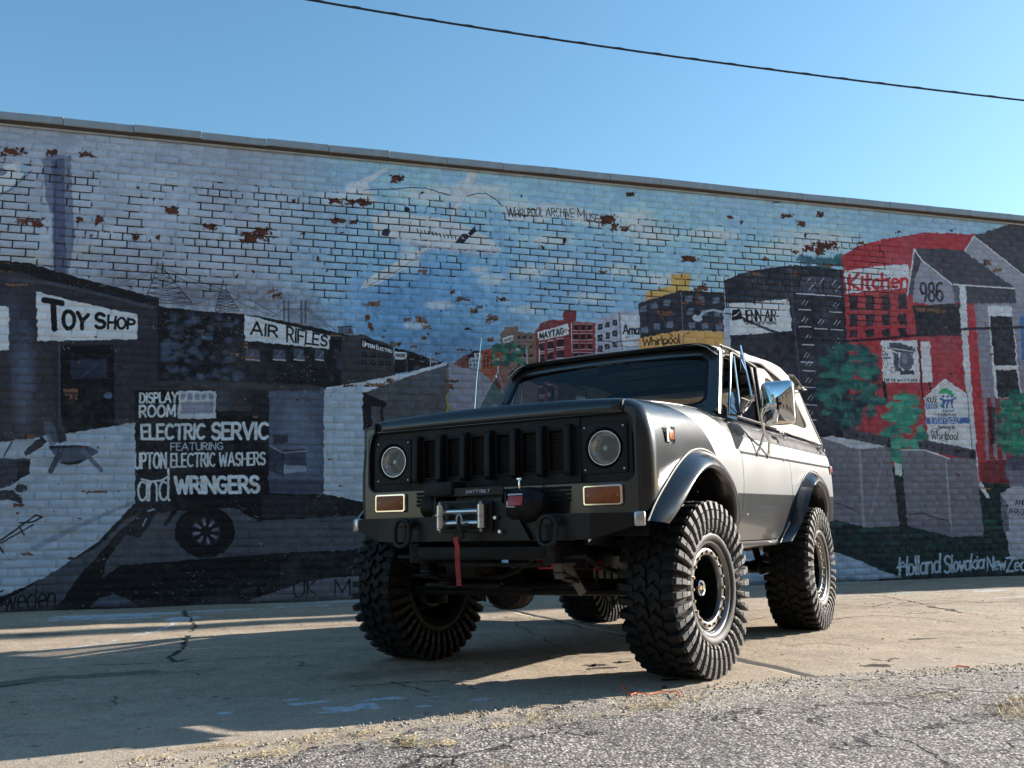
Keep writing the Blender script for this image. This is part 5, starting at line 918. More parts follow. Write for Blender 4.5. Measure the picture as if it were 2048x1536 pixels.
def rubber_mat():
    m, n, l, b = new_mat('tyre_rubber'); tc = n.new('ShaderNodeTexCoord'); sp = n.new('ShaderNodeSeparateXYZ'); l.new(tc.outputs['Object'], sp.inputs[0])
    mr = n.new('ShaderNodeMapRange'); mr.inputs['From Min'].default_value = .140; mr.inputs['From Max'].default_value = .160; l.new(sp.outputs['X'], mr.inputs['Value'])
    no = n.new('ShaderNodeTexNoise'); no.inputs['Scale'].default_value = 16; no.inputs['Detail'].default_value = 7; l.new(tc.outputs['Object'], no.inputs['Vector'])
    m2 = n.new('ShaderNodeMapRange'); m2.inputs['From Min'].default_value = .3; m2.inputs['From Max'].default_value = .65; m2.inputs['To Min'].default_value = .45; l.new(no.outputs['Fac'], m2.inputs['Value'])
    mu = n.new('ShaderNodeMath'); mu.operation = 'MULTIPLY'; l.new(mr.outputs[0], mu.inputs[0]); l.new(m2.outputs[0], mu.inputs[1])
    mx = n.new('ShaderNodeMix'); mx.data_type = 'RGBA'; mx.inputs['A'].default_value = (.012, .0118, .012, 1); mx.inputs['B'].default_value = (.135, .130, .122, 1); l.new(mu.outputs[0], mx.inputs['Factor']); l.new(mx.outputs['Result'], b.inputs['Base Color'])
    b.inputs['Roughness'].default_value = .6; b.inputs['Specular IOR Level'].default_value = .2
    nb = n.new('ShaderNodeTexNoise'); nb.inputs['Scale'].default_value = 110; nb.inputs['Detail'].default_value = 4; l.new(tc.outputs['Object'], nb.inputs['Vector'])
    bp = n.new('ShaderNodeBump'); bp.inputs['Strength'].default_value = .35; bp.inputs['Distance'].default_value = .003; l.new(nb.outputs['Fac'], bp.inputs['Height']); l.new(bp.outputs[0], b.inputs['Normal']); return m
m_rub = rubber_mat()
truck = empty('offroad_truck', (.1637, 5.4372, 0), -.5356)
tag(truck, 'lifted vintage off-road truck in dark grey and silver with huge mud tyres and soft top', 'truck')
def part(mb, name, mat, par=None, **k): return mb.build(name, mat, par or truck, **k)
# --- body skin
Dd = [0, .008, .022, .045, .08, .13, .2, .3, .45, .6, .7, .8, .86]; Dx = [.800, .826, .852, .878, .900, .916, .929, .936, .936, .926, .912, .890, .874]
R1 = [(-.585, .80), (-.56, .86), (-.44, .95), (-.30, 1.04), (-.16, 1.12), (.0, 1.185), (.19, 1.21), (.39, 1.19), (.60, 1.10), (.72, .99), (.79, .86), (.83, .72), (.86, .69)]
R2 = [(1.90, .69), (1.99, .70), (2.17, .82), (2.36, .98), (2.46, 1.07), (2.58, 1.155), (2.8, 1.222), (3.08, 1.21), (3.30, 1.14), (3.40, 1.03), (3.45, .90), (3.48, .82)]
def zt(Y): return float(np.interp(Y, [-.60, -.57, -.5, -.1, .4, .75, 3.2, 3.62, 3.74], [1.405, 1.425, 1.44, 1.463, 1.49, 1.503, 1.512, 1.505, 1.45]))
def zb(Y):
    if Y < -.585: return .84
    if Y < .86: return float(np.interp(Y, *zip(*R1)))
    if Y < 1.90: return .69
    if Y < 3.48: return float(np.interp(Y, *zip(*R2)))
    return .82
def bx(Y, z):
    x = float(np.interp(zt(Y) - z, Dd, Dx)); r = .075
    if Y < -.57 + r: t = min(1, (-.57 + r - Y) / r); x -= r - r * math.sqrt(max(0, 1 - t * t))
    if Y > 3.66: t = min(1, (Y - 3.66) / .08); x -= .08 - .08 * math.sqrt(max(0, 1 - t * t))
    return x
YF = lambda z: float(np.interp(z, [.69, .72, .85, .964, 1.2, 1.382, 1.52], [.85, .862, .945, .985, .985, .945, .90]))
YR = lambda z: float(np.interp(z, [.69, .72, .79, .88, .975, 1.203, 1.294, 1.52], [1.925, 1.98, 2.10, 2.19, 2.225, 2.215, 2.185, 2.10]))
fr_ = [0, .006, .014, .028, .05, .08, .13, .2, .3, .42, .55, .68, .8, .9, 1.0]
def skin(ys, seamL, seamR, sgn, zlow=None):
    P_ = []
    ya, yb_ = ys[0], ys[-1]
    for Y0 in ys:
        s = (Y0 - ya) / (yb_ - ya); wL = max(0, 1 - s / .35) if seamL else 0; wR = max(0, (s - .65) / .35) if seamR else 0
        def sh(z): return (wL * (seamL(z) - seamL(1.5)) if seamL else 0) + (wR * (seamR(z) - seamR(1.5)) if seamR else 0)
        z0 = zb(Y0) if zlow is None else zlow
        if zlow is None:
            for _ in range(12): z0 = .5 * z0 + .5 * zb(Y0 + sh(z0))
        z1 = zt(Y0); col = []
        for t in fr_:
            z = z1 - (z1 - z0) * t if (z1 - z0) < .5 else z1 - (.86 * t if False else (z1 - z0) * t)
            Y = Y0 + sh(z); col.append((sgn * bx(Y, z), Y, z))
        col.append((sgn * (bx(Y0 + sh(z0), z0) - .03), Y0 + sh(z0), z0 + .002))
        P_.append(col)
    return P_
def dense(a, b, n_): return list(np.linspace(a, b, n_))
yfend = [-.57, -.568, -.562, -.552, -.538, -.52, -.50, -.47] + dense(-.44, YF(1.5) - .004, 46)
for sgn in (1, -1):
    q = MB(); q.grid(skin(yfend, None, YF, sgn)); part(q, 'front_fender', m_paint, smooth=True, angle=60)
    yd = dense(YF(1.5) + .004, YR(1.5) - .004, 22); q = MB(); q.grid(skin(yd, YF, YR, sgn, .694)); dr = part(q, 'door', m_paint, smooth=True, angle=60)
    q = MB(); q.grid(skin(dense(YR(1.5) + .004, 3.60, 44) + [3.63, 3.66, 3.68, 3.70, 3.715, 3.727, 3.735, 3.74], YR, None, sgn)); part(q, 'rear_quarter', m_paint, smooth=True, angle=60)
    q = MB(); q.grid([[(sgn * .872, y, .690), (sgn * .880, y, .672), (sgn * .876, y, .652), (sgn * .85, y, .640), (sgn * .80, y, .642)] for y in dense(.80, 1.98, 6)]); part(q, 'rocker_panel', m_paint, smooth=True)
    # dark body shell just inside, so the shut lines read dark
    q = MB(); q.box((sgn * .79, 1.52, 1.08), (.05, 1.35, .76)); part(q, 'inner_door_panel', m_int); q = MB(); q.box((sgn * .76, 3.6, 1.2), (.05, .2, .5)); part(q, 'inner_rear_panel', m_int)
    # handle, lock, hinges
    q = MB(); q.box((sgn * .942, 2.0, 1.452), (.012, .135, .034)); q.box((sgn * .958, 1.985, 1.455), (.016, .10, .016)); h_ = part(q, 'door_handle', m_chrome, dr, bevel=.005); q = MB(); q.lathe([(0, .0), (0, .017), (.018, .015), (.022, 0)], 14, 'X' if sgn > 0 else 'X', (sgn * .935 - (0 if sgn > 0 else .022), 2.045, 1.425)); part(q, 'lock_button', m_chrome, dr, smooth=True)
    q = MB(); q.box((sgn * .915, 3.40, 1.452), (.035, .085, .03), (0, 0, .1)); q.box((sgn * .93, 3.46, 1.43), (.02, .05, .03)); part(q, 'top_latch', m_chrome, bevel=.006)
    # side marker
    q = MB(); q.box((sgn * .938, -.285, 1.262), (.006, .116, .086)); sm_ = part(q, 'side_marker', m_chrome, bevel=.005); q = MB(); q.box((sgn * .942, -.285, 1.262), (.006, .066, .050)); part(q, 'amber_lens', m_amber, sm_, bevel=.004)
    q = MB(); q.box((sgn * .940, 3.62, 1.27), (.010, .06, .075)); sm_ = part(q, 'rear_marker', m_chrome, bevel=.003); q = MB(); q.box((sgn * .946, 3.62, 1.27), (.008, .045, .058)); part(q, 'red_lens', m_redp, sm_, bevel=.003)
    for (y_, z_) in ((1.02, 1.36), (1.02, .86), (2.02, 1.26)):
        q = MB(); q.lathe([(0, 0), (.0, .009), (.008, .007), (.010, 0)], 10, 'X', (sgn * .934 - (0 if sgn > 0 else .01), y_, z_)); part(q, 'body_screw', m_chromeb, smooth=True)
# --- wheel arch flares
def resamp(p, n_):
    p = np.array(p, float); d = np.concatenate([[0], np.cumsum(np.hypot(*np.diff(p, axis=0).T))]); t = np.linspace(0, d[-1], n_); return np.stack([np.interp(t, d, p[:, 0]), np.interp(t, d, p[:, 1])], 1)
def flare(root, lip, sgn):
    n_ = 40; a, b_ = resamp(root, n_), resamp(lip, n_)
    for A_ in (a, b_):
        for _ in range(3): A_[1:-1] = .25 * A_[:-2] + .5 * A_[1:-1] + .25 * A_[2:]
    P_ = []
    for i in range(n_):
        t = i / (n_ - 1); out = 1.0 - .35 * abs(2 * t - 1) ** 4; row = []
        for k, o_, in ((-.06, -.004), (0, .006), (.04, .014), (.14, .034), (.35, .066), (.6, .090), (.82, .103), (.95, .107), (1.03, .103), (1.08, .092), (1.07, .055), (1.05, .0)):
            y = a[i][0] * (1 - k) + b_[i][0] * k; z = a[i][1] * (1 - k) + b_[i][1] * k; xb = bx(max(-.49, min(3.62, a[i][0])), max(.72, a[i][1])); row.append((sgn * (xb + o_ * out), y, z))
        P_.append(row)
    q = MB(); q.grid(P_); o = part(q, 'wheel_arch_flare', m_flare, smooth=True, angle=70)
    pl = [(sgn * (bx(max(-.49, min(3.62, c[0])), max(.72, c[1])) + .004), c[0] - (b_[i][0] - c[0]) * .07, c[1] - (b_[i][1] - c[1]) * .07) for i, c in enumerate(a)]
    q = MB(); q.tube(pl, .0045, 6); part(q, 'flare_beading', m_canvas, o, smooth=True)
F1R = [(-.60, .815), (-.57, .86), (-.45, .955), (-.31, 1.045), (-.16, 1.128), (.0, 1.192), (.19, 1.218), (.39, 1.198), (.60, 1.11), (.73, .99), (.80, .86), (.84, .70)]
F1L = [(-.50, .80), (-.44, .85), (-.35, .93), (-.24, 1.01), (-.12, 1.07), (.05, 1.112), (.22, 1.098), (.38, 1.035), (.50, .93), (.56, .82), (.60, .70)]
F2R = [(1.93, .665), (2.05, .725), (2.19, .83), (2.36, .985), (2.46, 1.075), (2.58, 1.162), (2.8, 1.23), (3.08, 1.216), (3.30, 1.146), (3.40, 1.03), (3.45, .86)]
F2L = [(2.02, .675), (2.12, .76), (2.22, .89), (2.33, 1.0), (2.46, 1.085), (2.62, 1.12), (2.78, 1.10), (2.92, 1.03), (3.02, .93), (3.08, .80)]
for sgn in (1, -1): flare(F1R, F1L, sgn); flare(F2R, F2L, sgn)
# --- bonnet
def hood():
    P_ = []; xs_ = list(np.linspace(-.794, .794, 25))
    for (y, dz, k) in [(-.576, -.078, 1.0), (-.581, -.074, 1), (-.585, -.055, 1), (-.583, -.036, 1), (-.574, -.019, 1), (-.556, -.006, 1), (-.50, .004, 1), (-.3, .012, 1), (0, .02, 1), (.3, .022, 1), (.55, .018, 1), (.72, .008, 1), (.735, -.01, 1)]:
        row = []
        for x in xs_:
            e = abs(x) / .794; crown = .022 * (1 - e ** 2.2); edge = -.030 * max(0, (e - .93) / .07) ** 2 if y > -.55 else 0
            row.append((x, y + .010 * e ** 2 * (1 if y < -.5 else 0), (1.44 if y < -.5 else zt(y)) + dz + (crown if y > -.57 else crown * .25) + edge * .3))
        P_.append(row)
    q = MB(); q.grid(P_, True); return part(q, 'bonnet', m_paint, smooth=True, angle=70, solid=.012)
hood()
for sgn in (1, -1):
    q = MB(); q.grid([[(sgn * .794, y, zt(y) - .035), (sgn * .7965, y, zt(y) - .006), (sgn * .800, y, zt(y) + .001)] for y in dense(-.57, .74, 12)]); part(q, 'bonnet_gutter', m_int)
for sgn in (1, -1): q = MB(); q.box((sgn * .7975, -.572, 1.392), (.007, .020, .060)); part(q, 'bonnet_gap', m_int)
# cowl
q = MB(); q.grid([[(x, y, z - .02 * (abs(x) / .8) ** 3) for x in dense(-.80, .80, 11)] for y, z in ((.74, 1.512), (.78, 1.520), (.86, 1.522))], True); part(q, 'cowl', m_paint, smooth=True)
# --- nose: frame plate with a rounded opening, recessed grille
def rrect(w, h, r, n_=6):
    out = []
    for cx, cy, a0 in ((w - r, h - r, 0), (-w + r, h - r, 90), (-w + r, -h + r, 180), (w - r, -h + r, 270)):
        for k in range(n_ + 1): a = math.radians(a0 + 90 * k / n_); out.append((cx + r * math.cos(a), cy + r * math.sin(a)))
    return out
def ring(q, A, B, yA, yB, cz, cx=0, czB=None):
    n0 = len(q.v); czB = cz if czB is None else czB
    q.v += [(cx + x, yA, cz + z) for x, z in A] + [(cx + x, yB, czB + z) for x, z in B]; m_ = len(A)
    q.f += [(n0 + i, n0 + (i + 1) % m_, n0 + m_ + (i + 1) % m_, n0 + m_ + i) for i in range(m_)]
PZ, PH, PW = 1.188, .176, .852
q = MB(); zc = (1.388 + .838) / 2
O = rrect(.866, .275, .03); I_ = rrect(PW, PH, .055); I2 = rrect(PW - .006, PH - .006, .05)
ring(q, O, I_, -.572, -.572, zc, 0, PZ); ring(q, I_, I2, -.572, -.566, PZ); ring(q, I2, rrect(PW - .010, PH - .010, .05), -.566, -.535, PZ)
part(q, 'nose_panel', m_paint, smooth=True, angle=35)
q = MB(); q.box((0, -.52, 1.2), (1.5, .012, .4)); part(q, 'radiator_support', m_int)
gp = MB()
nB = 7; bxs = [-.4875 + .1625 * k for k in range(nB)]
for z0, z1 in ((1.012, 1.078), (1.305, 1.362)): gp.box((0, -.546, (z0 + z1) / 2), (1.09, .014, z1 - z0))
for xb in bxs: gp.box((xb, -.546, 1.19), (.062, .0138, .228))
for s in (1, -1): gp.box((s * .532, -.546, 1.19), (.03, .0136, .228))
for s in (1, -1):
    c = s * .679; sq = rrect(.152, .170, .02, 8); ci = [(.112 * math.cos(2 * math.pi * (i + .5) / len(sq)), .112 * math.sin(2 * math.pi * (i + .5) / len(sq))) for i in range(len(sq))]
    ring(gp, sq, ci, -.545, -.545, PZ, c)
part(gp, 'grille_panel', m_panel, bevel=.002, bseg=1)
for k in range(6):
    c = (bxs[k] + bxs[k + 1]) / 2; q = MB(); ring(q, rrect(.052, .116, .008, 2), rrect(.049, .113, .008, 2), -.553, -.560, 1.19, c); ring(q, rrect(.049, .113, .008, 2), rrect(.043, .107, .006, 2), -.560, -.560, 1.19, c); ring(q, rrect(.043, .107, .006, 2), rrect(.040, .104, .006, 2), -.560, -.530, 1.19, c); part(q, 'grille_frame', m_panel, smooth=True, angle=30)
for k, xb in enumerate(bxs):
    q = MB(); q.prism([(-.052, -.132), (-.062, -.118), (-.058, .100), (-.045, .128), (-.010, .138), (0, .138), (0, -.132)], .034, Matrix(((0, 0, 1, xb - .017), (1, 0, 0, -.545), (0, 1, 0, 1.188), (0, 0, 0, 1)))); part(q, 'grille_blade', m_panel, bevel=.003)
for k in range(6):
    c = (bxs[k] + bxs[k + 1]) / 2
    for j in range(11):
        q = MB() if j == 0 else q; q.box((c, -.535, 1.10 + j * .0185), (.078, .012, .0035), (.5, 0, 0))
    part(q, 'radiator_fins', m_int)
for s in (1, -1):
    c = s * .679; hl = empty('headlight', (c, -.545, PZ), parent=truck)
    q = MB(); ring(q, rrect(.128, .128, .018, 8), [(.108 * math.cos(2 * math.pi * (i + .5) / 36), .108 * math.sin(2 * math.pi * (i + .5) / 36)) for i in range(36)], -.010, -.014, 0); ring(q, rrect(.128, .128, .018, 8), rrect(.130, .130, .018, 8), -.010, 0, 0)
    circ = lambda r, y: [(r * math.cos(2 * math.pi * (i + .5) / 36), r * math.sin(2 * math.pi * (i + .5) / 36)) for i in range(36)]
    ring(q, circ(.108, 0), circ(.104, 0), -.014, -.010, 0); ring(q, circ(.104, 0), circ(.096, 0), -.010, .012, 0); ring(q, circ(.096, 0), circ(.091, 0), .012, .014, 0); part(q, 'headlight_bezel', m_panel, hl, smooth=True, angle=35)
    q = MB(); q.lathe([(-.004, .0915), (-.008, .089), (-.008, .0855), (-.002, .084)], 40, 'Y'); part(q, 'retaining_ring', m_steel, hl, smooth=True)
    q = MB(); q.lathe([(.0 + .046 * (1 - (r / .085) ** 2), r) for r in (.085, .075, .06, .045, .03, .015, .002)], 36, 'Y'); part(q, 'reflector', m_refl, hl, smooth=True, angle=80)
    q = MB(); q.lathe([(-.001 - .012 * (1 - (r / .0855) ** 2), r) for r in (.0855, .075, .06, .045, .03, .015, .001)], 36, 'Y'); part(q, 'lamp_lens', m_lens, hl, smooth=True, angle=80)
    q = MB(); q.lathe([(.004, .002), (.004, .012), (.028, .013)], 20, 'Y'); part(q, 'bulb_shield', m_steel, hl, smooth=True)
    for a in (-1, 1):
        for b_ in (-1, 1): q = MB(); q.lathe([(-.0135, .0), (-.0155, .004), (-.0135, .0062), (-.010, .0066)], 10, 'Y', (a * .1086, 0, b_ * .1086)); part(q, 'bezel_screw', m_steel, hl, smooth=True)
    # turn signals
    ts = empty('turn_signal', (s * .676, -.572, .9475), parent=truck)
    q = MB(); ring(q, rrect(.110, .053, .014), rrect(.110, .053, .014), 0, -.014, 0); ring(q, rrect(.110, .053, .014), rrect(.106, .049, .012), -.014, -.018, 0); ring(q, rrect(.106, .049, .012), rrect(.099, .042, .010), -.018, -.018, 0); ring(q, rrect(.099, .042, .010), rrect(.097, .040, .010), -.018, -.008, 0); part(q, 'chrome_surround', m_chrome, ts, smooth=True, angle=35)
    q = MB(); q.prism(rrect(.098, .041, .010), .018, Matrix(((1, 0, 0, 0), (0, 0, -1, .002), (0, 1, 0, 0), (0, 0, 0, 1)))); part(q, 'amber_lens', m_amber, ts, bevel=.003)
    for a in (-1, 1): q = MB(); q.lathe([(-.0165, 0), (-.0185, .003), (-.016, .0045)], 8, 'Y', (a * .082, 0, 0)); part(q, 'lens_screw', m_steel, ts, smooth=True)
# lower louvres
for k in range(4):
    q = MB(); q.box((0, -.574, .925 + k * .0215), (.98, .006, .0105)); part(q, 'louvre_slot', m_int)
    q = MB(); q.box((0, -.579, .9325 + k * .0215), (.985, .012, .005), (.5, 0, 0)); part(q, 'louvre_lip', m_paint, bevel=.001, bseg=1)
# --- tub, floor, firewall, engine bay
q = MB(); q.box((0, 1.75, .70), (1.70, 3.9, .04)); q.box((0, .70, 1.1), (1.56, .05, .78)); q.box((0, .1, .95), (.62, 1.25, .5)); q.box((0, .10, 1.36), (1.44, 1.22, .02)); part(q, 'floor_and_firewall', m_int)
for sgn in (1, -1):
    q = MB(); q.lathe([(sgn * .56, .66), (sgn * .9, .66)], 26, 'X', (0, .10, .58), a0=.12, a1=math.pi - .25); part(q, 'wheel_well', m_int, smooth=True); q = MB(); q.lathe([(sgn * .56, .62), (sgn * .9, .62)], 26, 'X', (0, 2.72, .62), a0=.12, a1=math.pi - .12); part(q, 'wheel_well', m_int, smooth=True)
    for y_, z_ in ((.08, .95), (2.72, .98)): q = MB(); q.box((sgn * .56, y_, z_), (.02, 1.25, .5)); part(q, 'inner_wing', m_int)
    for a in range(7):
        th_ = .5 + a * .33; q = MB(); q.lathe([(0, 0), (.004, .004), (0, .007)], 8, 'X', (sgn * .80, .08 + .60 * math.cos(th_), .55 + .60 * math.sin(th_))); part(q, 'liner_screw', m_steel, smooth=True)
q = MB(); q.grid([[(x, 3.742 - .03 * (abs(x) / .87) ** 4, z) for x in dense(-.86, .86, 9)] for z in (.80, 1.1, 1.44, 1.50)]); part(q, 'tailgate', m_paint, smooth=True, solid=.03)
q = MB(); q.box((0, 3.80, .80), (1.7, .10, .13)); part(q, 'rear_bumper', m_blk, bevel=.012)
q = MB(); q.box((0, .88, 1.45), (1.56, .26, .16), (-.2, 0, 0)); q.box((0, .80, 1.50), (1.5, .20, .03)); part(q, 'dashboard', m_int, bevel=.02)
q = MB(); q.tube([(.38 + .185 * math.cos(a), 1.12 + .06 * math.sin(a), 1.40 + .17 * math.sin(a)) for a in np.linspace(0, 2 * math.pi, 28, endpoint=False)], .011, 8, closed=True); q.tube([(.38, 1.12, 1.40), (.38, .9, 1.34)], .02, 8); q.box((.38, 1.12, 1.40), (.34, .02, .04)); part(q, 'steering_wheel', m_int, smooth=True)
for sgn in (1, -1):
    q = MB(); q.box((sgn * .40, 1.62, 1.02), (.50, .50, .16)); q.box((sgn * .40, 1.92, 1.30), (.50, .14, .56), (-.22, 0, 0)); q.box((sgn * .40, 2.0, 1.64), (.26, .10, .15), (-.15, 0, 0)); q.box((sgn * .4, 1.65, .85), (.4, .4, .25)); part(q, 'seat', m_seat, bevel=.035, bseg=3)
q = MB(); q.box((0, 3.0, 1.02), (1.05, .45, .18)); q.box((0, 3.25, 1.28), (1.05, .14, .46), (-.2, 0, 0)); part(q, 'rear_seat', m_seat, bevel=.03)
q = MB(); q.tube([(-.70, 2.25, .8), (-.70, 2.25, 1.72), (-.62, 2.25, 1.86), (-.50, 2.25, 1.90), (.50, 2.25, 1.90), (.62, 2.25, 1.86), (.70, 2.25, 1.72), (.70, 2.25, .8)], .024, 10); part(q, 'roll_bar', m_blk, smooth=True)
# --- windscreen frame
def ws(x, z, off=0.0): t = (z - 1.50) / .47; return (x * (1 - .075 * t), .735 + .30 * t + off + .045 * (abs(x) / .85) ** 2 - .02, z)
n_ = 6; outer = [(.862, 1.49), (.862, 1.93), (.80, 1.985), (0, 1.998), (-.80, 1.985), (-.862, 1.93), (-.862, 1.49), (0, 1.49)]
inner = [(.782, 1.560), (.782, 1.88), (.735, 1.925), (0, 1.935), (-.735, 1.925), (-.782, 1.88), (-.782, 1.560), (0, 1.560)]
def rs(p, n_=96):
    p = p + [p[0]]; p = np.array(p); d = np.concatenate([[0], np.cumsum(np.hypot(*np.diff(p, axis=0).T))]); t = np.linspace(0, d[-1], n_ + 1)[:-1]; return np.stack([np.interp(t, d, p[:, 0]), np.interp(t, d, p[:, 1])], 1)
def smooth_loop(a, k=2):
    for _ in range(k): a = .25 * np.roll(a, 1, 0) + .5 * a + .25 * np.roll(a, -1, 0)
    return a
def match(p, q_):
    # corresponding samples corner by corner
    A, B = [], []
    for i in range(len(p)):
        j = (i + 1) % len(p)
        for k in range(12): t = k / 12; A.append((p[i][0] * (1 - t) + p[j][0] * t, p[i][1] * (1 - t) + p[j][1] * t)); B.append((q_[i][0] * (1 - t) + q_[j][0] * t, q_[i][1] * (1 - t) + q_[j][1] * t))
    return smooth_loop(np.array(A)), smooth_loop(np.array(B), 4)
Ao, Bi = match(outer, inner)
def loopstrip(q, A, B, oa, ob):
    n0 = len(q.v); m_ = len(A); q.v += [ws(x, z, oa) for x, z in A] + [ws(x, z, ob) for x, z in B]; q.f += [(n0 + i, n0 + (i + 1) % m_, n0 + m_ + (i + 1) % m_, n0 + m_ + i) for i in range(m_)]
q = MB(); mid = Ao * .45 + Bi * .55
loopstrip(q, Ao, Ao, .05, .0); loopstrip(q, Ao, mid, .0, -.012); loopstrip(q, mid, Bi, -.012, .004); loopstrip(q, Bi, Bi, .004, .05); part(q, 'windscreen_frame', m_paint, smooth=True, angle=50)
q = MB(); Bi2 = Bi.copy(); Bi2[:, 0] *= .985; Bi2[:, 1] = 1.745 + (Bi2[:, 1] - 1.745) * .975; loopstrip(q, Bi * [1.008, 1] + [0, 0], Bi2, -.004, -.001); loopstrip(q, Bi2, Bi2, -.001, .02); part(q, 'windscreen_seal', m_blk, smooth=True, angle=50)
q = MB(); q.grid([[ws(x, z, .006 - .008 * (1 - (x / .79) ** 2)) for x in dense(-.786, .786, 13)] for z in (1.556, 1.68, 1.80, 1.929)]); part(q, 'windscreen_glass', m_glass, smooth=True)
q = MB()
for s in (-.42, .30):
    a = Vector(ws(s, 1.545, -.03)); b_ = Vector(ws(s - .34, 1.60, -.022)); q.tube([a, b_], .005, 6); q.tube([b_ - Vector((.0, .0, .0)), Vector(ws(s - .40, 1.72, -.012))], .004, 6)
part(q, 'wiper', m_blk)
q = MB(); q.box((0.05, 1.02, 1.90), (.24, .02, .055)); q.tube([(0.05, 1.02, 1.9), (.05, 1.0, 1.96)], .008, 6); part(q, 'rear_view_mirror', m_int, bevel=.006)
q = MB(); q.tube([(.88, 1.14 + .0, 1.51), (.80, 1.16, 1.60)], .004); part(q, 'sun_visor_rod', m_int)
# chrome pillar strip lit by the sun and door window hardware
for sgn in (1, -1):
    q = MB(); q.grid([[(sgn * (ws(.866, z)[0]), ws(.866, z)[1] + o_, z), (sgn * (ws(.866, z)[0] + .006), ws(.866, z)[1] + .02 + o_, z), (sgn * (ws(.866, z)[0] + .006), ws(.866, z)[1] + .055 + o_, z), (sgn * (ws(.866, z)[0] - .004), ws(.866, z)[1] + .07 + o_, z)] for z in dense(1.49, 1.955, 9) for o_ in (0.0,)]); part(q, 'pillar_side', m_paint, smooth=True)
    dw = empty('window_hardware', (0, 0, 0), parent=truck)
    q = MB(); q.tube([(sgn * .862, .985, 1.50), (sgn * .826, 1.215, 1.955)], .0085, 8); q.tube([(sgn * .866, 1.235, 1.50), (sgn * .838, 1.235, 1.93)], .0085, 8); part(q, 'window_channel', m_chrome, dw, smooth=True)
    q = MB(); q.tube([(sgn * .870, 1.775, 1.50), (sgn * .838, 1.745, 1.93)], .016, 8); q.tube([(sgn * .838, 1.745, 1.93), (sgn * .826, 1.215, 1.955)], .012, 8); part(q, 'window_frame', m_blk, dw, smooth=True)
    A, T_, O_ = Vector((sgn * .868, 1.225, 1.53)), Vector((sgn * .952, 1.04, 1.955)), Vector((sgn * 1.052, .875, 1.575))
    q = MB(); q.tube([A, T_, O_], .0075, 8, closed=True); part(q, 'vent_window_frame', m_chromeb, dw, smooth=True)
    q = MB(); nrm = (T_ - A).cross(O_ - A).normalized() * .002; q.add([A + nrm, T_ + nrm, O_ + nrm, A - nrm, T_ - nrm, O_ - nrm], [(0, 1, 2), (5, 4, 3)]); part(q, 'vent_glass', m_sglass, dw)
    q = MB(); q.box(O_ + Vector((-.004 * sgn, .012, .006)), (.025, .035, .04), (0, 0, .5)); q.tube([A, A.lerp(O_, .5) - Vector((0, 0, .015)), O_ + Vector((0, .01, 0))], .008, 6); part(q, 'vent_latch', m_chromeb, dw, bevel=.004)
    q = MB(); q.tube([(sgn * .87, 1.0, 1.505), (sgn * .873, 1.6, 1.507), (sgn * .872, 2.1, 1.508)], .008, 6); part(q, 'belt_seal', m_blk, dw)
    # mirror on its bracket
    mr = empty('door_mirror', (0, 0, 0), parent=truck); yc = 1.25; cx, cz = 1.112, 1.588
    prs = []
    def mo(sc_):
        n_ = 2.2 + 5.0 * sc_ ** 6; o_ = []
        for k in range(56): t = 2 * math.pi * k / 56; c_, s_ = math.cos(t), math.sin(t); o_.append((.110 * math.copysign(abs(c_) ** (2 / n_), c_), .148 * math.copysign(abs(s_) ** (2 / n_), s_)))
        return o_
    for (sc_, dy) in ((1.0, .030), (1.0, .012), (.99, .004), (.97, -.004), (.94, -.011), (.89, -.018), (.82, -.025), (.73, -.031), (.6, -.0365), (.45, -.041), (.3, -.0435), (.15, -.045), (.01, -.0455)):
        prs.append([(sgn * (cx + x * sc_), yc + dy, cz + z * sc_) for x, z in mo(sc_)])
    q = MB(); m_ = len(prs[0])
    for a in range(len(prs) - 1):
        n0 = len(q.v); q.v += prs[a] + prs[a + 1]; q.f += [(n0 + i, n0 + (i + 1) % m_, n0 + m_ + (i + 1) % m_, n0 + m_ + i) for i in range(m_)]
    part(q, 'mirror_shell', m_chromeb, mr, smooth=True, angle=89)
    q = MB(); q.prism([(x * .96, z * .96) for x, z in rrect(.110, .148, .03, 5)], .004, Matrix(((1, 0, 0, sgn * cx), (0, 0, -1, yc + .03), (0, 1, 0, cz), (0, 0, 0, 1)))); part(q, 'mirror_glass', m_chromeb, mr)
    q = MB(); q.tube([(sgn * (cx + .008), yc - .055, cz - .012), (sgn * (cx - .04), yc - .062, cz - .013), (sgn * (cx - .085), yc - .05, cz - .03), (sgn * (cx - .108), yc - .02, cz - .07), (sgn * (cx - .118), yc + .05, cz - .14), (sgn * (cx - .125), yc + .09, cz - .19), (sgn * .960, 1.34, 1.33), (sgn * .942, 1.33, 1.285)], .0105, 10); q.tube([(sgn * (cx - .122), yc + .07, cz - .165), (sgn * .975, 1.49, 1.36), (sgn * .943, 1.585, 1.285)], .0105, 10); part(q, 'mirror_arm', m_chromeb, mr, smooth=True, angle=60)
    q = MB(); q.box((sgn * (cx + .01), yc - .052, cz - .012), (.055, .02, .018)); q.box((sgn * (cx + .012), yc - .052, cz - .012), (.012, .02, .085)); part(q, 'mirror_clamp', m_blk, mr, bevel=.003)
    for y_ in (1.33, 1.585): q = MB(); q.box((sgn * .941, y_, 1.272), (.010, .03, .045)); part(q, 'arm_foot', m_chrome, mr, bevel=.004)
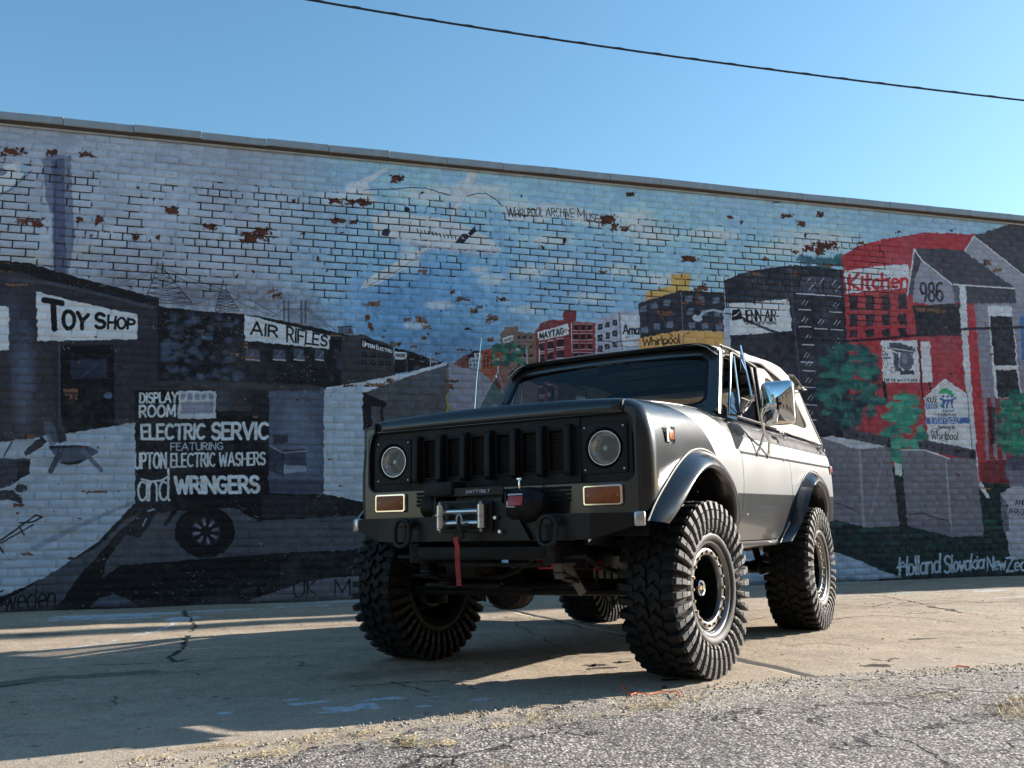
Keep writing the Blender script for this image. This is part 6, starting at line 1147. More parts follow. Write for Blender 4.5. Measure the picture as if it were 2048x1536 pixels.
# --- soft top
rz_ = lambda y: float(np.interp(y, [.98, 1.10, 1.4, 1.62, 2.2, 2.42, 2.64, 2.82, 2.98, 3.12, 3.25], [1.995, 2.008, 2.050, 2.078, 2.112, 2.128, 2.130, 2.105, 2.082, 2.08, 2.055]))
P_ = []
for y in dense(.975, 3.20, 36):
    row = []
    for k in range(25):
        t = -1 + 2 * k / 24; s_ = abs(t); x = .80 * (s_ ** .9) * (1 if t > 0 else -1); z = rz_(y) - .012 + .022 * (1 - s_ ** 2) - .075 * max(0, (s_ - .84) / .16) ** 1.6 + .006 * math.sin(y * 9 + t * 3) * (1 - s_) + .004 * math.sin(y * 21)
        row.append((x, y, z))
    P_.append(row)
q = MB(); q.grid([[(x * .97, y, z - .022) for x, y, z in r_] for r_ in P_]); part(q, 'roof_liner', m_int, smooth=True)
q = MB(); q.grid(P_); top = part(q, 'soft_top_roof', m_canvas, smooth=True, angle=80, solid=.006)
q = MB(); q.tube([(x, .985 + .03 * abs(x / .8) ** 3, 1.990 - .05 * abs(x / .80) ** 14) for x in dense(-.795, .795, 31)], .012, 8); part(q, 'header_rail', m_blk, smooth=True)
q = MB(); q.tube([(x, .965 + .03 * abs(x / .8) ** 3, 1.997 - .055 * abs(x / .80) ** 14) for x in dense(-.80, .80, 31)], .007, 8); part(q, 'header_piping', m_piping, top, smooth=True)
for sgn in (1, -1):
    # side curtain: canvas with clear window; drip flap and piping
    top_e = lambda y: rz_(y) - .075
    yb2 = lambda z: 3.17 + (1.975 - z) * 1.23          # sloping tail
    def sx(y, z): return sgn * (.792 + (1.97 - z) / .47 * .062)
    def cur(y0, z0): return (sx(y0, z0), y0, z0)
    # outline pieces around the window
    def patch(f, nu, nv_, name, mat, solid=0, par=None):
        q = MB(); q.grid([[f(i / nu, j / nv_) for j in range(nv_ + 1)] for i in range(nu + 1)]); return part(q, name, mat, par or top, smooth=True, angle=80, solid=solid)
    ytop0, ytop1 = 2.10, yb2(1.97)
    W_ = [(2.08, 1.92), (2.90, 1.895), (3.30, 1.605), (2.22, 1.60)]       # window corners: front-top, rear-top, rear-bottom, front-bottom
    Oc = [(1.765, 1.985), (yb2(1.975), 1.972), (yb2(1.515) - .01, 1.51), (1.765, 1.508)]
    q = MB(); A_, B_ = [], []
    for i in range(4):
        j = (i + 1) % 4
        for k in range(8): t = k / 8; A_.append((Oc[i][0] * (1 - t) + Oc[j][0] * t, Oc[i][1] * (1 - t) + Oc[j][1] * t)); B_.append((W_[i][0] * (1 - t) + W_[j][0] * t, W_[i][1] * (1 - t) + W_[j][1] * t))
    B_ = smooth_loop(np.array(B_), 2); m_ = len(A_); rows = []
    for kk in (0, .33, .66, 1.0): rows.append([cur(A_[i][0] * (1 - kk) + B_[i][0] * kk, A_[i][1] * (1 - kk) + B_[i][1] * kk) for i in range(m_)])
    for r_ in rows:
        for i in range(m_): x, y, z = r_[i]; r_[i] = (x + sgn * .006 * math.sin(y * 13 + z * 9), y, z)
    for a in range(3):
        n0 = len(q.v); q.v += rows[a] + rows[a + 1]; q.f += [(n0 + i, n0 + (i + 1) % m_, n0 + m_ + (i + 1) % m_, n0 + m_ + i) for i in range(m_)]
    part(q, 'side_curtain', m_canvas, top, smooth=True, angle=80, solid=.003)
    def win(u_, v_):
        a = np.array(W_[0]) * (1 - u_) + np.array(W_[1]) * u_; b2 = np.array(W_[3]) * (1 - u_) + np.array(W_[2]) * u_; p_ = a * (1 - v_) + b2 * v_; c = cur(*p_); return (c[0] - sgn * (.004 + .006 * math.sin(u_ * 5 + v_ * 3)), c[1], c[2])
    patch(win, 8, 5, 'clear_window', m_vinyl)
    # wavy flap edge from the door pillar down to the loose rear corner
    wv = [(1.06, 1.975), (1.25, 1.980), (1.45, 1.982), (1.68, 1.965), (1.85, 1.985), (2.06, 1.995), (2.27, 1.988), (2.43, 1.955), (2.58, 1.925), (2.80, 1.935), (2.98, 1.965), (3.14, 1.985)]
    wv = resamp(wv, 40); 
    for _ in range(3): wv[1:-1] = .25 * wv[:-2] + .5 * wv[1:-1] + .25 * wv[2:]
    q = MB(); q.tube([(sgn * (.812 + .012 * math.sin(i * .5)), y, z) for i, (y, z) in enumerate(wv)], .009, 7); part(q, 'flap_piping', m_piping, top, smooth=True)
    q = MB(); q.grid([[(sgn * .770, y, rz_(y) - .045), (sgn * .797, y, rz_(y) - .065), (sgn * (.811 + .012 * math.sin(i * .5)), y, z + .003)] for i, (y, z) in enumerate(wv)]); part(q, 'drip_flap', m_canvas, top, smooth=True, angle=80, solid=.003)
    q = MB(); q.tube([(sgn * .80, 1.05, 1.985), (sgn * .805, 1.5, 1.992), (sgn * .806, 1.70, 1.975), (sgn * .80, 1.77, 1.985)], .008, 6); part(q, 'door_header', m_canvas, top, smooth=True)
    for y_ in (1.95, 2.35, 2.75, 3.15, 3.5): q = MB(); q.lathe([(0, 0), (.004, .005), (0, .008)] if sgn > 0 else [(0, 0), (-.004, .005), (0, .008)], 8, 'X', (sx(y_, 1.55) + sgn * .008, y_, 1.545)); part(q, 'snap_fastener', m_steel, top, smooth=True)
# rolled rear curtain and its loose corner flaps
q = MB(); q.tube([(x, 3.20 + .02 * math.sin(x * 4), 2.01 + .012 * math.sin(x * 7)) for x in dense(-.76, .76, 14)], .045, 12, squash=.8); part(q, 'rolled_rear_curtain', m_canvas, top, smooth=True)
for sgn in (1, -1):
    q = MB(); q.grid([[(sgn * (.74 + .03 * j + .02 * math.sin(i)), 2.93 + .10 * i + .01 * j, 2.02 + .035 * math.sin(i * 1.1 + j * .8) - .02 * i * (j / 3) * .5) for j in range(4)] for i in range(5)]); part(q, 'loose_flap', m_canvas, top, smooth=True, solid=.004)
    q = MB(); q.tube([(sgn * (.84 + .02 * math.sin(i)), 2.92 + .10 * i, 2.0 + .035 * math.sin(i * 1.1 + 2.4) - .012 * i) for i in range(6)], .007, 6); part(q, 'flap_edge', m_piping, top, smooth=True)
    q = MB(); q.grid([[(sgn * x, 3.17 + (1.975 - z) * 1.23 + .012, z) for x in (.86 - (z - 1.5) * .13, .70)] for z in (1.51, 1.66, 1.82, 1.97)]); part(q, 'rear_corner_curtain', m_canvas, top, smooth=True, solid=.004)
for y_ in (1.55, 2.15, 2.7): q = MB(); q.tube([(-.76, y_, rz_(y_) - .10), (-.70, y_, rz_(y_) - .03), (0, y_, rz_(y_) - .012), (.70, y_, rz_(y_) - .03), (.76, y_, rz_(y_) - .10)], .012, 6); part(q, 'roof_bow', m_int, top)
# antenna
q = MB(); q.tube([(-.868, .60, 1.47), (-.862, .60, 1.56)], .009, 8); q.tube([(-.862, .60, 1.56), (-.835, .60, 1.86), (-.792, .60, 2.15)], [.0045, .004, .0028], 6); part(q, 'antenna', m_chromeb, smooth=True)
# --- bumper, winch and tow gear
def plate(pts_xy, zlo, zhi, name, mat, par=None, thick=.008, **k):
    q = MB(); q.grid([[(x, y, lo) for (x, y), lo in zip(pts_xy, zlo)], [(x, y, lo + (hi - lo) * .5) for (x, y), lo, hi in zip(pts_xy, zlo, zhi)], [(x, y, hi) for (x, y), hi in zip(pts_xy, zhi)], [(x, y + .11, hi) for (x, y), hi in zip(pts_xy, zhi)]]); return part(q, name, mat, par, solid=thick, **k)
bp_ = [(-.862, -.635), (-.66, -.705), (-.42, -.71), (.42, -.71), (.66, -.705), (.862, -.635)]
bum = plate(bp_, [.79, .73, .728, .728, .73, .79], [.858, .858, .860, .860, .858, .858], 'front_bumper', m_blk)
q = MB(); q.box((0, -.60, .792), (1.20, .16, .02)); q.box((0, -.69, .732), (1.16, .05, .012)); part(q, 'bumper_shelf', m_blk, bum)
for s in (1, -1):
    q = MB(); q.box((s * .886, -.612, .826), (.056, .060, .075), (0, 0, s * .30)); part(q, 'bumper_end_cap', m_steel, bum, bevel=.012)
    # D ring
    c = Vector((s * .452, -.762, .775)); pts = []
    for a in np.linspace(0, 2 * math.pi, 26, endpoint=False): x, z = math.cos(a), math.sin(a); pts.append((c.x + .050 * (abs(x) ** .8) * (1 if x > 0 else -1) , c.y - .012 * (z < 0) * abs(z), c.z + .072 * (abs(z) ** .75) * (1 if z > 0 else -1)))
    dr_ = MB(); dr_.tube(pts, .0135, 10, closed=True); dr_ = part(dr_, 'tow_shackle', m_blk, bum, smooth=True)
    q = MB(); q.box((c.x, -.735, c.z + .045), (.05, .06, .035)); q.tube([(c.x - .065, -.745, c.z + .052), (c.x + .065, -.745, c.z + .052)], .011, 8); part(q, 'shackle_pin', m_blk, dr_, bevel=.003)
wnc = empty('winch', (0, 0, 0), parent=truck)
q = MB(); q.prism([(-.30, .73), (.34, .73), (.26, .86), (.17, .93), (-.21, .93), (-.27, .86)], .012, Matrix(((1, 0, 0, 0), (0, 0, -1, -.728), (0, 1, 0, 0), (0, 0, 0, 1)))); part(q, 'winch_plate', m_blk, wnc)
q = MB(); q.lathe([(-.36, .0), (-.36, .058), (-.34, .066), (-.21, .066), (-.20, .05)], 22, 'X', (0, -.665, .915)); part(q, 'winch_motor', m_under, wnc, smooth=True, angle=35)
q = MB(); q.lathe([(.21, .05), (.215, .084), (.24, .094), (.33, .094), (.38, .080), (.405, .055), (.412, 0)], 28, 'X', (0, -.680, .905)); gb_ = part(q, 'gear_housing', m_under, wnc, smooth=True, angle=35)
q = MB(); q.box((.275, -.772, .928), (.085, .006, .050), (-.25, 0, 0)); part(q, 'red_label', m_redp, gb_, bevel=.001)
q = MB(); q.box((.270, -.764, .960), (.085, .004, .008), (-.4, 0, 0)); q.box((.255, -.7765, .898), (.04, .003, .005)); q.box((.228, -.772, .912), (.008, .006, .03)); part(q, 'label_print', m_white, gb_)
q = MB(); q.box((.262, -.70, 1.012), (.012, .014, .05)); q.box((.262, -.70, 1.042), (.03, .016, .012)); part(q, 'clutch_lever', m_chromeb, wnc, bevel=.003)
q = MB(); q.box((-.03, -.66, .972), (.44, .16, .014)); q.box((-.03, -.742, .985), (.44, .012, .045)); q.box((-.245, -.665, .915), (.012, .16, .13)); q.box((.20, -.665, .915), (.012, .16, .13)); part(q, 'winch_cover', m_blk, wnc, bevel=.002, bseg=1)
q = MB(); q.box((-.215, -.69, 1.005), (.185, .15, .078)); cb_ = part(q, 'control_box', m_panel, wnc, bevel=.01)
q = MB()
for k in range(20): x = -.12 + k * .0145; q.tube([(x + .009 * math.sin(a * .5) * .0 + .012 * math.sin(a) * .3, -.668 + .052 * math.cos(a), .918 + .052 * math.sin(a)) for a in np.linspace(0, 2 * math.pi, 18, endpoint=False)], .0085, 6, closed=True)
part(q, 'rope_drum', m_rope, wnc, smooth=True)
fl = MB(); fl.box((-.04, -.752, .858), (.335, .012, .165)); fl = part(fl, 'fairlead_plate', m_blk, wnc, bevel=.003)
for x in (-.168, .088):
    q = MB(); q.lathe([(-.063, 0), (-.063, .020), (-.060, .0225), (-.002, .0225), (0, .021), (.002, .0225), (.060, .0225), (.063, .020), (.063, 0)], 20, 'Z', (x, -.802, .856)); part(q, 'vertical_roller', m_steel, fl, smooth=True, angle=30)
    for dz in (-.072, .072): q = MB(); q.lathe([(dz - .006, 0), (dz - .006, .010), (dz + .006, .010), (dz + .006, 0)], 10, 'Z', (x, -.802, .856)); part(q, 'roller_bolt', m_steel, fl, smooth=True, angle=30)
for z in (.882, .822): q = MB(); q.lathe([(-.105, .0), (-.105, .0165), (.105, .0165), (.105, 0)], 18, 'X', (-.04, -.778, z)); part(q, 'horizontal_roller', m_steel, fl, smooth=True, angle=30)
for x, z in ((-.215, .866), (.148, .846), (-.205, .79), (.175, .775)): q = MB(); q.lathe([(-.012, 0), (-.012, .009), (0, .013), (0, 0)], 8, 'Y', (x, -.757, z)); part(q, 'fairlead_bolt', m_steel, fl)
q = MB(); q.box((-.04, -.80, .930), (.30, .03, .006)); q.box((-.04, -.80, .784), (.30, .03, .006)); part(q, 'roller_bracket', m_blk, fl)
hk = MB(); hk.tube([(-.035, -.70, .855), (-.035, -.80, .852)], .006, 8); hk.tube([(-.035 + .016 * math.cos(a), -.822, .842 + .022 * math.sin(a)) for a in np.linspace(0, 2 * math.pi, 16, endpoint=False)], .005, 8, closed=True)
hk = part(hk, 'rope_thimble', m_steel, wnc, smooth=True)
q = MB(); q.tube([(-.035, -.828, .832), (-.03, -.832, .80), (-.012, -.832, .775), (-.010, -.830, .750), (-.030, -.828, .732), (-.055, -.828, .738), (-.060, -.828, .762)], [.010, .012, .012, .012, .011, .008, .005], 10); part(q, 'hook', m_blk, hk, smooth=True)
st_ = [(-.045, -.835, .752), (-.047, -.840, .735), (-.036, -.842, .705), (-.034, -.842, .62), (-.030, -.842, .56), (-.026, -.842, .505)]
q = MB(); q.grid([[(x - .0145, y, z), (x - .007, y - .0015, z), (x + .007, y - .0015, z), (x + .0145, y, z)] for x, y, z in st_]); sp_ = part(q, 'pull_strap', m_red, wnc, solid=.003)
pls, tot = layout_text('SMITTYBILT', .2); q = MB()
for pl in pls:
    for (a, b_), (c, d) in zip(pl[:-1], pl[1:]):
        def M_(u_, v_): z = .655 - u_ * .145; x = -.0345 + (.655 - z) * .05 + (v_ - .5) * .019; return Vector((x, -.8450, z))
        p0, p1 = M_(a, b_), M_(c, d); dd = (p1 - p0)
        if dd.length < 1e-5: continue
        nn = Vector((dd.z, 0, -dd.x)).normalized() * .0011; q.add([p0 + nn, p1 + nn, p1 - nn, p0 - nn], [(0, 1, 2, 3)])
part(q, 'strap_lettering', m_piping, sp_)
q = MB()
for pl in pls:
    for (a, b_), (c, d) in zip(pl[:-1], pl[1:]):
        def M_(u_, v_): return Vector((-.045 + u_ * .15 + v_ * .005, -.7488, .977 + v_ * .016))
        p0, p1 = M_(a, b_), M_(c, d); dd = (p1 - p0)
        if dd.length < 1e-5: continue
        nn = Vector((dd.z, 0, -dd.x)).normalized() * .0014; q.add([p0 + nn, p1 + nn, p1 - nn, p0 - nn], [(0, 1, 2, 3)])
part(q, 'cover_lettering', m_white, wnc)
# --- chassis
ch = MB()
for s in (1, -1): ch.box((s * .42, 1.5, .665), (.07, 4.4, .11))
for y in (-.66, -.45, .7, 1.6, 2.5, 3.5): ch.box((0, y, .665), (.84, .08, .07))
ch = part(ch, 'chassis_frame', m_under, bevel=.008)
q = MB(); q.box((0, -.56, .655), (.86, .03, .035)); q.box((0, -.56, .60), (.70, .02, .02)); part(q, 'front_crossmember', m_under, ch)
ax = MB(); ax.tube([(-.74, 0, .462), (-.36, 0, .462), (.2, 0, .462), (.74, 0, .462)], .042, 14); ax.lathe([(-.11, .03), (-.10, .10), (-.05, .135), (.03, .135), (.09, .10), (.12, .05)], 20, 'Y', (-.20, -.0, .452)); ax = part(ax, 'front_axle', m_under, smooth=True, angle=50)
q = MB(); q.lathe([(-.145, 0), (-.14, .05), (-.125, .09), (-.10, .118), (-.10, .13), (-.085, .13)], 18, 'Y', (-.20, -.02, .452)); part(q, 'differential_cover', m_under, ax, smooth=True, angle=40)
for k in range(8): a = k * math.pi / 4; q = MB(); q.lathe([(-.112, 0), (-.112, .009), (-.1, .009)], 6, 'Y', (-.20 + .12 * math.cos(a), -.02, .452 + .12 * math.sin(a))); part(q, 'cover_bolt', m_under, ax)
q = MB(); q.tube([(-.72, -.27, .425), (.72, -.27, .450)], .017, 8); part(q, 'tie_rod', m_under, ax, smooth=True)
q = MB(); q.tube([(-.70, -.33, .525), (-.08, -.33, .525), (.02, -.33, .56), (.12, -.33, .63), (.36, -.33, .65)], .015, 8); part(q, 'drag_link', m_under, ax, smooth=True)
q = MB(); q.tube([(-.62, -.30, .47), (-.10, -.30, .47)], .024, 10); q.tube([(-.62, -.30, .47), (.10, -.30, .46)], .012, 8); part(q, 'steering_damper', m_under, ax, smooth=True)
for s in (1, -1):
    q = MB()
    for k in range(5): L_ = .60 - .09 * k; q.grid([[(s * .42 - .032, y, .575 - .22 * (1 - (y / .62) ** 2) * .45 - .012 * k + .04 * 0), (s * .42 + .032, y, .575 - .22 * (1 - (y / .62) ** 2) * .45 - .012 * k)] for y in dense(-L_, L_, 12)])
    part(q, 'leaf_spring', m_under, ax, solid=.008)
    q = MB(); q.box((s * .42, 0, .43), (.10, .12, .02)); q.tube([(s * .42 - .045, -.05, .40), (s * .42 - .045, -.05, .56)], .008, 6); q.tube([(s * .42 + .045, -.05, .36), (s * .42 + .045, -.05, .56)], .008, 6); q.tube([(s * .42 - .045, .05, .38), (s * .42 - .045, .05, .56)], .008, 6); q.tube([(s * .42 + .045, .05, .38), (s * .42 + .045, .05, .56)], .008, 6); part(q, 'axle_u_bolt', m_under, ax)
    q = MB(); q.box((s * .42, -.60, .60), (.05, .02, .14), (.3, 0, 0)); part(q, 'spring_shackle', m_tan if s > 0 else m_under, ax)
    q = MB(); q.tube([(s * .62, .06, .44), (s * .50, .16, 1.0)], .03, 10); part(q, 'shock_absorber', m_under, ax, smooth=True)
    q = MB(); q.tube([(s * .74, 0, .34), (s * .74, 0, .58)], .05, 10); q.box((s * .70, -.14, .44), (.06, .28, .05)); part(q, 'steering_knuckle', m_under, ax, smooth=True)
    q = MB(); q.tube([(s * .60, -.05, .75), (s * .66, -.08, .64), (s * .70, -.05, .55), (s * .72, 0, .50)], .007, 6); part(q, 'brake_hose', m_under, ax)
q = MB(); q.tube([(.10, -.22, .592), (.34, -.22, .600)], .032, 14); q.tube([(.34, -.22, .60), (.47, -.25, .585)], .016, 8); part(q, 'red_damper', m_redp, ax, smooth=True, angle=50)
q = MB(); q.tube([(.47, -.25, .585), (.50, -.26, .585)], .026, 10); part(q, 'red_bushing', m_redp, ax, smooth=True)
q = MB(); q.box((.39, -.42, .635), (.07, .02, .09)); q.box((.425, -.42, .52), (.045, .014, .17), (0, -.55, 0)); part(q, 'steel_bracket', m_tan, ax)
q = MB(); q.tube([(-.14, -.1, .56), (-.14, -.1, .68)], .03, 10); part(q, 'bump_stop', m_tan, ax, smooth=True)
q = MB(); q.box((-.62, .32, .56), (.018, .02, .10)); part(q, 'yellow_tag', pmat('yellow_plastic', (.45, .42, .08), .5), ax)
q = MB(); q.box((.02, .75, .60), (.34, .9, .22)); q.box((.02, 1.6, .58), (.42, .34, .24)); part(q, 'gearbox', m_under, ch, bevel=.04)
q = MB(); q.box((0, .2, .78), (.5, .9, .2)); part(q, 'engine_sump', m_under, ch, bevel=.05)
ra = MB(); ra.tube([(-.74, 2.54, .462), (.74, 2.54, .462)], .045, 12); ra.lathe([(2.41 - 2.54, .05), (-.1, .11), (0, .14), (.09, .10), (.12, .03)], 18, 'Y', (0, 2.54, .455)); ra = part(ra, 'rear_axle', m_under, smooth=True, angle=50)
for s in (1, -1):
    q = MB()
    for k in range(5): L_ = .66 - .1 * k; q.grid([[(s * .50 - .032, 2.54 + y, .60 - .10 * (1 - (y / .7) ** 2) - .012 * k), (s * .50 + .032, 2.54 + y, .60 - .10 * (1 - (y / .7) ** 2) - .012 * k)] for y in dense(-L_, L_, 12)])
    part(q, 'leaf_spring', m_under, ra, solid=.008)
    q = MB(); q.tube([(s * .60, 2.48, .42), (s * .52, 2.3, .95)], .028, 8); part(q, 'shock_absorber', m_under, ra, smooth=True)
q = MB(); q.tube([(.0, .2, .50), (.05, 1.45, .55)], .028, 8); q.tube([(.02, 1.75, .55), (0, 2.42, .47)], .032, 8); part(q, 'drive_shaft', m_under, ch, smooth=True)
q = MB(); q.box((.0, 3.15, .68), (.8, .6, .2)); part(q, 'fuel_tank', m_under, ch, bevel=.03)
q = MB(); q.tube([(-.45, 1.2, .6), (-.5, 2.1, .62), (-.45, 3.0, .8), (-.45, 3.72, .66)], .026, 8); part(q, 'exhaust_pipe', m_under, ch, smooth=True)
q = MB(); q.tube([(.80, 3.70, .84), (.86, 3.86, .90)], .006, 6); part(q, 'bumper_bolt', m_steel, ch)
q = MB(); q.tube([(-.60, -.52, .60), (-.58, -.62, .645), (.58, -.62, .645), (.60, -.52, .60), (.60, -.1, .52)], .014, 8); q.tube([(-.60, -.52, .60), (-.60, -.1, .52)], .014, 8); part(q, 'sway_bar', m_under, ch, smooth=True)
q = MB(); q.box((-.30, -.28, .60), (.20, .30, .16)); part(q, 'steering_box', m_under, ch, bevel=.02)
q = MB(); q.box((.0, .45, .52), (.46, .5, .16)); q.box((.02, 1.1, .47), (.5, .5, .03)); part(q, 'skid_plate', m_under, ch, bevel=.01)
q = MB(); q.lathe([(-.1, .03), (-.08, .11), (.08, .11), (.1, .03)], 16, 'Z', (-.05, -.1, .66)); part(q, 'oil_filter', m_under, ch, smooth=True, angle=40)
for s in (1, -1): q = MB(); q.box((s * .42, -.1, .62), (.10, .5, .10)); q.box((s * .56, .02, .80), (.14, .24, .34)); part(q, 'shock_tower', m_under, ch, bevel=.01)
# --- wheels
RT = .4625
_ph = [(.118, .236), (.138, .242), (.153, .257), (.160, .272), (.159, .284), (.147, .296), (.142, .34), (.138, .38), (.132, .41), (.126, .43), (.118, .437), (.09, .4405)]
prof_t = [(-x, r) for x, r in _ph] + [(0, .442)] + list(reversed(_ph))
NL = 40; PT = 2 * math.pi / NL
def lug_blocks(side, long_):
    """shoulder lug: stepped blocks running from the tread over the shoulder and down the sidewall, at angle 0"""
    q = MB()
    def pt(x, r, a): return (x, r * math.sin(a), r * math.cos(a))
    segs = [((.078, .438), (.078, .4625), (.152, .4612), (.148, .436), .48, .52, .10), ((.130, .436), (.1655, .4590), (.1745, .416), (.134, .400), .50, .49, .0),
            ((.134, .406), (.1755, .4115), (.178, .364), (.140, .356), .48, .46, -.03), ((.138, .362), (.176, .3595), (.172, .314), (.142, .308), .46, .43, .02),
            ((.140, .312), (.1705, .3095), (.165, .290 if long_ else .298), (.148, .286), .46, .44, .02)]
    for A0, A1, B1, B0, w0, w1, sk in segs:
        oA, oB = -sk * PT, 0.0; V = []
        for (x, r), w, o_ in ((A0, w0, oA), (A1, w0 * .93, oA), (B1, w1 * .93, oB), (B0, w1, oB)):
            for e in (-1, 1): V.append(pt(side * x, r, o_ + e * w * PT / 2))
        q.add(V, [(0, 1, 3, 2), (2, 3, 5, 4), (4, 5, 7, 6), (6, 7, 1, 0), (0, 2, 4, 6), (1, 7, 5, 3)])
    return q
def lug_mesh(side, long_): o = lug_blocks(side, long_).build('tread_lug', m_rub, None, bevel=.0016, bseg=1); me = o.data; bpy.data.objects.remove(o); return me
LUG = {(s, g_): lug_mesh(s, g_) for s in (1, -1) for g_ in (0, 1)}
def center_tread():
    q = MB(); r0, r1 = .440, .4622
    def pt(x, r, a): return (x, r * math.sin(a), r * math.cos(a))
    for k in range(NL):
        a0 = k * PT
        for side in (1, -1):
            o_ = a0 + (PT * .5 if side < 0 else 0)
            if k % 2 == 0: xs_ = [(.004, .10), (.030, .36), (.070, .02)]
            else: xs_ = [(.010, -.05), (.042, .30), (.072, .12)]
            for (x0, s0), (x1, s1) in zip(xs_[:-1], xs_[1:]):
                V = []
                for r_, sh in ((r0, 1.0), (r1, .9)):
                    for x, s_ in ((x0, s0), (x1, s1)):
                        for e in (-1, 1): V.append(pt(side * x, r_, o_ + s_ * PT * 1.3 + e * PT * .33 * sh))
                q.add(V, [(0, 1, 3, 2), (4, 6, 7, 5), (0, 4, 5, 1), (2, 3, 7, 6), (0, 2, 6, 4), (1, 5, 7, 3)])
    return q
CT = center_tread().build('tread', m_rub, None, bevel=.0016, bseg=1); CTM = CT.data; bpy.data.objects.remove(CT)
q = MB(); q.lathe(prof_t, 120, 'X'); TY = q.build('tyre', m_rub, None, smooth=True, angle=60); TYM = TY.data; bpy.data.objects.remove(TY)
def lug_joined(side):
    q = MB()
    for k in range(NL):
        b_ = lug_blocks(side, k % 2); a = k * PT + (PT / 2 if side < 0 else 0); c, s = math.cos(a), math.sin(a)
        q.add([(x, y * c + z * s, -y * s + z * c) for x, y, z in b_.v], b_.f)
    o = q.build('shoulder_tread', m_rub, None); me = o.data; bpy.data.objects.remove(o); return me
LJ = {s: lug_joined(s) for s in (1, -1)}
def mk(q, name, mat, **k): o = q.build(name, mat, None, **k); me = o.data; bpy.data.objects.remove(o); return me
q = MB(); q.lathe([(.128, .243), (.139, .249), (.1435, .246), (.1435, .240), (.137, .232), (.128, .2285), (.122, .226)], 72, 'X'); RLIP = mk(q, 'rim_lip', m_ring, smooth=True, angle=40)
q = MB(); q.lathe([(.122, .226), (.112, .222), (.108, .210)], 72, 'X'); RGRV = mk(q, 'rim_groove', m_wheelb, smooth=True, angle=40)
q = MB(); q.lathe([(.110, .212), (.121, .208), (.124, .202), (.1245, .184), (.121, .176), (.112, .172), (.100, .170)], 72, 'X'); RBEAD = mk(q, 'beadlock_ring', m_ring, smooth=True, angle=30)
q = MB(); q.lathe([(.105, .1705), (.03, .170), (-.02, .168), (-.028, .15), (-.022, .12), (-.012, .095), (-.008, .07), (-.004, .058), (.0, .0)], 60, 'X'); q.lathe([(.11, .226), (.0, .228), (-.06, .20), (-.12, .215), (-.135, .238)], 60, 'X'); RDISH = mk(q, 'wheel_disc', m_wheelb, smooth=True, angle=40)
q = MB(); q.lathe([(0, .0085), (.009, .0085), (.011, .006), (.011, 0)], 6, 'X'); BOLT = mk(q, 'ring_bolt', m_brass)
q = MB(); q.lathe([(-.06, .05), (.040, .040), (.044, .036), (.044, 0)], 30, 'X'); HUBB = mk(q, 'hub_body', m_wheelb, smooth=True, angle=30)
q = MB(); q.lathe([(.040, .043), (.050, .043), (.054, .039), (.052, .031), (.046, .029)], 30, 'X'); HUB = mk(q, 'locking_hub', m_chromeb, smooth=True, angle=30)
q = MB(); q.lathe([(.044, .013), (.050, .012), (.051, .0)], 16, 'X'); HUBC = mk(q, 'hub_dial', m_brass, smooth=True)
q = MB(); q.lathe([(0, .009), (.018, .009), (.022, .005), (.022, 0)], 6, 'X'); NUT = mk(q, 'wheel_nut', m_chrome)
q = MB(); q.lathe([(-.10, .05), (-.10, .14), (-.09, .15), (-.06, .15), (-.05, .06)], 30, 'X'); DRUM = mk(q, 'brake_disc', m_under, smooth=True, angle=40)
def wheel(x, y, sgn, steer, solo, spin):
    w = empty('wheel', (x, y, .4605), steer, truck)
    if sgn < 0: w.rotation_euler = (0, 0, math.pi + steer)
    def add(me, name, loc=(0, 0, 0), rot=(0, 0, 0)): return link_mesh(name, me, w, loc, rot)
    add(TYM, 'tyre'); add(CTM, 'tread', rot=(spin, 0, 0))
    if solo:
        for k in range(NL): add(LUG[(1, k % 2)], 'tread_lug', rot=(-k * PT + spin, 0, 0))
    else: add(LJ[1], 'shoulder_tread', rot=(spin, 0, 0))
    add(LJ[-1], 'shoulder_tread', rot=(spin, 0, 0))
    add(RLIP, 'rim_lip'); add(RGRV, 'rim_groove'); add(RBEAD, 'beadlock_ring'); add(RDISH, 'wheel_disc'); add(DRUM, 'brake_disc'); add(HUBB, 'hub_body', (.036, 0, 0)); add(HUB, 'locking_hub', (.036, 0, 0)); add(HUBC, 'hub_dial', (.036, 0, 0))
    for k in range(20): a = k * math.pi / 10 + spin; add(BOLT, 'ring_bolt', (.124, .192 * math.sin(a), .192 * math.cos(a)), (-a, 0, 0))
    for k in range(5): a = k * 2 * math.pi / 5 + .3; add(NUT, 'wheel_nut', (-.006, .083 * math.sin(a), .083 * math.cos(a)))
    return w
wheel(.882, 0, 1, -.096, True, .02); wheel(.882, 2.54, 1, 0, True, .05); wheel(-.882, 0, -1, -.096, False, .03); wheel(-.882, 2.54, -1, 0, False, .0)
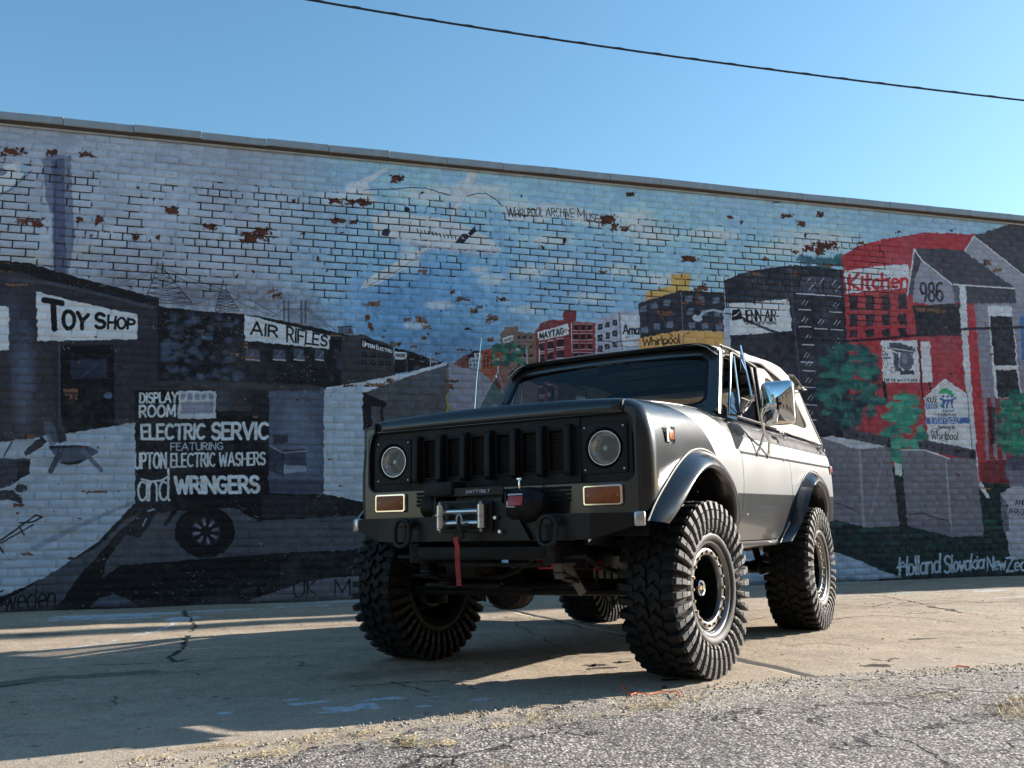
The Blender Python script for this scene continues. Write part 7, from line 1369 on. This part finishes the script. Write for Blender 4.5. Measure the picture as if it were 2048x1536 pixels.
# ------------------------------------------------------------------ small things and the overhead line
m_orange = pmat('cord', (.90, .17, .04), .5)
def gz(a, b): return float(gheight(np.array([a]), np.array([b]))[0]) + .012 * float(sstep(0, .25, b - edge_b(a)))
pts = []
for (x, y, up) in [(1253, 1380, .006), (1246, 1374, .012), (1244, 1377, .01), (1250, 1384, .005), (1262, 1391, .004), (1275, 1387, .006), (1298, 1390, .003), (1322, 1386, .006), (1342, 1385, .004), (1352, 1388, .012), (1358, 1394, .008), (1361, 1399, .003)]:
    a, b = gab(x, y); pts.append(apt(a, b, gz(a, b) + .004 + up))
q = MB(); q.tube(pts, .003, 6); tag(q.build('cord', m_orange, smooth=True), 'thin orange cord lying curled on the gravel in front of the near front tyre', 'cord')
a, b = gab(1906, 1336); q = MB(); q.tube([apt(a, b, gz(a, b) + .006), apt(a + .05, b - .01, gz(a, b) + .009), apt(a + .09, b + .02, gz(a, b) + .005)], .004, 6); tag(q.build('orange_scrap', m_orange, smooth=True), 'short orange scrap on the gravel at the far right edge of the asphalt', 'litter')
m_darkst = pmat('dark_stone', (.03, .03, .03), .9, bump=.5)
for i, (x, y, s_, lb) in enumerate([(1330, 1376, .016, 'small black stone lying beside the orange cord'), (1188, 1332, .018, 'flat dark clod on the sunlit concrete left of the near front tyre'), (1240, 1325, .015, 'dark clod on the sunlit concrete touching the near front tyre')]):
    a, b = gab(x, y); bm = bmesh.new(); bmesh.ops.create_icosphere(bm, subdivisions=2, radius=s_)
    for v in bm.verts: v.co *= random.uniform(.75, 1.15); v.co.z *= .55
    me = bpy.data.meshes.new('stone'); bm.to_mesh(me); bm.free(); me.materials.append(m_darkst); tag(link_mesh('stone', me, None, apt(a, b, gz(a, b) + s_ * .3)), lb, 'stone')
# overhead cable: measured at two spots, hung between poles out of view
def ray_at(x, y, dist): d = RX * ((x - 1024) / F_PX) - RU * ((y - 768) / F_PX) + RF; return Vector((0, 0, CAM_H)) + Vector(d) * dist
m_cable = pmat('black_cable', (.012, .012, .014), .5)
c0, c1, c2, c3 = ray_at(622, 0, 12.5), ray_at(1100, 78, 13.5), ray_at(1600, 146, 14.6), ray_at(2048, 201, 15.6)
def cab(t):      # smooth curve through the four, prolonged both ways
    T_ = np.array([0, 1, 2.05, 3.0]); C_ = np.array([c0, c1, c2, c3]); cf = np.polyfit(T_, C_, 2); return Vector(cf[0] * t * t + cf[1] * t + cf[2])
ts = np.linspace(-3.5, 6.5, 90); main = [cab(t) for t in ts]
q = MB(); q.tube(main, .016, 8); oc = q.build('overhead_cable', m_cable, smooth=True); tag(oc, 'black twisted utility cable sagging across the blue sky above the wall', 'cable')
q = MB(); q.tube([cab(t) + Vector((.016 * math.cos(t * 40), 0, .016 * math.sin(t * 40) + .004)) for t in np.linspace(-3.5, 6.5, 900)], .007, 5); q.build('lashing_wire', m_cable, oc, smooth=True)
m_pole = pmat('weathered_pole_wood', (.16, .12, .09), .9, var=.3, vscale=6, bump=.5, bscale=30)
# steel flue on the flat roof, out of view to the right, added for its shadow stripe across the alley
m_galv = pmat('galvanised_pole', (.35, .36, .37), .4, metal=.8, var=.2)
fb = wall_pt(22.0, 5.1, -.82); fe = empty('shadow_pole', fb); tag(fe, 'tall galvanised flue on the flat roof out of view, added to cast a shadow stripe', 'pole')
q = MB(); q.lathe([(0, .0), (0, .34), (.1, .34), (.1, .26), (9.0, .26), (9.0, 0)], 24, 'Z'); q.build('pole_shaft', m_galv, fe, smooth=True, angle=40)
q = MB(); q.lathe([(9.12, .36), (9.35, .02), (9.36, 0)], 24, 'Z'); q.build('pole_cap', m_galv, fe, smooth=True)

# ------------------------------------------------------------------ unseen building added across the lot, behind the viewer; it closes off the low sky and shows in the chrome
m_ob = pmat('tan_brick_facade', (.27, .195, .135), .9, var=.2, vscale=1.5, bump=.3, bscale=20); m_ow = pmat('dark_window_glass', (.02, .025, .03), .08); m_of = pmat('pale_window_frame', (.35, .34, .32), .6)
ob = empty('unseen_building', apt(2, 19.5), TH_W); tag(ob, 'long two-storey tan brick building added unseen across the lot to close off the low sky', 'building')
q = MB(); q.box((0, -6, 4.1), (90, 12, 8.2)); q.build('facade', m_ob, ob)
q = MB(); q.box((0, .1, 8.3), (90.4, .5, .35)); q.build('cornice', m_of, ob, bevel=.03)
pw, fw = None, None
for r_, z in enumerate((1.9, 5.7)):
    for k in range(14):
        x = -32.5 + k * 5
        w_ = MB().box((0, .03, 0), (1.9, .10, 2.1)).build('window', m_of, ob) if pw is None else pw.copy()
        g_ = MB().box((0, .07, 0), (1.65, .06, 1.85)).build('pane', m_ow, w_) if pw is None else fw.copy()
        if pw is not None: COL.objects.link(w_); COL.objects.link(g_)
        else: pw, fw = w_, g_
        w_.parent = ob; g_.parent = w_; w_.location = (x, .0, z)
